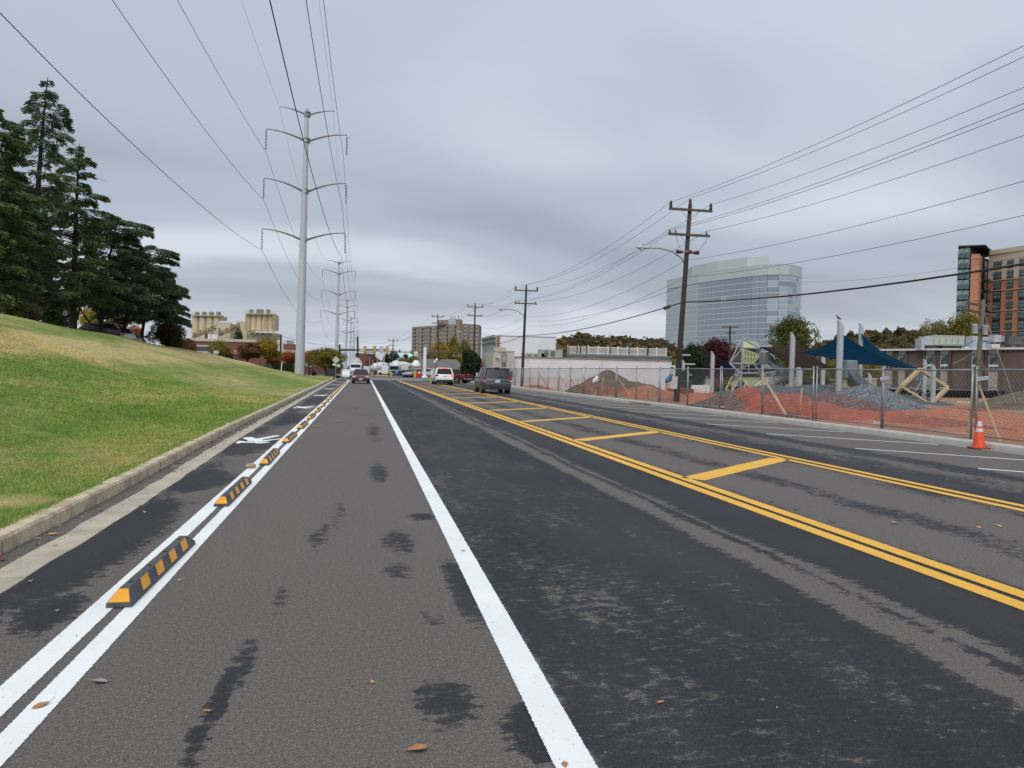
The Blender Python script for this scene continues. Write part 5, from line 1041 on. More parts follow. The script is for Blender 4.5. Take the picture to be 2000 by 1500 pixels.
# ------------------------------------------------------------------ buildings
WB = mat('white_block_wall', (0.70, 0.70, 0.72), (0.62, 0.62, 0.64), 0.8, 0.6, bump=0.15, bsc=20, detail=8)
CRM = mat('cream_stucco', (0.50, 0.48, 0.42), (0.42, 0.40, 0.35), 0.85, 0.8, detail=7); GRYF = mat('grey_facade', (0.36, 0.355, 0.34), (0.30, 0.295, 0.28), 0.85, 1.2); FLASH = mat('roof_edge_brown', (0.26, 0.235, 0.19), (0.2, 0.18, 0.15), 0.7, 2); DGREY = mat('dark_grey_roofing', (0.13, 0.14, 0.15), (0.09, 0.095, 0.10), 0.85, 1)
# low white building with the rooftop terrace
t = thing('white_building', 'long low white building with a rooftop terrace behind the fence', 'building', (30, 98, -1.4))
def B2(x0, x1, y0, y1, z0, z1): return MB().span(x0-30, x1-30, y0-98, y1-98, z0+1.4, z1+1.4)
B2(19.4, 41.2, 98, 112, -1.4, 3.30).build('wall', WB, t)
B2(19.3, 41.3, 97.9, 112.1, 3.302, 3.46).build('roof_edge', FLASH, t)
rows_ = 11
mb = MB()
for r_ in range(rows_): mb.span(-10.6, 11.2, -0.012, -0.004, 0.25+r_*0.42, 0.262+r_*0.42)
mb.build('mortar_line', mat('joint_grey', (0.52, 0.52, 0.54)), t)
B2(26.7, 41.3, 98.4, 108, 3.462, 3.98).build('terrace_base', DGREY, t); B2(26.65, 41.35, 98.35, 98.395, 3.80, 3.98).build('terrace_fascia', mat('fascia_blue_grey', (0.22, 0.24, 0.26)), t)
B2(31.35, 31.39, 97.95, 97.985, 0, 3.3).build('downpipe', mat('pipe_grey', (0.5, 0.5, 0.52)), t)
for (x0, x1, z1, nm) in ((21.0, 24.0, 3.95, 'roof_unit'), (23.3, 26.2, 4.5, 'roof_unit')):
    u_ = B2(x0, x1, 99, 101, 3.47, z1).build(nm, mat('hvac_green_grey', (0.36, 0.38, 0.34), (0.30, 0.32, 0.28), 0.7, 2), t)
    for q_ in range(2): B2(x0+0.4+q_*0.9, x0+0.9+q_*0.9, 98.96, 98.998, 3.6, z1-0.2).build('louvre', DGREY, u_)
# terrace railings and pergola frame: things standing on the roof
zt0 = 3.98
t2 = thing('terrace_railing', 'white picket railing along the rooftop terrace of the low white building', 'railing', (34, 98.8, zt0)); 
xs_ = np.linspace(26.9, 40.7, 11)
for x in xs_: MB().box((x-34, 0, 0.60), (0.13, 0.13, 1.2)).build('railing_post', WHITE, t2)
for a, b in zip(xs_[:-1], xs_[1:]):
    sec = MB().span(a-34+0.07, b-34-0.07, -0.03, 0.03, 0.93, 1.02); sec.span(a-34+0.07, b-34-0.07, -0.03, 0.03, 0.08, 0.16)
    for x in np.arange(a-34+0.15, b-34-0.1, 0.13): sec.span(x, x+0.05, -0.015, 0.015, 0.16, 0.93)
    sec.build('picket_section', WHITE, t2)
t3 = thing('pergola_frame', 'thin black steel frame standing on the rooftop terrace', 'frame', (34, 98.55, zt0-0.1)); 
for x in (26.9, 28.1, 28.5, 29.4, 32.6, 35.3, 37.9, 38.0, 40.9): MB().box((x-34, 0, 1.1), (0.09, 0.09, 2.2)).build('post', BLACK, t3)
MB().span(-7.1, 6.95, -0.04, 0.04, 2.16, 2.26).build('top_beam', BLACK, t3); MB().span(-7.1, 6.95, 4.0, 4.08, 2.16, 2.26).build('top_beam', BLACK, t3)
for x in (-7.1, -4.5, 0, 3.9, 6.9): MB().span(x-0.03, x+0.03, 0.04, 4.0, 2.17, 2.24).build('rafter', BLACK, t3)
t4 = thing('wall_fan', 'black round fan at the right end of the rooftop frame', 'fan', (40.5, 98.5, 5.7)); mb = MB(); mb.cyl((0, 0, 0), (0, -0.12, 0), 0.12, n=10)
for k in range(4): mb.beam((0, -0.08, 0), (0.38*math.cos(k*1.57+0.4), -0.08, 0.38*math.sin(k*1.57+0.4)), 0.16, 0.02)
mb.build('blades', BLACK, t4); MB().tube([(0.42*math.cos(a), -0.1, 0.42*math.sin(a)) for a in np.linspace(0, 6.29, 17)], 0.02, 5).build('cage_ring', BLACK, t4)
# cream two-storey building
bx, by = 19.25, 110.4
t = thing('cream_building', 'two-storey building with grey street front and white side wall behind the utility pole', 'building', (bx, by, -0.6))
cz = 7.25
MB().span(0.15, 8.9, 0, 13, 0, cz-0.05).build('wall', WB, t); MB().span(0.1, 8.95, -0.05, 13.05, cz-0.048, cz+0.05).build('roof_edge', FLASH, t)
MB().span(-0.15, 0.148, 0.0, 13, 0, cz+0.05).build('front_wall', GRYF, t)
for z0, z1, pr in ((cz-0.9, cz-0.75, 0.25), (cz-0.25, cz+0.1, 0.35), (3.6, 3.85, 0.22), (3.1, 3.2, 0.12)): MB().span(-0.15-pr, -0.152, 0.02, 13, z0, z1).build('cornice', GRYF, t)
for k in range(5): 
    w_ = MB().span(-0.20, -0.153, 1.6+k*2.3, 2.4+k*2.3, 4.3, 5.9).build('window', mat('window_frame_grey', (0.5, 0.5, 0.5)), t); MB().span(-0.225, -0.202, 1.68+k*2.3, 2.32+k*2.3, 4.38, 5.82).build('pane', GLASS, w_)
mb = MB()
for k in range(22): mb.span(0.0 if k % 2 else 0.1, 0.55 if k % 2 else 0.38, -0.03, -0.004, 3.6+k*0.165, 3.6+k*0.165+0.15)
mb.build('brick_quoin', mat('exposed_brick', (0.30, 0.14, 0.08), (0.22, 0.10, 0.06), 0.9, 6), t)
# small cream building with stepped parapet
q = at(1004, 700, 101); t = thing('small_cream_building', 'small cream shop with stepped parapet and four little windows beside the grey SUV', 'building', (17.9, 96.9, -0.6))
MB().prism([(-1.4, -0.2), (1.40, 0.2), (1.40, 9), (-1.4, 9)], 0, 4.6).build('wall', CRM, t)
MB().span(-1.4, 0.2, -0.2, 0.15, 4.6, 5.15).build('parapet', CRM, t); MB().prism([(-1.44, -0.25), (1.44, 0.16), (1.44, 0.36), (-1.44, -0.05)], 4.602, 4.68).build('coping', FLASH, t)
for k, x in enumerate((-1.1, -0.62, 0.55, 1.05)):
    w_ = MB().box((x, -0.19+0.14*(x+1.4), 1.75), (0.34, 0.05, 0.85)).build('window', mat('window_frame_grey'), t); MB().box((x, -0.225+0.14*(x+1.4), 1.75), (0.26, 0.03, 0.75)).build('pane', GLASS, w_)
w_ = MB().box((-0.02, -0.03, 3.55), (0.62, 0.06, 1.5)).build('sign_board', mat('sign_board_dark', (0.15, 0.13, 0.13)), t); MB().box((-0.02, -0.07, 3.7), (0.42, 0.03, 0.9)).build('sign_print', mat('sign_pale', (0.45, 0.44, 0.44), (0.2, 0.2, 0.2), 0.7, 6), w_)
MB().box((-0.9, -0.5, 3.9), (0.45, 0.5, 0.12)).build('wall_lamp', PLW, t)
# shop with dark shingled roof
a = at(800, 741, 150); b = at(908, 741, 150); t = thing('shop_building', 'low shop with dark grey shingle roof beyond the junction', 'building', at(855, 741, 150))
o0 = at(855, 741, 150); xl, xr_ = a.x-o0.x, b.x-o0.x; za = (at(800, 716.5, 150)-o0).z; zr = (at(800, 700, 154)-o0).z
MB().span(xl+0.3, xr_-0.3, 0.6, 9.4, 0, za).build('wall', mat('red_brown_brick', (0.22, 0.10, 0.08), (0.17, 0.08, 0.06), 0.9, 4), t)
MB().add([(xl, 0, za), (xr_, 0, za), (xr_-1, 5, zr), (xl+2.2, 5, zr), (xl, 10, za), (xr_, 10, za)], [(0, 1, 2, 3), (4, 3, 2, 5), (0, 3, 4), (1, 5, 2), (0, 4, 5, 1)]).build('roof', mat('shingle_grey', (0.15, 0.145, 0.14), (0.12, 0.116, 0.112), 0.9, 3, stretch=(1, 3, 3)), t)
MB().span(xl, xr_, -0.05, 0.2, za-0.35, za-0.02).build('fascia', mat('fascia_red', (0.32, 0.12, 0.09), (0.4, 0.3, 0.25), 0.8, 2), t)
for (x0, x1, z0, z1, m_) in ((-2.3, -0.8, 0, 2.0, GLASS), (0.3, 2.0, 0.4, 1.8, PLW), (2.4, 3.3, 0.4, 1.9, GLASS), (3.5, 4.4, 0.4, 1.9, GLASS)):
    w_ = MB().span(x0, x1, 0.52, 0.598, z0, z1).build('window', mat('window_frame_grey'), t); MB().span(x0+0.08, x1-0.08, 0.48, 0.518, z0+0.08, z1-0.08).build('pane', m_, w_)
MB().lathe((xl+1.2, 1.2, za+0.0), [(0.95, 0), (0.9, 0.4), (0.7, 0.9), (0.35, 1.25), (0.05, 1.35)], 14).build('white_canopy', WHITE, t, smooth=True)
def fpx2(px, c0, c1):    # fraction along the wall seen at column px
    d_ = c1-c0; r_ = ray(px, 700); n_ = Vector((d_.y, -d_.x, 0)); s_ = (c0.dot(n_))/(Vector((r_.x, r_.y, 0)).dot(n_)); p_ = Vector((r_.x*s_, r_.y*s_, 0)); return (p_-c0).dot(d_)/d_.length**2
# tall apartment block
def facade_pts(spec, z0=-1.0): return [(at(px, 700, d).x, at(px, 700, d).y) for px, d in spec]
TAN = mat('tan_brick', (0.31, 0.255, 0.21), (0.27, 0.22, 0.18), 0.9, 0.1); TAN2 = mat('brown_tan_brick', (0.26, 0.20, 0.16), (0.22, 0.17, 0.14), 0.9, 0.1)
o0 = Vector((*facade_pts([(880, 640)])[0], -2)); t = thing('apartment_block', 'wide tan brick apartment tower far behind the yellow trees', 'building', o0)
pts = facade_pts([(803.5, 720), (896, 655), (935, 668)]); za = at(896, 631.5, 655).z; zb = at(803.5, 639.5, 720).z; zc = at(935, 633, 668).z; zt_ = (za+zb)/2
P0, P1, P2 = [Vector((p[0], p[1], 0)) for p in pts]; back = Vector((10, 45, 0))
def bprism(mb, pl, z0, z1, o_): return mb.prism([(p.x-o_.x, p.y-o_.y) for p in pl], z0-o_.z, z1-o_.z)
bprism(MB(), [P0, P1, P1+back*0.6, P0+back*0.6], -2, zt_, o0).build('wing', TAN, t)
bprism(MB(), [P1+Vector((0.05, 0.0, 0)), P2, P2+back*0.6, P1+back*0.6+Vector((0.05, 0, 0))], -2, zt_+0.3, o0).build('wing', TAN2, t)
PH0, PH1 = [Vector((p[0], p[1], 0)) for p in facade_pts([(852, 676), (899, 662)])]; zp = at(880, 623.5, 662).z
bprism(MB(), [PH0, PH1, PH1+back*0.3, PH0+back*0.3], zt_+0.01, zp, o0).build('penthouse', TAN2, t)
Q0, Q1 = PH0.lerp(PH1, 0.48), PH0.lerp(PH1, 0.78); bprism(MB(), [Q0+Vector((0, -1, 0)), Q1+Vector((0, -1, 0)), Q1+back*0.2, Q0+back*0.2], zt_+0.02, zp+1.2, o0).build('roof_plant', mat('roof_plant_pale', (0.46, 0.5, 0.54)), t)
for f_ in (0.6, 0.72, 0.9): q_ = PH0.lerp(PH1, f_); MB().cyl((q_.x-o0.x, q_.y-o0.y, zp-o0.z), (q_.x-o0.x, q_.y-o0.y, zp-o0.z+3.5), 0.25, n=5).build('antenna', BLACK, t)
wme = None
FRW = mat('far_window_pale', (0.42, 0.43, 0.44)); FRD = mat('far_window_dark', (0.07, 0.08, 0.09), rough=0.2); BALC = mat('balcony_iron', (0.075, 0.075, 0.08))
def put(name, m, a, b, f_, z, w, h, out_, par, o_, th=0.25):
    """box on wall a->b at fraction f_, centre height z, width w, height h, standing out by out_"""
    d_ = (b-a).normalized(); n_ = Vector((d_.y, -d_.x, 0)); c_ = a.lerp(b, f_)+n_*(out_/2); rz = math.atan2(d_.y, d_.x)
    key = (name, round(w, 2), round(h, 2), round(out_, 2), m.name)
    if key not in _shared:
        me = MB().box((0, 0, 0), (w, out_+th, h)); o = me.build(name, m, None); _shared[key] = o.data; bpy.data.objects.remove(o)
    o = bpy.data.objects.new(name, _shared[key]); col.objects.link(o); o.parent = par; o.location = (c_.x-o_.x, c_.y-o_.y, z-o_.z); o.rotation_euler = (0, 0, rz); return o
_shared = {}
nfl = 11; fh = (zt_-3)/nfl
for r_ in range(nfl):
    z = zt_-1.9-r_*fh
    if z < 6: continue
    for c_ in (0.08, 0.245, 0.42, 0.575, 0.77, 0.93):
        put('balcony', BALC, P0, P1, c_, z-0.5, 2.6, 1.7, 0.5, t, o0)
    for c_ in (0.035, 0.13, 0.17, 0.205, 0.29, 0.335, 0.37, 0.46, 0.50, 0.535, 0.63, 0.67, 0.71, 0.83, 0.875):
        put('window', FRD if (c_*100) % 2 > 0.6 else FRW, P0, P1, c_, z, 1.1, 1.25, 0.08, t, o0)
    for c_ in (0.3, 0.6, 0.87):
        put('window', FRW, P1, P2, c_, z, 2.4, 1.3, 0.08, t, o0)
# glass office tower
gp = [(1303, 548), (1366, 534.5), (1400, 529.5), (1440, 524), (1470, 520), (1500, 517), (1522, 516), (1541, 517), (1556, 520), (1564, 523), (1566, 526)]
ZT = 78.0
def gpt(px, py): 
    r_ = ray(px, py); d = (ZT-EYE)/r_.z; return Vector((0, 0, EYE))+r_*d
G_ = [gpt(*p) for p in gp]
G_[-1] = gpt(1566, 526); G_ = [Vector((g.x, g.y, 0)) for g in G_]
o0 = Vector((G_[4].x, G_[4].y, -2)); t = thing('glass_tower', 'curved blue-grey glass office tower behind the leaning utility pole', 'building', o0)
GL = mat('curtain_glass', (0.27, 0.32, 0.36), (0.23, 0.285, 0.325), 0.10, 0.05, spec=0.9, metal=0.35); GL2 = mat('pale_curtain_glass', (0.40, 0.455, 0.475), (0.36, 0.415, 0.435), 0.14, 0.05, spec=0.8, metal=0.25); GL3 = mat('bright_curtain_glass', (0.45, 0.53, 0.57), (0.30, 0.38, 0.44), 0.12, 0.05, spec=0.9, metal=0.3)
MUL = mat('spandrel_white', (0.56, 0.60, 0.62), rough=0.5); TOPB = mat('parapet_glass', (0.48, 0.54, 0.55), rough=0.35)
bk = [G_[-1]+Vector((-12, 40, 0)), G_[0]+Vector((25, 60, 0))]
bprism(MB(), [g+Vector((0.0, 0.5, 0)) for g in G_]+bk, -2, ZT-7, o0).build('core', mat('tower_core', (0.17, 0.215, 0.235), rough=0.4), t)
# parapet band as one strip per facet, floors as panes between white spandrels
nf = 19; f0 = ZT-7.2; FHt = 4.05
npn = 0
facs = []
for i in range(len(G_)-1):
    a, b = G_[i], G_[i+1]; L_ = (b-a).length; n_ = max(1, round(L_/5.1))
    put('parapet_panel', TOPB, a, b, 0.5, ZT-3.5, L_, 7.0, 0.15, t, o0)
    put('parapet_rail', MUL, a, b, 0.5, ZT+0.02, L_, 0.3, 0.25, t, o0)
    for c_ in range(n_): facs.append((i, a, b, (c_+0.5)/n_, L_/n_))
rest = {}
for r_ in range(nf):
    z = f0-FHt*(r_+0.5)
    for (i, a, b, f_, w) in facs:
        m_ = GL2 if i == 0 else (GL3 if (i >= 5 and random.random() < 0.55) else GL if random.random() < 0.97 else GL2)
        h_ = FHt-0.6; w_ = round(w-0.14, 2)
        if npn < 296: put('window_pane', m_, a, b, f_, z, w_, h_, 0.12+0.03*random.random() if False else 0.12, t, o0); npn += 1
        else:
            d_ = (b-a).normalized(); n__ = Vector((d_.y, -d_.x, 0)); c__ = a.lerp(b, f_)+n__*0.06
            rest.setdefault(m_.name, (m_, MB()))[1].box((c__.x-o0.x, c__.y-o0.y, z-o0.z), (w_, 0.37, h_), math.atan2(d_.y, d_.x))
    for i in range(len(G_)-1): put('spandrel', MUL, G_[i], G_[i+1], 0.5, z-FHt/2, (G_[i+1]-G_[i]).length+0.1, 0.55, 0.22, t, o0)
for k_, (m_, mb) in rest.items(): o = mb.build('window_panes', m_, t); o['kind'] = 'stuff'
pp = [Vector((q.x, q.y, 0)) for q in (at(1352, 520, 640), at(1400, 512, 610), at(1460, 505, 585), at(1503, 502, 580))]
zph = at(1460, 502, 585).z; bprism(MB(), pp+[pp[-1]+Vector((0, 25, 0)), pp[0]+Vector((10, 40, 0))], ZT-6, zph, o0).build('penthouse', mat('penthouse_pale', (0.50, 0.53, 0.52), (0.46, 0.49, 0.48), 0.7, 0.05), t)
mb = MB()
for x0, n_ in ((0.10, 9), (0.41, 7), (0.66, 6)):
    for k in range(n_):
        f_ = x0+k*0.031; c_ = G_[0].lerp(G_[1], f_)-Vector((0, 0.6, 0)); mb.box((c_.x-o0.x, c_.y-o0.y-0.2, ZT-2.6-o0.z), (0.62, 0.3, 1.4+(0.5 if k == 0 else 0)), math.atan2((G_[1]-G_[0]).y, (G_[1]-G_[0]).x))
mb.build('sign_lettering', mat('dark_letters', (0.03, 0.04, 0.07)), t)
# brick high-rise at the right edge
BRK1 = mat('orange_brown_brick', (0.46, 0.205, 0.115), (0.40, 0.175, 0.10), 0.9, 0.3); BEI = mat('beige_panel', (0.50, 0.43, 0.32), (0.46, 0.39, 0.29), 0.85, 0.3); BFR = mat('black_window_frame', (0.018, 0.02, 0.025)); WGL = mat('green_tinted_glass', (0.20, 0.30, 0.28), (0.07, 0.10, 0.11), 0.15, 0.35, spec=0.8, lo=0.45, hi=0.55)
def vp_(px, d): q = at(px, 600, d); return Vector((q.x, q.y, 0))
o0 = vp_(1930, 235); o0.z = -2; t = thing('brick_high_rise', 'orange-brown brick high-rise with glass corner tower at the right edge', 'building', o0)
z_ = lambda py, d, px=1900: at(px, py, d).z
A0, A1, A2, A3, A4 = vp_(1868.5, 236), vp_(1892, 234), vp_(1910, 233), vp_(1928, 240), vp_(2075, 218)
bprism(MB(), [A0+Vector((0.3, 0.5, 0)), A1+Vector((0, 0.5, 0)), A1+Vector((16, 12, 0)), A0+Vector((24, 20, 0))], -2, z_(483, 236), o0).build('corner_tower', BFR, t)
bprism(MB(), [A0+Vector((-0.3, -0.3, 0)), A2+Vector((1.5, -0.5, 0)), vp_(1942, 250), A0+Vector((24, 21, 0))], z_(483.5, 236)+0.01, z_(481, 236), o0).build('flat_roof', BFR, t)
bprism(MB(), [A1+Vector((0.03, -0.3, 0)), A2, A2+Vector((16, 14, 0)), A1+Vector((16, 14, 0))], -2, z_(496, 233), o0).build('brick_pier', BRK1, t)
bprism(MB(), [A2+Vector((0.1, 2, 0)), A3+Vector((0, 0.5, 0)), A3+Vector((16, 14, 0)), A2+Vector((16, 14, 0))], -2, z_(505, 240), o0).build('recess_wall', BFR, t)
zm = z_(492, 238, 1930)
bprism(MB(), [A3, A4, A4+Vector((24, 20, 0)), A3+Vector((24, 20, 0))], -2, z_(546, 238, 1930), o0).build('brick_wall', BRK1, t)
bprism(MB(), [A3+Vector((-0.02, -0.02, 0)), A4, A4+Vector((24, 20, 0)), A3+Vector((24, 20, 0))], z_(546, 238, 1930)+0.01, z_(497, 238, 1930), o0).build('upper_wall', BEI, t)
bprism(MB(), [A3+Vector((-0.3, -0.6, 0)), A4+Vector((0, -0.6, 0)), A4+Vector((24, 20, 0)), A3+Vector((24, 20, 0))], z_(497, 238, 1930)+0.01, zm+0.6, o0).build('parapet', BEI, t)
bprism(MB(), [vp_(1962, 240), vp_(2010, 232), vp_(2010, 245), vp_(1962, 252)], zm+0.61, z_(487, 240, 1980), o0).build('roof_plant', BEI, t)
fh = 20.3/1500*236
for r_ in range(10):
    z = z_(486+20.3*(r_+0.5), 236)
    for f_, w in ((0.27, 1.85), (0.74, 1.5)): put('window', WGL, A0, A1, f_, z, w, fh-0.45, 0.1, t, o0)
    if 1 <= r_ <= 8: put('balcony_glass', WGL, A2, A3, 0.72, z, 1.5, fh-0.9, 0.1, t, o0); put('balcony_slab', BRK1 if False else BFR, A2, A3, 0.5, z-fh/2, 2.8, 0.3, 1.6, t, o0)
    put('string_course', BEI, A1, A2, 0.5, z+fh*0.5, 2.7, 0.12, 0.12, t, o0) if r_ % 2 else None
for r_ in range(12):
    z = z_(518+19.8*r_, 238, 1945)-0.2
    for c_, (pa, pb) in enumerate(((1936, 1951), (1962, 1974), (1986, 2004), (2016, 2028), (2040, 2058))):
        fa, fb = fpx2(pa, A3, A4), fpx2(pb, A3, A4); f_ = (fa+fb)/2; w = round((fb-fa)*(A4-A3).length, 1)
        fr = put('window', BFR, A3, A4, f_, z, w, 2.35 if c_ % 2 else (2.35 if r_ < 3 else 2.95), 0.08, t, o0)
        for gx in (-0.31, 0, 0.31) if c_ % 2 == 0 else (-0.24, 0.24):
            for gz in (-0.5, 0.5):
                pw = w*0.26 if c_ % 2 == 0 else w*0.4
                key = ('pane', round(pw, 2))
                if key not in _shared:
                    tmp = MB().box((0, -0.22, 0), (pw, 0.06, 1.0)).build('pane', WGL, None); _shared[key] = tmp.data; bpy.data.objects.remove(tmp)
                o = bpy.data.objects.new('pane', _shared[key]); col.objects.link(o); o.parent = fr; o.location = (gx*w, 0.0, gz*1.12)
    if r_ in (1, 2, 4, 6, 8): put('string_course', BEI, A3, A4, 0.5, z-fh*0.5+0.1, (A4-A3).length, 0.2, 0.14, t, o0)
# brown brick two-storey building
BRN = mat('brown_brick', (0.125, 0.092, 0.074), (0.098, 0.072, 0.06), 0.9, 0.8, bump=0.3, bsc=8); PILM = mat('brick_pilaster', (0.105, 0.078, 0.066), (0.085, 0.062, 0.052), 0.9, 1); TANP = mat('tan_panel', (0.36, 0.30, 0.245), (0.31, 0.26, 0.21), 0.85, 0.8); RFE = mat('white_roof_edge', (0.62, 0.64, 0.67), rough=0.5)
C0, C1 = vp_(1706, 140), vp_(2060, 116); dC = (C1-C0); LC_ = dC.length
zr0 = at(1706, 688, 140).z; o0 = C0.copy(); o0.z = -1.3; zr = 6.55
t = thing('brown_brick_building', 'two-storey brown brick building with tan window panels behind the playground', 'building', o0)
bprism(MB(), [C0, C1, C1+Vector((12, 14, 0)), C0+Vector((13, 14, 0))], -1.3, zr, o0).build('wall', BRN, t)
bprism(MB(), [C0+Vector((-0.6, -0.9, 0)), C1+Vector((0, -0.9, 0)), C1+Vector((12, 14, 0)), C0+Vector((13, 14, 0))], zr+0.002, zr+0.32, o0).build('roof_edge', RFE, t)
fpx = lambda px: fpx2(px, C0, C1)
for pa, pb in ((1731, 1745), (1756, 1770), (1810, 1826), (1838, 1854), (1899, 1918), (1932, 1952)):
    fa, fb = fpx(pa), fpx(pb); f_ = (fa+fb)/2; w = (fb-fa)*LC_
    for fz in (fa-0.012, fb+0.006): put('pilaster', PILM, C0, C1, fz, (zr-1.4)/2, 0.42, zr+1.3, 0.10, t, o0)
    put('tan_panel', TANP, C0, C1, f_, zr-0.45, w, 0.88, 0.04, t, o0); put('tan_panel', TANP, C0, C1, f_, 1.75, w, 2.5, 0.04, t, o0)
    for zc_, hh in ((4.6, 3.0), (-0.9, 2.4)):
        fr = put('window', WHITE, C0, C1, f_, zc_, w, hh, 0.03, t, o0)
        for gx, gz, pw, ph in ((-0.0, 0.16, 0.86, 0.60), (-0.23, -0.36, 0.40, 0.24), (0.23, -0.36, 0.40, 0.24)):
            key = ('bp', round(w, 2), round(hh, 2), gx, gz)
            if key not in _shared:
                tmp = MB().box((0, -0.17, 0), (w*pw, 0.05, hh*ph)).build('pane', mat('curtained_glass', (0.12, 0.17, 0.175), (0.035, 0.045, 0.05), 0.2, 0.9, lo=0.45, hi=0.55), None); _shared[key] = tmp.data; bpy.data.objects.remove(tmp)
            o = bpy.data.objects.new('pane', _shared[key]); col.objects.link(o); o.parent = fr; o.location = (gx*w, 0, gz*hh)
put('dark_pipe', mat('rust_pipe', (0.10, 0.04, 0.035)), C0, C1, fpx(1857), 2, 0.4, 9, 0.3, t, o0)
HV = mat('hvac_green_grey', (0.36, 0.38, 0.34)); DUCT = mat('duct_silver', (0.50, 0.52, 0.55), (0.42, 0.44, 0.47), 0.4, 1, metal=0.3)
def roofbox(name, p0, p1, y0, y1, m_, dep=2.0, d=131, lab=None, bev=0.03):
    a, b = at(p0, y1, d), at(p1, y1, d); c_ = at(p0, y0, d); h_ = c_.z-a.z; w_ = (b-a).length
    o = MB().span(-w_/2, w_/2, 0, dep, 0, h_).build(name, m_, t, bevel=bev); mid = (a+b)/2; o.location = mid-o0; o.rotation_euler = (0, 0, math.atan2(b.y-a.y, b.x-a.x)); return o
roofbox('rooftop_unit', 1822, 1884, 655, 675, HV); roofbox('rooftop_unit', 1806, 1823, 657, 674, DUCT)
roofbox('duct_elbow', 1799, 1806, 661, 684, DUCT); roofbox('duct', 1899, 1909, 656, 683, DUCT, 2, 126); roofbox('duct', 1909, 1945, 658, 665, DUCT, 1.5, 126); roofbox('duct_hood', 1915, 1932, 668, 682, DUCT, 1.5, 125)
roofbox('rooftop_unit', 1970, 1999, 656, 673, mat('louvre_brown', (0.11, 0.10, 0.095), (0.07, 0.065, 0.06), 0.8, 4), 2, 122); roofbox('duct_hood', 1942, 1955, 654, 668, DUCT, 1.5, 123); roofbox('duct', 1955, 1969, 656, 668, mat('duct_dark', (0.28, 0.29, 0.30)), 1.5, 123); roofbox('roof_curb', 1937, 1953, 672, 680, RFE, 1.2, 121); roofbox('roof_curb', 1886, 1899, 677, 682, RFE, 1.2, 127)
for k, px in enumerate(range(1824, 1884, 12)): roofbox('panel_door', px, px+10, 658, 673, mat('hvac_door', (0.40, 0.42, 0.38)), 0.04, 130.9, bev=0)
# cement plant
CEM = mat('cement_beige', (0.55, 0.47, 0.32), (0.47, 0.40, 0.27), 0.85, 0.25, detail=6)
CEMR = mat('rust_streaked_beige', (0.54, 0.45, 0.30), (0.30, 0.17, 0.075), 0.85, 0.5, stretch=(1.2, 1.2, 0.12), lo=0.48, hi=0.75, detail=6)
CGR = mat('concrete_stained', (0.35, 0.315, 0.24), (0.27, 0.24, 0.18), 0.9, 0.4, stretch=(1, 1, 0.2))
def plant_group(label, o0): return thing('silo_tower', label, 'silo', o0)
def pb(t, o0, p0, p1, y0, y1, d, dep, m_, name, bev=0.0, dz=0):
    a, b = at(p0, y1, d), at(p1, y1, d); h_ = at(p0, y0, d).z-a.z; w_ = (b-a).length; o = MB().span(-w_/2, w_/2, 0, dep, 0, h_).build(name, m_, t, bevel=bev); o.location = (a+b)/2-o0; o.rotation_euler = (0, 0, math.atan2(b.y-a.y, b.x-a.x)); return o
def silo_bank(t, o0, p0, p1, y0, y1, d, r, m_, n):
    for k in range(n):
        a = at(p0+(p1-p0)*(k+0.5)/n, y1, d); h_ = at(p0, y0, d).z-a.z; w_ = (at(p1, y1, d)-at(p0, y1, d)).length/n
        MB().lathe(a-o0, [(w_*0.52, 0), (w_*0.52, h_)], 16).build('silo', m_, t, smooth=True, angle=R(40))
    w_ = (at(p1, y1, d)-at(p0, y1, d)).length
o0 = at(508, 700, 250); t = plant_group('rust-streaked beige silo bank on a concrete base, right one of the cement plant', o0)
silo_bank(t, o0, 479, 534, 613, 645, 250, 2, CEMR, 5); pb(t, o0, 480, 533.5, 614, 644, 251.2, 6, CEMR, 'silo_casing'); pb(t, o0, 479, 535, 612, 614, 248, 3, CEM, 'top_slab'); pb(t, o0, 484, 536, 650, 706, 249.5, 7, CGR, 'concrete_base')
pb(t, o0, 484, 534, 643.5, 645.5, 247.5, 3, CEM, 'ring_beam')
for px in (485, 497, 509, 521, 532): pb(t, o0, px-0.7, px+0.7, 645.5, 652, 247.6, 0.5, CEM, 'leg')
for p_, q_ in ((487, 497), (497, 508), (508, 519), (519, 530)): MB().beam(at(p_, 651, 247.4)-o0, at(q_, 646, 247.4)-o0, 0.25).build('brace', CEM, t)
for px, w in ((489, 6), (502.5, 5), (509, 5.5), (522, 6)): pb(t, o0, px-w/2, px+w/2, 604, 612, 249, 1.5, mat('vent_grey', (0.25, 0.22, 0.18), (0.16, 0.14, 0.12), 0.9, 1), 'dust_filter', 0.1)
mb = MB(); 
for px in range(480, 537, 7): mb.cyl(at(px, 612, 247.6)-o0, at(px, 606.5, 247.6)-o0, 0.05, n=4)
mb.tube([at(480, 607, 247.6)-o0, at(536, 608.5, 247.6)-o0], 0.05, 4); mb.tube([at(480, 609.5, 247.6)-o0, at(536, 611, 247.6)-o0], 0.05, 4); mb.build('roof_railing', CEM, t)
mb = MB()
for px in (533.5, 536.5): mb.cyl(at(px, 612, 247.5)-o0, at(px+1, 655, 247.5)-o0, 0.07, n=4)
for y in range(614, 654, 3): mb.cyl(at(533.6+(y-612)*0.02, y, 247.5)-o0, at(536.6+(y-612)*0.02, y, 247.5)-o0, 0.05, n=4)
mb.build('ladder', CEM, t); pb(t, o0, 533, 541, 652, 706, 252, 5, CEM, 'annex')
pb(t, o0, 460, 483, 628, 680, 256, 8, CEM, 'hopper_house')
o0 = at(402, 700, 250); t = plant_group('beige silo bank with four filter caps, left one of the cement plant', o0)
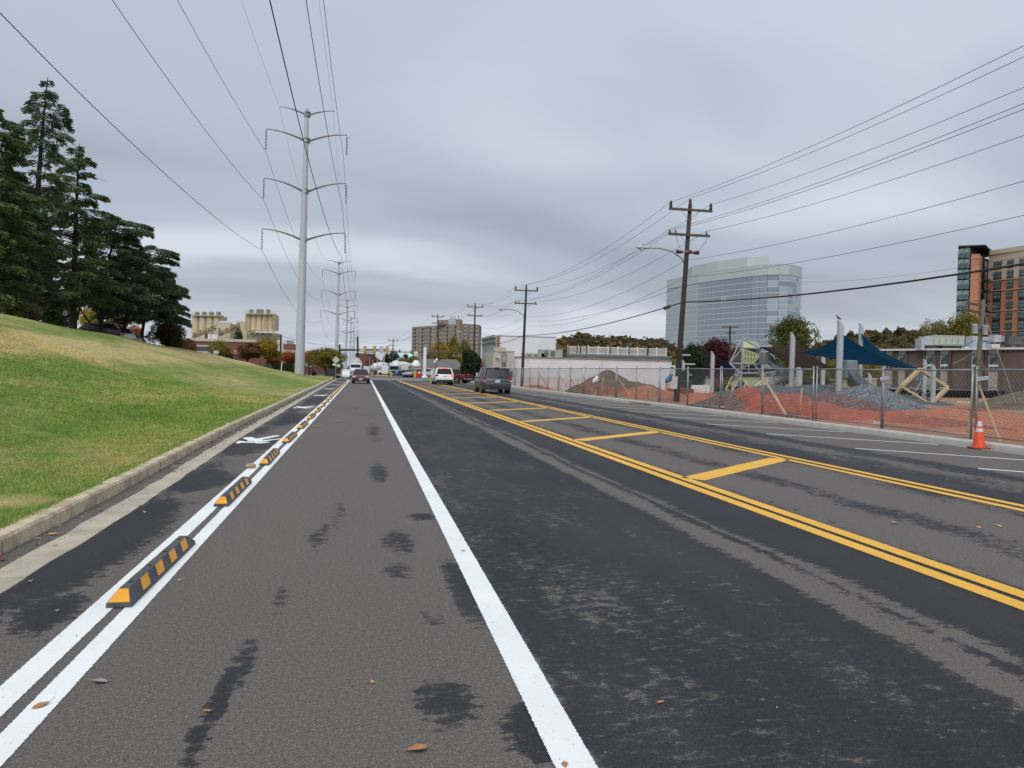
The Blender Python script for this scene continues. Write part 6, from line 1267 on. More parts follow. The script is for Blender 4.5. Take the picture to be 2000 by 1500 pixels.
silo_bank(t, o0, 375, 431, 616, 652, 252, 2, CEM, 4); pb(t, o0, 376, 430, 617, 651, 253.5, 6, CEM, 'silo_casing'); pb(t, o0, 375, 431.5, 615, 617, 250, 3, CEM, 'top_slab')
for px in (383, 397, 411, 425): pb(t, o0, px-3, px+3, 609, 615, 250, 1.5, mat('vent_grey'), 'dust_filter', 0.1)
mb = MB(); mb.prism([((at(374, 652, 251)-o0).x, (at(374, 652, 251)-o0).y), ((at(400, 652, 251)-o0).x, (at(400, 652, 251)-o0).y), ((at(400, 652, 251)-o0).x, (at(400, 652, 251)-o0).y+5), ((at(374, 652, 251)-o0).x, (at(374, 652, 251)-o0).y+5)], 1.5, (at(388, 648, 251)-o0).z); mb.build('chute_house', CEM, t)
mb = MB()
for px in range(376, 432, 7): mb.cyl(at(px, 615, 249.6)-o0, at(px, 610, 249.6)-o0, 0.05, n=4)
mb.tube([at(376, 610.5, 249.6)-o0, at(431, 612, 249.6)-o0], 0.05, 4); mb.build('roof_railing', CEM, t)
o0 = at(432, 700, 240); t = thing('batch_house', 'beige gabled batching house between the silo banks', 'building', o0)
h1 = pb(t, o0, 424, 449, 632, 672, 240, 6, CEM, 'wall'); pb(t, o0, 427, 429, 641, 655, 239.8, 0.15, BLACK, 'door')
a, b = at(424, 632, 240)-o0, at(449.5, 632, 240)-o0; c_ = at(431, 626.5, 243)-o0; d_ = at(449, 627.5, 244)-o0
MB().add([a+Vector((-0.2, -0.2, 0)), b+Vector((0.2, -0.2, 0)), b+Vector((0.2, 6.2, 0)), a+Vector((-0.2, 6.2, 0)), c_, d_], [(0, 1, 5, 4), (3, 4, 5, 2), (0, 4, 3), (1, 2, 5), (0, 3, 2, 1)]).build('roof', mat('metal_roof', (0.42, 0.44, 0.44), (0.36, 0.36, 0.35), 0.5, 0.5), t)
CONV = mat('conveyor_yellow_black', (0.36, 0.27, 0.11), (0.05, 0.045, 0.04), 0.8, 0.9, lo=0.45, hi=0.55)
for (x0, y0, x1, y1, lab) in ((376, 660, 421, 644, 'left inclined conveyor truss of the cement plant'), (428, 656, 468, 640, 'right inclined conveyor truss of the cement plant')):
    a, b = at(x0, y0, 236), at(x1, y1, 236); t = thing('conveyor', lab, 'conveyor', a, 0, 'conveyors of the cement plant'); d_ = b-a; n_ = 8
    for dz, dy in ((0, 0), (1.3, 0), (0, 1.2), (1.3, 1.2)): MB().beam((0, dy, dz), d_+Vector((0, dy, dz)), 0.16).build('chord', CONV, t)
    mb = MB()
    for k in range(n_): mb.beam(d_*(k/n_)+Vector((0, 0, 0)), d_*((k+1)/n_)+Vector((0, 0, 1.3)), 0.12); mb.beam(d_*(k/n_), d_*(k/n_)+Vector((0, 0, 1.3)), 0.1)
    mb.build('truss_web', CONV, t); MB().beam(Vector((0, 0.6, 0.5)), d_+Vector((0, 0.6, 0.5)), 1.1, 0.2).build('belt', BLACK, t)
    for f_ in (0.3, 0.8): q = d_*f_; MB().cyl(q, (q.x, q.y, q.z-7), 0.15, n=5).build('trestle_leg', CEM, t)
# long brick building below the plant and one behind the pylon
RBR = mat('dark_red_brick', (0.19, 0.075, 0.055), (0.15, 0.06, 0.045), 0.9, 0.8); BAND = mat('pale_band', (0.48, 0.43, 0.35), rough=0.8)
o0 = at(460, 712, 165); t = thing('brick_building', 'long low red brick building with pale bands below the silos', 'building', o0)
pb(t, o0, 340, 500, 667, 716, 165, 10, RBR, 'wall'); pb(t, o0, 339, 501, 661.5, 667, 164.7, 10.5, BAND, 'roof_edge')
pb(t, o0, 382, 424, 674, 677, 164.8, 0.19, BAND, 'band'); pb(t, o0, 382, 424, 686, 693.5, 164.8, 0.19, BAND, 'band'); pb(t, o0, 383, 424, 677.3, 685.7, 164.9, 0.09, GLASS, 'window_strip'); pb(t, o0, 372, 382.5, 680, 684, 164.8, 0.19, BAND, 'band'); pb(t, o0, 340, 372, 672, 676, 164.8, 0.19, GLASS, 'window_strip')
o0 = at(560, 735, 160); t = thing('brick_building', 'low red brick building with pale roof band seen either side of the near pylon', 'building', o0)
pb(t, o0, 500, 640, 690, 735, 160, 12, RBR, 'wall'); pb(t, o0, 499, 600, 683.5, 690, 159.8, 12, BAND, 'roof_edge')
for px in (505, 515, 524): pb(t, o0, px, px+6, 706, 718, 159.9, 0.09, GLASS, 'window')
pb(t, o0, 553, 575, 672, 683.5, 163, 8, RBR, 'upper_wall'); pb(t, o0, 541, 560, 664, 684, 190, 6, mat('white_shed', (0.55, 0.56, 0.57)), 'white_tower')
o0 = at(707, 735, 260); t = thing('brick_building', 'dark red brick block far beyond the junction', 'building', o0); pb(t, o0, 693, 717, 690, 735, 260, 15, RBR, 'wall', 0); pb(t, o0, 697, 713, 694, 698, 259.9, 0.09, GLASS, 'window_strip')
o0 = at(745, 735, 270); t = thing('far_building', 'small grey building among the far trees past the signals', 'building', at(782, 735, 240)); o0 = at(782, 735, 240); pb(t, o0, 774, 789, 699, 735, 240, 10, mat('far_grey_wall', (0.26, 0.24, 0.23)), 'wall'); pb(t, o0, 784, 788, 697, 699, 240, 3, RFE, 'roof_box')
# iron fence, gateway and wall by the brick building
t = thing('iron_fence', 'dark blue-black panel fence behind the grass corner', 'fence', at(632, 738, 122)); o0 = at(632, 738, 122)
a, b = at(635, 739, 124)-o0, at(655, 741, 112)-o0
wall_box(MB(), a, b, 0.0, 1.55, 0.08).build('fence_sheet', mat('navy_fence', (0.018, 0.024, 0.045), rough=0.6), t)
for f_ in (0, 0.33, 0.66, 1): q = a.lerp(b, f_); MB().box((q.x, q.y, 0.9), (0.12, 0.12, 1.9)).build('post', BLACK, t)
t = thing('picket_fence', 'black iron picket fence with bare shrubs behind the pylon', 'fence', at(600, 736, 126)); o0 = at(600, 736, 126)
a, b = at(535, 733, 128)-o0, at(634, 739, 125)-o0; n_ = 46
for k in range(n_+1):
    q = a.lerp(b, k/n_); MB().box((q.x, q.y, 0.75), (0.05, 0.05, 1.9)).build('picket', BLACK, t)
for z in (0.15, 1.5): MB().beam((a.x, a.y, z), (b.x, b.y, z), 0.06).build('rail', BLACK, t)
t = thing('gate_sign', 'ornate dark gateway sign with white lettering behind the near pylon', 'sign', at(601, 735, 118)); o0 = at(601, 735, 118)
for px, y0 in ((594.5, 712), (603, 704), (611, 713)): MB().cyl(at(px, 735, 118)-o0, at(px, y0, 118)-o0, 0.10, n=6).build('post', BLACK, t)
MB().box(at(596, 711, 118)-o0, (0.85, 0.1, 0.42)).build('sign_board', BLACK, t); MB().box(at(607, 716, 118)-o0, (0.75, 0.1, 0.34)).build('sign_board', BLACK, t)
for px, py, w in ((596, 710, 0.66), (607, 716, 0.5), (597, 713, 0.7)): MB().box(at(px, py, 117.8)-o0, (w, 0.05, 0.07)).build('lettering', PLW, t)
a = at(598, 704.5, 118)-o0; MB().tube([a+Vector((0.5*math.cos(x), 0, 0.45*math.sin(x))) for x in np.linspace(0, math.pi, 9)], 0.06, 5).build('arch', BLACK, t)
HED = leafmat('hedge_dark', (0.012, 0.022, 0.012), (0.025, 0.045, 0.02), (0.04, 0.06, 0.03), 2)
# ------------------------------------------------------------------ playground
PST = mat('pale_grey_post', (0.40, 0.435, 0.47), (0.34, 0.37, 0.40), 0.55, 2); LIME = mat('pale_lime_plastic', (0.62, 0.64, 0.32), (0.56, 0.58, 0.29), 0.5, 2); SLD = mat('slide_grey', (0.20, 0.22, 0.25), (0.16, 0.18, 0.21), 0.45, 2); TGR = mat('tower_grey', (0.33, 0.37, 0.39), (0.28, 0.31, 0.33), 0.5, 2); PBLU = mat('panel_blue', (0.03, 0.085, 0.17), (0.022, 0.06, 0.12), 0.5, 2); PDK = mat('panel_dark', (0.09, 0.095, 0.10), (0.06, 0.065, 0.07), 0.6, 2)
SAILB = mat('blue_sail', (0.003, 0.24, 0.40), (0.003, 0.20, 0.33), 0.8, 0.7, bump=0.05); SAILN = mat('navy_sail', (0.008, 0.085, 0.24), (0.007, 0.07, 0.19), 0.8, 0.7); SAILG = mat('brown_grey_sail', (0.24, 0.225, 0.21), (0.19, 0.175, 0.165), 0.85, 0.7)
def slant_post(px, yt, yb, d, w, lab, zb=None):
    b, a = at(px-(yb-yt)*0.022, yb, d), at(px, yt, d); h = a.z-b.z; r = w*d/1500/2; n = 14
    t = thing('sail_post', lab, 'post', b, 0, 'grey posts of the playground sails')
    rings = [[(r*math.cos(2*math.pi*j/n), r*math.sin(2*math.pi*j/n), -0.5) for j in range(n)], [(r*math.cos(2*math.pi*j/n), r*math.sin(2*math.pi*j/n), h-r*1.4-r*1.4*math.cos(2*math.pi*j/n)) for j in range(n)]]
    MB().loft(rings).build('post', PST, t, smooth=True, angle=R(40)); return t
for a in ((1641, 625, 790, 45, 12.5, 'tallest thick grey sail post with a bird on top'), (1681.5, 631, 768, 58, 9, 'tall grey sail post right of the bird post'), (1548, 648, 770, 55, 10, 'grey sail post at the left corner of the big blue sail'),
          (1561, 710, 770, 70, 13, 'short wide grey post right of the left corner post'), (1392, 685, 775, 66, 8, 'grey post at the left corner of the navy sail'), (1608, 692, 760, 75, 8, 'grey post behind the brown sail'), (1699, 727, 770, 75, 8, 'short grey post in front of the brown building'),
          (1806, 700, 795, 62, 7.5, 'grey post behind the timber cube'), (1823, 710, 802, 45, 9.5, 'grey post in front of the timber cube'), (1335, 702, 750, 85, 6, 'slim grey post by the dark green tree, with two arms')):
    slant_post(*a)
o0 = at(1336, 702, 85); t = thing('light_arm', 'pair of pale lamp arms on the slim post by the dark green tree', 'lamp', o0); MB().beam((-0.4, 0, 0.5), (0.7, 0, 0.5), 0.16).build('arm', PST, t); MB().beam((0.0, 0, -0.5), (1.3, 0, -0.5), 0.16).build('arm', PST, t)
def sailmat(m):
    if m.get('tr'): return m
    m['tr'] = 1; nt = m.node_tree; p = nt.nodes['Principled BSDF']; tr = nd(nt, 'ShaderNodeBsdfTranslucent'); nt.links.new(p.inputs['Base Color'].links[0].from_socket, tr.inputs[0])
    ms = nd(nt, 'ShaderNodeMixShader', inp={0: 0.5}); nt.links.new(p.outputs[0], ms.inputs[1]); nt.links.new(tr.outputs[0], ms.inputs[2]); nt.links.new(ms.outputs[0], nt.nodes['Material Output'].inputs[0]); return m
def sail(name, P, m, lab, sagin=0.12, drop=0.0, n=22, ropes=True):
    """triangular or 4-corner hyperbolic sail with curved-in edges"""
    P = [Vector(p) for p in P]
    t = thing(name, lab, 'shade sail', P[0]); V_ = []; F_ = []
    if len(P) == 3: P = [P[0], P[1], P[2], P[2]]
    cen = (P[0]+P[1]+P[2]+P[3])/4
    for i in range(n+1):
        for j in range(n+1):
            u_, v_ = i/n, j/n; q = (P[0].lerp(P[1], u_)).lerp(P[3].lerp(P[2], u_), v_)
            e = max(4*u_*(1-u_)*(abs(2*v_-1)**2), 4*v_*(1-v_)*(abs(2*u_-1)**2)); q = q.lerp(cen, sagin*1.9*e); q.z -= drop*4*u_*(1-u_)*4*v_*(1-v_)*0.25
            V_.append(q-P[0])
    for i in range(n):
        for j in range(n): a = i*(n+1)+j; F_.append((a, a+1, a+n+2, a+n+1))
    me = bpy.data.meshes.new('fabric'); m = sailmat(m); me.from_pydata([tuple(v_) for v_ in V_], [], F_); me.materials.append(m); me.validate(); me.shade_smooth()
    o = bpy.data.objects.new('fabric', me); col.objects.link(o); o.parent = t
    s_ = o.modifiers.new('s', 'SOLIDIFY'); s_.thickness = 0.012
    ed = [V_[i*(n+1)] for i in range(n+1)]+[V_[n*(n+1)+j] for j in range(n+1)]+[V_[i*(n+1)+n] for i in range(n, -1, -1)]+[V_[j] for j in range(n, -1, -1)]
    ed2 = [ed[0]]
    for q in ed[1:]:
        if (q-ed2[-1]).length > 0.02: ed2.append(q)
    MB().tube(ed2, 0.018, 5).build('edge_rope', mat('rope_navy', (0.012, 0.018, 0.03)), t)
    return t
sail('shade_sail', [at(1562, 689, 53), at(1641, 650, 45.5), at(1785, 720, 47), at(1665, 712, 60)], SAILB, 'big blue shade sail stretched from the bird post to the right', 0.10, 0.4)
sail('shade_sail', [at(1683, 652, 57.5), at(1798, 722, 52), at(1648, 712, 66)], SAILB, 'smaller blue shade sail behind the second tall post', 0.12, 0.2)
sail('shade_sail', [at(1484, 678, 66), at(1556, 664, 57), at(1636, 726, 54), at(1545, 718, 68)], SAILG, 'brown-grey shade sail right of the play tower', 0.10, 0.3)
sail('shade_sail', [at(1399, 698, 66), at(1450, 714, 72), at(1424, 740, 76)], SAILN, 'navy shade sail left of the play tower', 0.10, 0.2)
sail('shade_sail', [at(1482, 717, 74), at(1530, 722, 72), at(1478, 728, 80)], SAILN, 'low navy sail strip under the slide', 0.08, 0.1)
# bird on the post
o0 = at(1638, 625.5, 45); t = thing('bird', 'black crow perched on the tallest grey sail post', 'bird', o0)
bv = MB(); rings = []
for y, z, r_ in ((-0.20, 0.06, 0.012), (-0.10, 0.09, 0.035), (0.0, 0.13, 0.06), (0.07, 0.18, 0.055), (0.11, 0.235, 0.035), (0.14, 0.26, 0.038), (0.175, 0.262, 0.028), (0.20, 0.258, 0.010), (0.25, 0.25, 0.003)):
    rings.append([(r_*math.cos(a), y, z+r_*1.05*math.sin(a)) for a in [2*math.pi*j/10 for j in range(10)]])
bv.loft([[(-p[1], p[0], p[2]) for p in r_] for r_ in rings]).build('body', mat('crow_black', (0.010, 0.010, 0.013), rough=0.5), t, smooth=True)
mb = MB(); mb.cyl((0.0, 0.02, 0), (0.0, 0.02, 0.1), 0.006, n=5); mb.cyl((0.0, -0.02, 0), (0.0, -0.02, 0.1), 0.006, n=5); mb.build('legs', mat('crow_black'), t)
# play tower
D_ = 66
def T(px, py, d=D_): return at(px, py, d)
o0 = T(1455, 778); t = thing('play_tower', 'grey and lime faceted play tower with blue panels', 'play tower', o0)
def bar(a, b, r=0.07, m=TGR, name='frame_bar', par=None): return MB().tube([Vector(a)-o0, Vector(b)-o0], r, 8).build(name, m, par or t, smooth=True, angle=R(50))
nodes_f = {'tl': T(1451, 662), 'tr': T(1486, 680), 'ml': T(1450, 681), 'mr': T(1486, 711), 'l': T(1425, 709.5, 67), 'bl': T(1446, 729), 'br': T(1487, 728), 'll': T(1446, 770), 'lr': T(1488, 770), 'm2': T(1472, 711)}
for a, b in (('tl', 'ml'), ('tr', 'mr'), ('ml', 'll'), ('mr', 'lr'), ('ml', 'l'), ('l', 'bl'), ('l', 'm2'), ('m2', 'mr'), ('m2', 'br'), ('tl', 'tr')): bar(nodes_f[a], nodes_f[b])
bar(T(1451, 679), T(1486, 680.5)); bar(T(1441, 729), T(1488, 729)); bar(T(1463, 711), T(1462, 729), 0.05)
bar(T(1447, 665, 70), T(1441, 770, 70)); bar(T(1482, 664, 70), T(1494, 770, 70)); bar(T(1452, 662), T(1480, 664, 70)); bar(T(1447, 665, 70), T(1425, 709.5, 67), 0.05); bar(T(1425, 709.5, 67), T(1441, 729, 70), 0.05)
def panel(name, pts, m, th=0.05, slots=None):
    P = [Vector(p)-o0 for p in pts]; n_ = (P[1]-P[0]).cross(P[2]-P[0]).normalized()*th; k = len(P)
    return MB().add(P+[p+n_ for p in P], [tuple(range(k)), tuple(range(2*k-1, k-1, -1))]+[(i, (i+1) % k, k+(i+1) % k, k+i) for i in range(k)]).build(name, m, t)
panel('perforated_panel', [T(1452, 663), T(1485, 679), T(1452, 679)], LIME); 
def slotted(x0, x1, y0, y1, fy0, fy1, n_, d=D_-0.05):
    """lime panel made of vertical bars between two sloping edges fy0(x), fy1(x)"""
    mb = MB()
    for k in range(n_+1):
        x = x0+(x1-x0)*k/n_; ya, yb = fy0(x), fy1(x)
        if yb-ya > 1: mb.beam(T(x, ya, d)-o0, T(x, yb, d)-o0, 0.058, 0.04)
    for f_ in (0, 0.5, 1):
        xs_ = np.linspace(x0, x1, 8)
        for a, b in zip(xs_[:-1], xs_[1:]):
            mb.beam(T(a, fy0(a)+(fy1(a)-fy0(a))*f_, d)-o0, T(b, fy0(b)+(fy1(b)-fy0(b))*f_, d)-o0, 0.075, 0.05)
    mb.build('slotted_panel', LIME, t)
slotted(1452, 1484, 0, 0, lambda x: 682+(x-1452)*0.34, lambda x: 709 if x < 1472 else 709-(x-1472)*1.15, 11)
slotted(1450, 1484, 0, 0, lambda x: 738, lambda x: 738.5+min((x-1448)*1.25, 22) if x < 1470 else 752, 12)
panel('blue_panel', [T(1474, 710), T(1485, 697), T(1485, 727)], PBLU); panel('blue_panel', [T(1447, 740), T(1466, 762), T(1446, 762)], PBLU, 0.06)
panel('dark_panel', [T(1448, 684, 68), T(1448, 708, 68), T(1430, 708, 68)], PDK); panel('dark_panel', [T(1430, 712, 68), T(1448, 712, 68), T(1448, 726, 68)], PDK); panel('dark_panel', [T(1463, 713, 69), T(1486, 713, 69), T(1486, 739, 69), T(1450, 739, 69), T(1450, 722, 69)], PDK)
panel('roof_panel', [T(1452, 662.5, 66.2), T(1478, 663.5, 70), T(1486, 679, 66.3)], mat('roof_panel_grey', (0.28, 0.30, 0.33)))
panel('dark_panel', [T(1454, 681, 69), T(1486, 681, 69), T(1486, 711, 69), T(1454, 711, 69)], PDK)
MB().box(T(1466, 729.5, 68)-o0, (1.7, 1.9, 0.08)).build('deck', TGR, t); MB().box(T(1467, 711, 68)-o0, (1.6, 1.9, 0.08)).build('deck', TGR, t)
for k, dx in enumerate((0, 9, 17)):
    MB().tube([T(1459+dx*0.95, 767, 63)-o0, T(1493+dx*0.8, 740, 64)-o0, T(1500+dx, 737, 65)-o0, T(1507+dx, 742, 66)-o0, T(1509+dx, 753, 67)-o0], 0.085, 8).build('lime_hoop', LIME, t, smooth=True)
mb = MB(); YB = mat('soft_yellow_bar', (0.55, 0.48, 0.20)); 
for a, b in (((1430, 764), (1447, 736)), ((1447, 736), (1452, 740)), ((1417, 762), (1430, 736)), ((1430, 764), (1464, 763)), ((1418, 762), (1430, 763)), ((1451, 762), (1458, 745)), ((1430, 736), (1436, 741))): mb.tube([T(*a, 62)-o0, T(*b, 63)-o0], 0.05, 6)
mb.build('climbing_frame', YB, t)
# slide: a trough down to the right
def trough(name, pts, w, m, lab, wall=0.38, first_closed=False):
    P = [Vector(p) for p in pts]; o1 = P[0]; tt = thing(name, lab, 'slide', o1); rings = []
    for i, p in enumerate(P):
        d_ = (P[min(i+1, len(P)-1)]-P[max(i-1, 0)]); s_ = Vector((d_.y, -d_.x, 0)).normalized()*w/2; u_ = Vector((0, 0, 1)); p = p-o1
        rings.append([p-s_*1.05+u_*wall, p-s_*0.9, p-s_*0.5-u_*0.12, p+s_*0.5-u_*0.12, p+s_*0.9, p+s_*1.05+u_*wall, p+s_*0.92+u_*wall, p+s_*0.8+u_*0.02, p+s_*0.45-u_*0.07, p-s_*0.45-u_*0.07, p-s_*0.8+u_*0.02, p-s_*0.92+u_*wall])
    MB().loft(rings).build('chute', m, tt, smooth=True); return tt, o1
tt, o1 = trough('slide', [T(1490, 702), T(1499, 702, 65.5), T(1506, 711, 65), T(1516, 720, 64), T(1528, 727, 63), T(1538, 733, 62.5), T(1537, 739, 62), T(1524, 744, 61.5), T(1508, 750, 61)], 0.62, SLD, 'grey curved slide coming off the right of the play tower', 0.42)
MB().box(T(1493, 699, 65)-o1, (0.55, 0.9, 1.0)).build('slide_entrance', SLD, tt, bevel=0.08); MB().cyl(T(1498, 741, 64)-o1, T(1511, 731, 64)-o1, 0.05).build('strut', TGR, tt)
tt, o1 = trough('slide', [T(1657, 726, 45), T(1665, 733, 44.5), T(1676, 748, 44), T(1690, 760, 43.5), T(1708, 772, 42.5), T(1726, 784, 41.5), T(1745, 797, 40.5)], 0.55, mat('slide_dark', (0.10, 0.115, 0.12), (0.07, 0.08, 0.085), 0.6, 2), 'long dark grey slide running down behind the gravel heap', 0.35)
MB().box(T(1656, 722, 45)-o1, (0.7, 0.9, 1.1)).build('slide_entrance', SLD, tt, bevel=0.08)
for px, py in ((1640, 735), (1620, 742), (1626, 750)): MB().beam(T(px, py, 50)-o1, T(px+22, py, 48)-o1, 0.08).build('rail', YB, tt)
for px in (1614, 1628, 1638): MB().cyl(T(px, 752, 50)-o1, T(px-1, 762, 50)-o1, 0.05).build('rail_post', YB, tt)
# purple play element
o0 = at(1712, 788, 60); t = thing('musical_posts', 'cluster of short grey posts with purple caps by the second slide', 'play element', o0)
for k, dx in enumerate((-4, 0, 4)):
    a, b = at(1712+dx, 790, 60)-o0, at(1712.5+dx, 762, 60)-o0; MB().cyl(a, b, 0.09, n=8).build('post', PST, t); MB().lathe(b, [(0.14, 0), (0.16, 0.1), (0.1, 0.2)], 10).build('purple_cap', mat('purple', (0.16, 0.10, 0.30)), t)
# tilted timber cube with rope net
o0 = at(1800, 800, 46); t = thing('timber_cube_climber', 'tilted timber cube frame with a grey rope net inside', 'play structure', o0)
C_ = dict(top=(1796, 721, 46), l1=(1761, 755, 45.4), r1=(1851, 757, 46.8), fr=(1818, 789, 44.8), bl=(1738, 786, 46.2), bb=(1762, 799, 45.6), rb=(1826, 785, 47.6))
C3 = {k: at(*v_)-o0 for k, v_ in C_.items()}
for a, b in (('top', 'l1'), ('top', 'r1'), ('l1', 'fr'), ('r1', 'fr'), ('l1', 'bl'), ('bl', 'bb'), ('bb', 'fr'), ('r1', 'rb')):
    MB().beam(C3[a], C3[b], 0.20 if b != 'fr' or a != 'l1' else 0.13, 0.20 if a != 'l1' or b != 'fr' else 0.13).build('timber_beam', mat('glulam', (0.56, 0.42, 0.24), (0.46, 0.33, 0.18), 0.6, 3, stretch=(1, 1, 1)), t, bevel=0.015)
rr = random.Random(4); cen = at(1795, 768, 46)-o0; anch = [C3['top'].lerp(C3['l1'], 0.35), C3['l1'].lerp(C3['bl'], 0.5), C3['top'].lerp(C3['r1'], 0.4), C3['r1'].lerp(C3['rb'], 0.6), C3['bb'].lerp(C3['fr'], 0.3), C3['bb'].lerp(C3['fr'], 0.8), C3['l1'].lerp(C3['fr'], 0.55), C3['bl'].lerp(C3['bb'], 0.4)]
mb = MB(); pn = []
for k in range(46): pn.append(cen+Vector((rr.gauss(0, 0.48), rr.gauss(0, 0.35), rr.gauss(0, 0.42))))
for i, p in enumerate(pn):
    for q in sorted(pn, key=lambda q: (q-p).length)[1:4]: mb.tube([p, q], 0.021, 4, cap=False)
for a in anch: mb.tube([a, min(pn, key=lambda q: (q-a).length)], 0.016, 4, cap=False)
mb.build('rope_net', mat('pale_rope', (0.38, 0.39, 0.40), rough=0.8), t)
for a, b in (((1868, 785), (1893, 786)),): tag(MB().beam(at(*a, 38), at(*b, 38), 0.09).build('timber_rail', LUMBER), 'low horizontal timber rail left of the transformer pole', 'rail')
# white temporary fence, tan wall and excavator-like machine behind the leaning pole
t = thing('white_fence', 'low white panel fence behind the orange netting', 'fence', at(1362, 768, 70)); o0 = at(1362, 768, 70)
for k, px in enumerate(range(1348, 1384, 5)): MB().box(at(px+2.5, 760, 70)-o0, (0.22, 0.03, 0.75)).build('board', WHITE, t)
MB().beam(at(1347, 757, 70)-o0, at(1385, 757.5, 70)-o0, 0.05).build('rail', WHITE, t)
t = thing('low_wall', 'long tan retaining wall behind the gravel mound', 'wall', at(1590, 765, 90)); o0 = at(1590, 765, 90)
a, b = at(1478, 760, 92)-o0, at(1712, 762, 88)-o0; wall_box(MB(), a, b, at(1590, 772, 90).z-o0.z, at(1590, 739, 90).z-o0.z, 0.4).build('wall', mat('tan_wall', (0.34, 0.29, 0.21)), t); wall_box(MB(), a, b, at(1590, 739, 90).z-o0.z+0.001, at(1590, 736.5, 90).z-o0.z, 0.6).build('coping', mat('pale_coping', (0.5, 0.5, 0.48)), t)
t = thing('mini_excavator', 'small dark excavator with pale boom behind the leaning utility pole', 'excavator', at(1334, 775, 52)); o0 = at(1334, 775, 52)
MB().box((0, 0, 0.35), (1.5, 0.35, 0.45)).build('track', TYRE, t, bevel=0.12); MB().box((0, 0.9, 0.35), (1.5, 0.35, 0.45)).build('track', TYRE, t, bevel=0.12); MB().box((0, 0.45, 0.85), (1.2, 1.0, 0.5)).build('engine_house', BLACK, t, bevel=0.08); MB().box((-0.15, 0.45, 1.35), (0.7, 0.8, 0.9)).build('cab', SHADEG, t, bevel=0.1)
mb = MB(); mb.beam((-0.5, 0.3, 0.7), (-0.75, -0.2, 1.7), 0.14); mb.beam((-0.75, -0.2, 1.7), (-1.0, -0.6, 0.5), 0.12); mb.build('boom', mat('pale_boom', (0.42, 0.40, 0.35)), t); MB().box((-1.0, -0.6, 0.3), (0.35, 0.3, 0.35)).build('bucket', TRIM, t)
t = thing('crate', 'tan plywood crate standing left of the excavator', 'crate', at(1309, 770, 56)); MB().box((0, 0, 0.5), (0.6, 0.5, 1.1)).build('body', LUMBER, t, bevel=0.01); MB().box((0, -0.26, 0.75), (0.62, 0.02, 0.06)).build('batten', LUMBER, t)
t = thing('bag', 'white plastic bag caught on the fence post left of the dirt pile', 'bag', at(1164, 741, 45.5)); bm = bmesh.new(); bmesh.ops.create_icosphere(bm, subdivisions=3, radius=1)
for v_ in bm.verts: q = v_.co.copy(); v_.co = Vector((q.x*0.15, q.y*0.08, q.z*0.21))*(1+0.2*math.sin(q.x*4+q.z*3)+0.1*math.sin(q.y*7)); v_.co.x += v_.co.z*0.4
me = bpy.data.meshes.new('plastic'); bm.to_mesh(me); bm.free(); me.shade_smooth(); link('plastic', me, PLW, t)
t = thing('bag', 'blue plastic bag caught on the fence left of the leaning utility pole', 'bag', at(1307.5, 739, 38.0)); me2 = me.copy(); me2.materials.clear(); link('plastic', me2, mat('bag_blue', (0.05, 0.16, 0.34)), t)

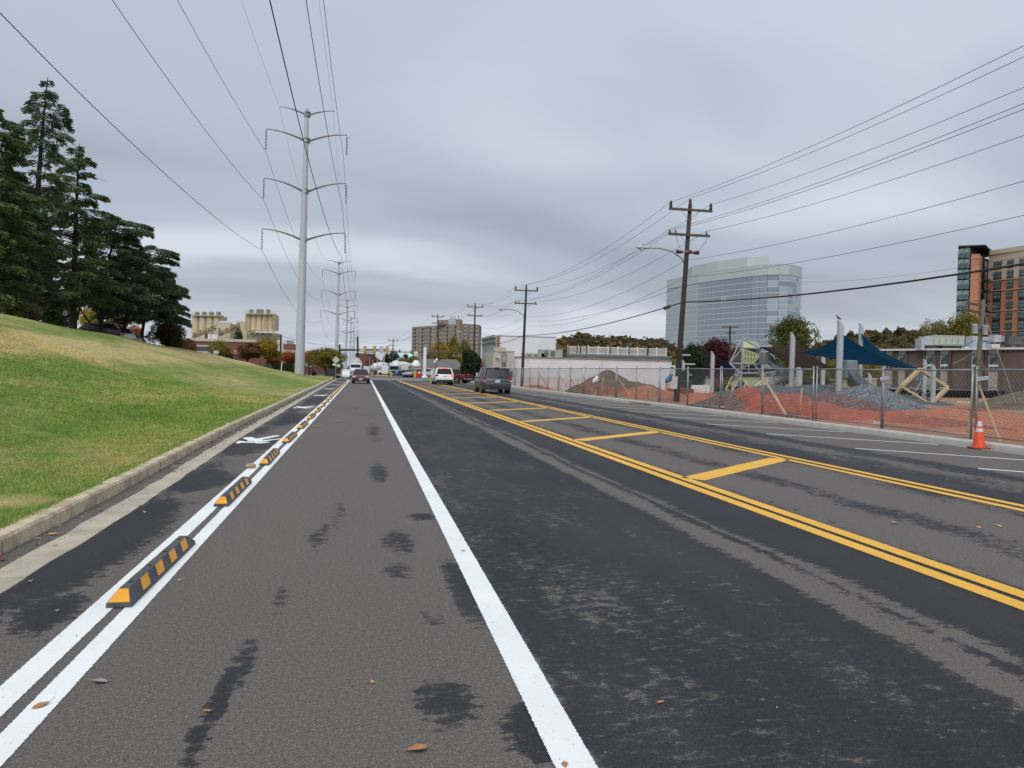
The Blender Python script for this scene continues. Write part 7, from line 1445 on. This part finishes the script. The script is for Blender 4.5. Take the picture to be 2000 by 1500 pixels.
# ------------------------------------------------------------------ people
def person(lab, loc, H, rz, skin, top_m, leg_m, hair_m, walk=0.15):
    t = thing('person', lab, 'person', loc, rz); s = H/1.75
    def skinned(name, vs, es, rs, m, lev=1):
        me = bpy.data.meshes.new(name); me.from_pydata([tuple(Vector(v_)*s) for v_ in vs], es, []); me.materials.append(m); o = bpy.data.objects.new(name, me); col.objects.link(o); o.parent = t
        sm = o.modifiers.new('skin', 'SKIN'); sm.use_smooth_shade = True
        if not me.skin_vertices: me.attributes  # layer is made with the modifier below
        bm = bmesh.new(); bm.from_mesh(me); ly = bm.verts.layers.skin.verify(); bm.verts.ensure_lookup_table()
        for i, r_ in enumerate(rs): bm.verts[i][ly].radius = (r_*s if not isinstance(r_, tuple) else r_[0]*s, r_*s if not isinstance(r_, tuple) else r_[1]*s)
        bm.verts[0][ly].use_root = True; bm.to_mesh(me); bm.free()
        ss = o.modifiers.new('sub', 'SUBSURF'); ss.levels = lev; ss.render_levels = lev; return o
    w = walk
    V_ = [(0, 0, 0.95), (0, 0, 1.12), (0, 0, 1.36), (0, 0.01, 1.46), (0, 0.02, 1.56), (0, 0.02, 1.69), (0.17, 0, 1.40), (0.23, -0.03, 1.15), (0.22, 0.08, 0.93), (0.22, 0.11, 0.84), (-0.17, 0, 1.40), (-0.23, 0.03, 1.15), (-0.22, 0.05, 0.92), (-0.22, 0.07, 0.83),
          (0.09, 0, 0.90), (0.10, w, 0.50), (0.10, w*0.8, 0.08), (0.10, w*0.8+0.14, 0.03), (-0.09, 0, 0.90), (-0.10, -w*0.4, 0.50), (-0.10, -w*1.3, 0.10), (-0.10, -w*1.3+0.13, 0.03)]
    E_ = [(0, 1), (1, 2), (2, 3), (3, 4), (4, 5), (2, 6), (6, 7), (7, 8), (8, 9), (2, 10), (10, 11), (11, 12), (12, 13), (0, 14), (14, 15), (15, 16), (16, 17), (0, 18), (18, 19), (19, 20), (20, 21)]
    skinned('body', V_, E_, [0.13, 0.12, (0.14, 0.10), 0.055, 0.085, 0.09, 0.055, 0.042, 0.033, 0.035, 0.055, 0.042, 0.033, 0.035, 0.085, 0.055, 0.04, 0.04, 0.085, 0.055, 0.04, 0.04], skin)
    skinned('jacket', [V_[i] for i in (0, 1, 2, 6, 7, 8, 10, 11, 12)], [(0, 1), (1, 2), (2, 3), (3, 4), (4, 5), (2, 6), (6, 7), (7, 8)], [0.165, 0.155, (0.175, 0.13), 0.075, 0.062, 0.05, 0.075, 0.062, 0.05], top_m)
    skinned('trousers', [V_[i] for i in (0, 14, 15, 16, 18, 19, 20)], [(0, 1), (1, 2), (2, 3), (0, 4), (4, 5), (5, 6)], [0.15, 0.10, 0.072, 0.06, 0.10, 0.072, 0.06], leg_m)
    MB().lathe((0, 0.01*s, 1.60*s), [(0.09*s, 0.02*s), (0.105*s, 0.07*s), (0.10*s, 0.13*s), (0.06*s, 0.175*s), (0.01*s, 0.19*s)], 12).build('hair', hair_m, t, smooth=True)
    return t
SK = mat('skin', (0.50, 0.30, 0.21), rough=0.6)
q = at(459.5, 711, 101); person('person in a maroon jacket and pale cap walking on the path beyond the grass bank', q, 1.75, R(160), SK, mat('maroon_jacket', (0.10, 0.012, 0.03)), mat('dark_plum_trousers', (0.09, 0.05, 0.09)), mat('pale_cap', (0.62, 0.52, 0.42)))
q = at(1243, 697, 102); person('person in a dark top and jeans standing on the rooftop terrace', Vector((q.x, 99.6, 3.99)), 1.75, R(200), SK, mat('navy_top', (0.02, 0.03, 0.06)), mat('jeans', (0.08, 0.12, 0.20)), mat('dark_hair', (0.02, 0.015, 0.012)), 0.03)
for px, w in ((1201, 0.7), (1250, 0.8), (1258, 0.6)):
    q = at(px, 694, 100.5); tc_ = thing('chair', {1201: 'dark chair on the rooftop terrace behind the railing, leftmost', 1250: 'dark chair on the rooftop terrace beside the standing person', 1258: 'low dark chair on the terrace, right of the chair by the person'}[px], 'chair', (q.x, 100.6, 3.99), 0.3)
    MB().box((0, 0, 0.42), (0.5, 0.5, 0.06)).build('seat', BLACK, tc_); MB().box((0, 0.24, 0.72), (0.5, 0.05, 0.55)).build('backrest', BLACK, tc_)
    for x in (-0.22, 0.22):
        for y in (-0.22, 0.22): MB().cyl((x, y, 0), (x, y, 0.4), 0.02, n=5).build('leg', BLACK, tc_)

# ------------------------------------------------------------------ trees
def crown_arrays(seed, n, leaf, blobs=16, flat=0.8, shell=0.5, gap=0.0):
    """unit crown: leaves scattered through overlapping clumps"""
    r_ = np.random.default_rng(seed); B = []
    for k in range(blobs):
        d_ = r_.normal(size=3); d_ /= np.linalg.norm(d_); rad = r_.random()**0.5*0.68; c_ = d_*rad; c_[2] = c_[2]*flat
        B.append((*c_, 0.22+0.20*r_.random()))
    B = np.array(B); idx = r_.integers(0, blobs, n); d_ = r_.normal(size=(n, 3)); d_ /= np.linalg.norm(d_, axis=1)[:, None]
    rad = (shell+(1-shell)*r_.random(n)**0.6)*B[idx, 3]*(1+0.25*r_.normal(size=n)*0.6)
    P = B[idx, :3]+d_*rad[:, None]
    A = r_.normal(size=(n, 3)); A /= np.linalg.norm(A, axis=1)[:, None]; Bv = np.cross(A, r_.normal(size=(n, 3))); Bv /= np.linalg.norm(Bv, axis=1)[:, None]
    s = leaf*(0.6+0.8*r_.random(n)); return quads(P, A*s[:, None], Bv*s[:, None]*0.75)+(B,)
_cr = {}
def crown_mesh(var, m):
    key = (var, m.name)
    if key in _cr: return _cr[key]
    n, leaf, blobs, seed, shell = {'dense': (9000, 0.032, 24, 1, 0.45), 'dense2': (9000, 0.032, 20, 2, 0.45), 'mid': (3500, 0.05, 16, 3, 0.5), 'mid2': (3500, 0.05, 18, 4, 0.5), 'sparse': (2200, 0.028, 22, 5, 0.5), 'big': (16000, 0.024, 34, 6, 0.45)}[var]
    V, Q, B = crown_arrays(seed, n, leaf, blobs, 0.85, shell); me = npmesh('crown', V, Q, m); me['b'] = B.ravel().tolist(); _cr[key] = me; return me
def tree(name, label, base, H, rx, m, var='mid', crown_f=0.62, cat='tree', group=None, rz=0.0, bark=BARK, ry=None, lean=0.0):
    base = Vector(base); t = thing(name, label, cat, base, rz, group); ch = H*crown_f; cz = H-ch/2
    me = crown_mesh(var, m); o = bpy.data.objects.new('crown', me); col.objects.link(o); o.parent = t; o.location = (lean, 0, cz); o.scale = (rx*1.08, (ry or rx)*1.08, ch/2*1.12)
    B = np.array(me['b']).reshape(-1, 4)[:9]; tr = max(0.06, H*0.022)
    mb = MB(); mb.tube([(0, 0, -0.4), (lean*0.2, 0, H*(1-crown_f)*0.7), (lean*0.7, 0, cz), (lean, 0, cz+ch*0.25)], [tr*1.25, tr, tr*0.7, tr*0.25], 7)
    for b in B: 
        e = Vector((b[0]*rx+lean, b[1]*(ry or rx), cz+b[2]*ch/2)); s_ = Vector((lean*0.4, 0, H*(1-crown_f)*0.9+0.1*H*abs(b[0]))); mb.tube([s_, s_.lerp(e, 0.5)+Vector((0, 0, 0.04*H)), e], [tr*0.55, tr*0.35, tr*0.12], 5)
    mb.build('trunk', bark, t, smooth=True); return t
L_OLI = leafmat('leaves_olive_yellow', (0.10, 0.105, 0.022), (0.20, 0.175, 0.035), (0.33, 0.25, 0.05), 0.9)
L_YEL = leafmat('leaves_yellow', (0.19, 0.15, 0.025), (0.33, 0.24, 0.04), (0.45, 0.32, 0.06), 0.9)
L_RED = leafmat('leaves_red_orange', (0.20, 0.05, 0.022), (0.34, 0.09, 0.03), (0.42, 0.15, 0.04), 0.9)
L_RUS = leafmat('leaves_rust_brown', (0.10, 0.05, 0.028), (0.17, 0.075, 0.045), (0.20, 0.11, 0.05), 0.9)
L_GRN = leafmat('leaves_green', (0.045, 0.065, 0.018), (0.085, 0.11, 0.03), (0.14, 0.155, 0.045), 0.7)
L_DGR = leafmat('leaves_dark_green', (0.014, 0.028, 0.014), (0.026, 0.048, 0.022), (0.045, 0.07, 0.03), 0.9)
L_BUR = leafmat('leaves_burgundy', (0.040, 0.012, 0.016), (0.085, 0.022, 0.028), (0.13, 0.04, 0.045), 0.9)
L_TAN = leafmat('leaves_tan_olive', (0.10, 0.085, 0.035), (0.165, 0.135, 0.05), (0.22, 0.19, 0.08), 0.9)
def tpx(name, label, px, yb, yt, hw, d, m, var='mid', crown_f=0.7, **k):
    b, a = at(px, yb, d), at(px, yt, d); return tree(name, label, b, a.z-b.z, hw*d/1500, m, var, crown_f, **k)
tpx('yellow_tree', 'broad olive-yellow tree right of the near pylon', 636, 742, 676, 43, 124, L_OLI, 'big', 0.80)
tpx('yellow_tree', 'yellow-leaved tree in front of the rust-streaked silos', 523, 722, 657, 29, 118, L_YEL, 'dense', 0.78)
tpx('rust_tree', 'rust-brown thinning tree beside the walking person', 482, 722, 667, 32, 116, L_RUS, 'dense2', 0.75)
tpx('olive_tree', 'olive-green tree behind the square road sign', 430, 722, 665, 30, 122, L_OLI, 'dense', 0.80)
tpx('green_shrub', 'dark green shrub at the crest right of the square road sign', 440, 716, 690, 20, 112, L_DGR, 'dense2', 0.95, cat='shrub')
tpx('red_tree', 'red-orange tree low beside the near pylon, left side', 566, 724, 686, 30, 140, L_RED, 'dense', 0.7)
tpx('red_tree', 'red-orange tree low to the left of the hedge', 530, 724, 690, 22, 142, L_RED, 'dense2', 0.75)
tpx('red_tree', 'red-orange tree right behind the near pylon', 606, 730, 682, 24, 150, L_RED, 'dense2', 0.7)
tpx('spruce_tree', 'small dark spruce in front of the batching house', 466, 700, 640, 11, 170, L_DGR, 'dense', 0.95)
tpx('yellow_tree', 'yellow tree in front of the apartment block, left one', 858, 742, 665, 24, 185, L_YEL, 'dense', 0.85)
tpx('yellow_tree', 'tall olive-yellow tree in the middle in front of the apartment block', 879, 742, 653, 20, 190, L_OLI, 'dense2', 0.9)
tpx('orange_tree', 'orange-tan tree low in front of the apartment block', 845, 742, 682, 20, 175, L_TAN, 'mid', 0.9)
tpx('olive_tree', 'olive tree between the apartment block and the dark green tree', 906, 742, 664, 20, 180, L_OLI, 'dense', 0.9)
tpx('olive_tree', 'olive tree left of the white sign column', 812, 742, 689, 20, 200, L_OLI, 'mid', 0.9)
tpx('tan_tree', 'tan brown tree beyond the plant yard, below the two green signals', 788, 742, 700, 24, 210, L_TAN, 'dense', 0.95)
tpx('tan_tree', 'brown-olive tree beyond the plant yard left of the far utility pole', 735, 742, 690, 16, 230, L_RUS, 'mid', 0.95)
tpx('green_tree', 'dark green conifer mass beyond the signals', 768, 742, 684, 18, 260, L_DGR, 'dense', 0.95)
tpx('green_tree', 'dark green conifer right of the far utility pole', 788, 742, 687, 12, 262, L_DGR, 'dense2', 0.95)
tpx('green_tree', 'dark green conifer behind the signal heads left of the far utility pole', 752, 742, 686, 9, 262, L_DGR, 'dense2', 0.95)
tpx('olive_tree', 'olive tree low in the plant yard behind the gate posts', 745, 742, 707, 18, 225, L_OLI, 'mid', 0.95)
tpx('tan_tree', 'brown tree behind the mixer truck drum', 722, 742, 700, 9, 235, L_RUS, 'mid2', 0.95)
tpx('green_shrub', 'green bush at the filling station beside the white trailer', 792, 738, 720, 7, 145, L_DGR, 'mid', 1.0, cat='shrub')
tpx('green_tree', 'dark green tree wrapped round the utility pole left of the cream building', 921, 752, 672, 27, 106, L_DGR, 'mid', 0.94)
tpx('green_shrub', 'dark shrub at the foot of the cream building', 948, 758, 722, 10, 100, L_DGR, 'mid', 1.0, cat='shrub')
tpx('green_shrub', 'low shrub at the roadside below the dark green tree', 916, 758, 730, 8, 98, L_GRN, 'mid2', 1.0, cat='shrub')
tpx('green_tree', 'round olive-green tree in front of the right end of the glass tower', 1545, 760, 610, 47, 150, leafmat('leaves_mottled_green', (0.05, 0.062, 0.018), (0.105, 0.115, 0.032), (0.20, 0.185, 0.05), 0.6), 'big', 0.85)
tpx('burgundy_tree', 'dark burgundy tree left of the play tower', 1398, 770, 654, 42, 100, L_BUR, 'big', 0.9)
tpx('green_tree', 'dark green tree below the burgundy tree', 1352, 775, 664, 30, 92, L_DGR, 'big', 0.92)
tpx('brown_shrub', 'brown bare-looking shrub behind the slim lamp post', 1330, 770, 700, 15, 95, L_RUS, 'mid', 1.0, cat='shrub')
tpx('brown_shrub', 'brown shrubbery under the navy sail', 1410, 770, 722, 22, 95, L_TAN, 'sparse', 1.0, cat='shrub')
tpx('sparse_tree', 'thin tan tree behind the play tower top', 1444, 760, 655, 20, 110, L_TAN, 'sparse', 0.7)
tpx('sparse_tree', 'open-branched tree with thin yellow-green leaves above the brown building', 1833, 730, 606, 36, 190, leafmat('leaves_thin_yellow', (0.15, 0.15, 0.06), (0.25, 0.23, 0.10), (0.30, 0.27, 0.13), 0.9), 'sparse', 0.6)
tpx('olive_tree', 'olive tree in front of the glass corner of the brick high-rise', 1880, 730, 608, 36, 185, L_OLI, 'dense', 0.75)
for i_, (px, yt, hw, d, m_) in enumerate(((1600, 712, 22, 84, L_TAN), (1632, 700, 20, 86, L_OLI), (1665, 712, 20, 84, L_GRN), (1700, 705, 22, 90, L_OLI), (1525, 700, 24, 86, L_TAN), (1500, 730, 20, 84, L_RUS), (1570, 722, 18, 83, L_GRN))):
    tpx('hedge_tree', ['low tan-olive tree under the brown sail', 'olive tree between the brown and blue sails', 'green tree behind the bird post', 'olive tree left of the brown building', 'tan-leaved tree behind the curved slide', 'rust-brown shrub under the curved slide', 'green shrub behind the short wide grey post'][i_], px, 768, yt, hw, d, m_, 'dense' if i_ % 2 else 'dense2', 0.95)
# hedge by the pylon
V, Q, B_ = crown_arrays(8, 100, 0.1); n = 7000
r_ = np.random.default_rng(3); P = (r_.random((n, 3))-0.5); k_ = r_.integers(0, 3, n); s_ = np.sign(r_.random(n)-0.5); P[np.arange(n), k_] = s_*0.5*(1-0.08*r_.random(n)); P *= np.array([3.0, 1.2, 1.35]); A = r_.normal(size=(n, 3)); A /= np.linalg.norm(A, axis=1)[:, None]; Bv = np.cross(A, r_.normal(size=(n, 3))); Bv /= np.linalg.norm(Bv, axis=1)[:, None]
V, Q = quads(P, A*0.05, Bv*0.05); hme = npmesh('hedge', V, Q, L_DGR); q = at(553, 718.5, 116); tag(link('hedge', hme, L_DGR, None, q), 'clipped dark box hedge left of the near pylon', 'hedge')
for i_, (px, py, s__) in enumerate(((614, 733, 0.9), (658, 739, 0.7), (662, 738, 0.5))):
    tpx('green_shrub', ['round dark shrub by the gateway sign', 'dark shrub at the foot of the diamond sign', 'small shrub right of the diamond sign'][i_], px, py+2, py-8*s__-2, 6*s__+1, 116-i_*6, L_DGR, 'mid', 1.0, cat='shrub')

# wooded ridges far behind: uncountable, one object each
def ridge(name, px0, px1, prof, d0, d1, m, label, n=150, seed=1, leafsz=1.0, zb=-2):
    r_ = np.random.default_rng(seed); Vs, Qs = [], []; k = 0
    V0, Q0, B0 = crown_arrays(seed+20, 420, 0.10, 10)
    for i in range(n):
        px = px0+(px1-px0)*r_.random(); lev = r_.random()**0.7; d = d0+(d1-d0)*lev; yt = np.interp(px, [p[0] for p in prof], [p[1] for p in prof]); yh = 733+ (px-1300)*0.02
        y = yh-8+(yt-yh+8)*lev+r_.normal()*1.2; top = at(px, y, d); R_ = (5.5+3.5*r_.random()); S_ = np.array([R_, R_, R_*0.95]); a = r_.random()*6.3
        M_ = np.array([[math.cos(a), -math.sin(a), 0], [math.sin(a), math.cos(a), 0], [0, 0, 1]])
        Vs.append((V0@M_.T)*S_+np.array([top.x, top.y, top.z-R_*0.45])); Qs.append(Q0+k); k += len(V0)
    V = np.concatenate(Vs); Q = np.concatenate(Qs); tag(link(name, npmesh(name, V, Q, m), m), label, 'forest', kind='stuff')
RG1 = leafmat('ridge_autumn', (0.06, 0.062, 0.024), (0.14, 0.115, 0.04), (0.27, 0.15, 0.05), 0.10); RG2 = leafmat('ridge_brown_green', (0.06, 0.065, 0.03), (0.11, 0.10, 0.045), (0.20, 0.125, 0.055), 0.08)
ridge('wooded_ridge', 1062, 1310, [(1060, 674), (1075, 664), (1092, 671), (1110, 659), (1160, 655), (1190, 664), (1215, 659), (1250, 666), (1275, 659), (1310, 672)], 180, 300, RG1, 'autumn wood rising behind the rooftop terrace', 130, 2)
ridge('wooded_ridge', 1560, 2030, [(1560, 690), (1590, 668), (1640, 660), (1680, 644), (1720, 639), (1760, 643), (1800, 645), (1850, 640), (1900, 636), (2030, 640)], 220, 520, RG2, 'brown and green wooded hill behind the playground', 300, 3)
ridge('wooded_ridge', 700, 960, [(700, 715), (760, 712), (850, 705), (960, 700)], 300, 420, RG2, 'low far belt of trees beyond the junction', 60, 4)
def hillface(px0, px1, prof, d0, d1, name):
    V_ = []; n = 24
    for i in range(n+1):
        px = px0+(px1-px0)*i/n; yt = np.interp(px, [p[0] for p in prof], [p[1] for p in prof])+24; b = at(px, 736, d0); a = at(px, yt, d1); bb = at(px, 736, d1+60); b.z = -1.7; bb.z = -1.7; V_ += [tuple(b), tuple(a), tuple(bb)]
    F_ = []
    for i in range(n): k = 3*i; F_ += [(k, k+1, k+4, k+3), (k+1, k+2, k+5, k+4)]
    me = bpy.data.meshes.new(name); me.from_pydata(V_, [], F_); me.materials.append(RG2); me.shade_smooth(); tag(link(name, me, RG2), kind='structure')
hillface(1555, 2040, [(1560, 690), (1590, 672), (1640, 664), (1680, 648), (1720, 643), (1850, 645), (2030, 645)], 200, 520, 'hill')
hillface(1058, 1312, [(1060, 672), (1110, 660), (1310, 668)], 170, 300, 'hill')

# ------------------------------------------------------------------ the cedars on the bank
L_CED = leafmat('cedar_needles', (0.038, 0.066, 0.038), (0.085, 0.132, 0.070), (0.18, 0.24, 0.13), 0.45, 0.15)
L_CED2 = leafmat('cedar_needles_warm', (0.050, 0.074, 0.030), (0.105, 0.14, 0.055), (0.20, 0.24, 0.095), 0.45, 0.15)
def cedar(label, base, H, prof, seed, m, density=1.0, clear=0.14, lean=(0, 0), bare=0.0, limbs=3, droop=0.22, cl=0.135, sp=1.0, lmin=0.62):
    """prof: [(height fraction, branch length m)]; layered branches with drooping sprays"""
    rr = random.Random(seed); r_ = np.random.default_rng(seed); t = thing('cedar_tree', label, 'tree', base, 0, 'dark cedars on the bank')
    tr = 0.014*H+0.05; mb = MB(); pts = []; rs = []
    for k in range(9): f_ = k/8; pts.append((lean[0]*f_*f_, lean[1]*f_*f_, -0.6+(H+0.5)*f_)); rs.append(tr*(1-f_)**0.9*1.1+0.02)
    mb.tube(pts, rs, 9); P_, A_, B_ = [], [], []
    z = H*clear; br = MB()
    while z < H*0.985:
        f_ = z/H; L0 = float(np.interp(f_, [p[0] for p in prof], [p[1] for p in prof])); nb = rr.choice((3, 4, 4, 5)) if f_ < 0.9 else 3; a0 = rr.random()*6.28
        for k in range(nb):
            a = a0+k*6.283/nb+rr.gauss(0, 0.25); L = L0*rr.uniform(lmin, 1.12+(0.62-lmin)); 
            if L < 0.25: continue
            up = 0.22 if f_ < 0.8 else 0.35; dirv = Vector((math.cos(a), math.sin(a), 0)); o_ = Vector((lean[0]*f_*f_, lean[1]*f_*f_, z+rr.uniform(-0.15, 0.15)))
            n_ = 7; bp = []
            for i in range(n_+1):
                s = i/n_; bp.append(o_+dirv*(L*s)+Vector((0, 0, L*(up*s*(1-0.35*s)-droop*s**2.6))))
            r0 = 0.012+0.011*L; br.tube(bp, [r0*(1-0.85*i/n_) for i in range(n_+1)], 4, cap=False)
            isbare = rr.random() < bare
            m_ = int((26 if isbare else 150)*L*density*1.35); s_ = 0.12+0.88*np.sqrt(r_.random(m_)); 
            if isbare:
                continue
            side = np.array([-dirv.y, dirv.x, 0.0]); w = L*0.30*(1-s_**2)*(0.35+0.65*np.minimum(1, s_*2.5))+0.10
            sd = (r_.random(m_)*2-1); i0 = np.clip((s_*n_).astype(int), 0, n_-1); fr = s_*n_-i0; bpa = np.array([tuple(q) for q in bp])
            c_ = bpa[i0]*(1-fr)[:, None]+bpa[i0+1]*fr[:, None]; off = sd*w; c_ = c_+side[None, :]*off[:, None]; c_[:, 2] += -0.22*np.abs(off)-0.34*r_.random(m_)**1.4+0.05*r_.random(m_)-0.02
            out_ = np.array(dirv)[None, :]*(0.65+0.3*r_.random(m_))[:, None]+side[None, :]*(np.sign(sd)*0.55)[:, None]+r_.normal(size=(m_, 3))*0.25; out_[:, 2] -= 0.15+0.45*r_.random(m_); out_ /= np.linalg.norm(out_, axis=1)[:, None]
            sz = cl*(0.55+0.8*r_.random(m_)); wd = np.cross(out_, r_.normal(size=(m_, 3))); wd /= np.linalg.norm(wd, axis=1)[:, None]
            P_.append(c_+out_*sz[:, None]*0.6); A_.append(out_*sz[:, None]); B_.append(wd*(sz*0.20)[:, None])
        z += sp*(0.27+0.20*rr.random())*(H/16)**0.5*(1.0 if f_ < 0.8 else 0.8)
    for k in range(limbs):
        a = rr.random()*6.28; d_ = Vector((math.cos(a), math.sin(a)*0.7, 0)); h0 = H*clear*rr.uniform(0.35, 0.95); br.tube([(0, 0, h0), tuple(d_*0.8+Vector((0, 0, h0+0.2))), tuple(d_*1.5+Vector((0, 0, h0+1.2))), tuple(d_*2.1+Vector((0, 0, h0+3)))], [tr*0.55, tr*0.45, tr*0.35, tr*0.15], 7)
    mb.build('trunk', CBARK, t, smooth=True); br.build('branches', CBARK, t, smooth=True)
    V, Q = quads(np.concatenate(P_), np.concatenate(A_), np.concatenate(B_)); link('foliage', npmesh('foliage', V, Q, m), m, t); return t
def cpx(label, px, yb, pt, yt, d, prof, seed, m=L_CED, **k):
    b, a = at(px, yb, d), at(pt, yt, d); dv = a-b; return cedar(label, b, dv.z, prof, seed, m, lean=(dv.x, dv.y), **k)
u_ = 1/1500
cpx('huge dark cedar cut by the left edge of the photo', -30, 640, -12, 205, 47, [(0.1, 2.6), (0.3, 3.7), (0.6, 3.2), (0.85, 1.9), (1, 0.3)], 11, L_CED2, limbs=2, clear=0.12, density=0.75, sp=1.25, lmin=0.5)
cpx('tallest cedar with a bent top and gaps showing its straight trunk', 64, 634, 93, 148, 52, [(0.1, 1.5), (0.25, 2.2), (0.4, 2.5), (0.6, 2.6), (0.75, 2.0), (0.86, 1.5), (0.93, 1.25), (0.97, 0.5), (1, 0.15)], 22, L_CED, density=0.52, sp=1.9, lmin=0.35, clear=0.18, bare=0.06, limbs=1, droop=0.34)
cpx('second tall cedar with bare twiggy branches on its right side', 143, 655, 155, 277, 60, [(0.1, 2.9), (0.35, 3.3), (0.6, 2.9), (0.8, 2.2), (0.93, 1.0), (1, 0.2)], 33, L_CED2, density=0.75, sp=1.35, lmin=0.45, clear=0.18, bare=0.25)
cpx('broad flat-topped cedar in the middle of the group', 196, 664, 232, 425, 67, [(0.1, 3.4), (0.4, 4.1), (0.75, 3.6), (0.92, 2.9), (1, 1.6)], 44, L_CED, clear=0.30, density=0.72, sp=1.25, lmin=0.5, limbs=4)
cpx('broad dense cedar at the right end of the group', 240, 672, 300, 478, 73, [(0.1, 3.5), (0.25, 4.4), (0.5, 4.3), (0.8, 3.1), (0.95, 2.1), (1, 1.0)], 55, L_CED, clear=0.30, density=0.72, sp=1.25, lmin=0.5, limbs=4)
cpx('cedar filling the gap behind the right-hand cedars', 275, 680, 318, 520, 80, [(0.1, 3.2), (0.4, 4.6), (0.8, 3.0), (1, 0.8)], 66, L_CED, clear=0.34, density=0.75, sp=1.2, limbs=2)
cpx('dark cedar standing behind the tall trunk near the left edge', 18, 640, 30, 330, 58, [(0.1, 3.0), (0.4, 3.6), (0.8, 2.4), (1, 0.4)], 77, L_CED, clear=0.2, limbs=2)
tpx('green_shrub', 'green shrubbery behind the tall trunk near the left edge', 30, 640, 560, 50, 66, L_GRN, 'big', 1.0, cat='shrub')
tpx('green_shrub', 'green shrubbery between the first two cedar trunks', 100, 655, 575, 42, 72, leafmat('leaves_mid_green', (0.022, 0.034, 0.014), (0.042, 0.06, 0.022), (0.07, 0.085, 0.035), 0.7), 'big', 1.0, cat='shrub')
tpx('yellow_tree', 'yellow autumn tree seen between the cedar trunks', 178, 668, 596, 30, 92, L_YEL, 'dense', 0.95)
tpx('orange_tree', 'orange-brown autumn tree behind the cedar trunks', 222, 676, 606, 26, 96, L_TAN, 'dense2', 0.95)
tpx('red_tree', 'red autumn shrub right of the last cedar trunk', 264, 684, 634, 22, 92, L_RED, 'dense', 1.0)
tpx('brown_shrub', 'dull olive-brown shrub at the right foot of the cedars', 325, 692, 618, 36, 84, leafmat('leaves_dull_brown', (0.035, 0.034, 0.018), (0.065, 0.058, 0.028), (0.12, 0.095, 0.04), 0.7), 'big', 0.95, cat='shrub')
tpx('brown_shrub', 'rust-coloured thin shrub hanging over the grass right of the cedars', 352, 694, 640, 18, 86, L_RUS, 'sparse', 0.95, cat='shrub')
tpx('red_tree', 'dark red tree behind the shrubs above the low brick building', 372, 700, 655, 18, 120, L_RUS, 'mid', 0.95)
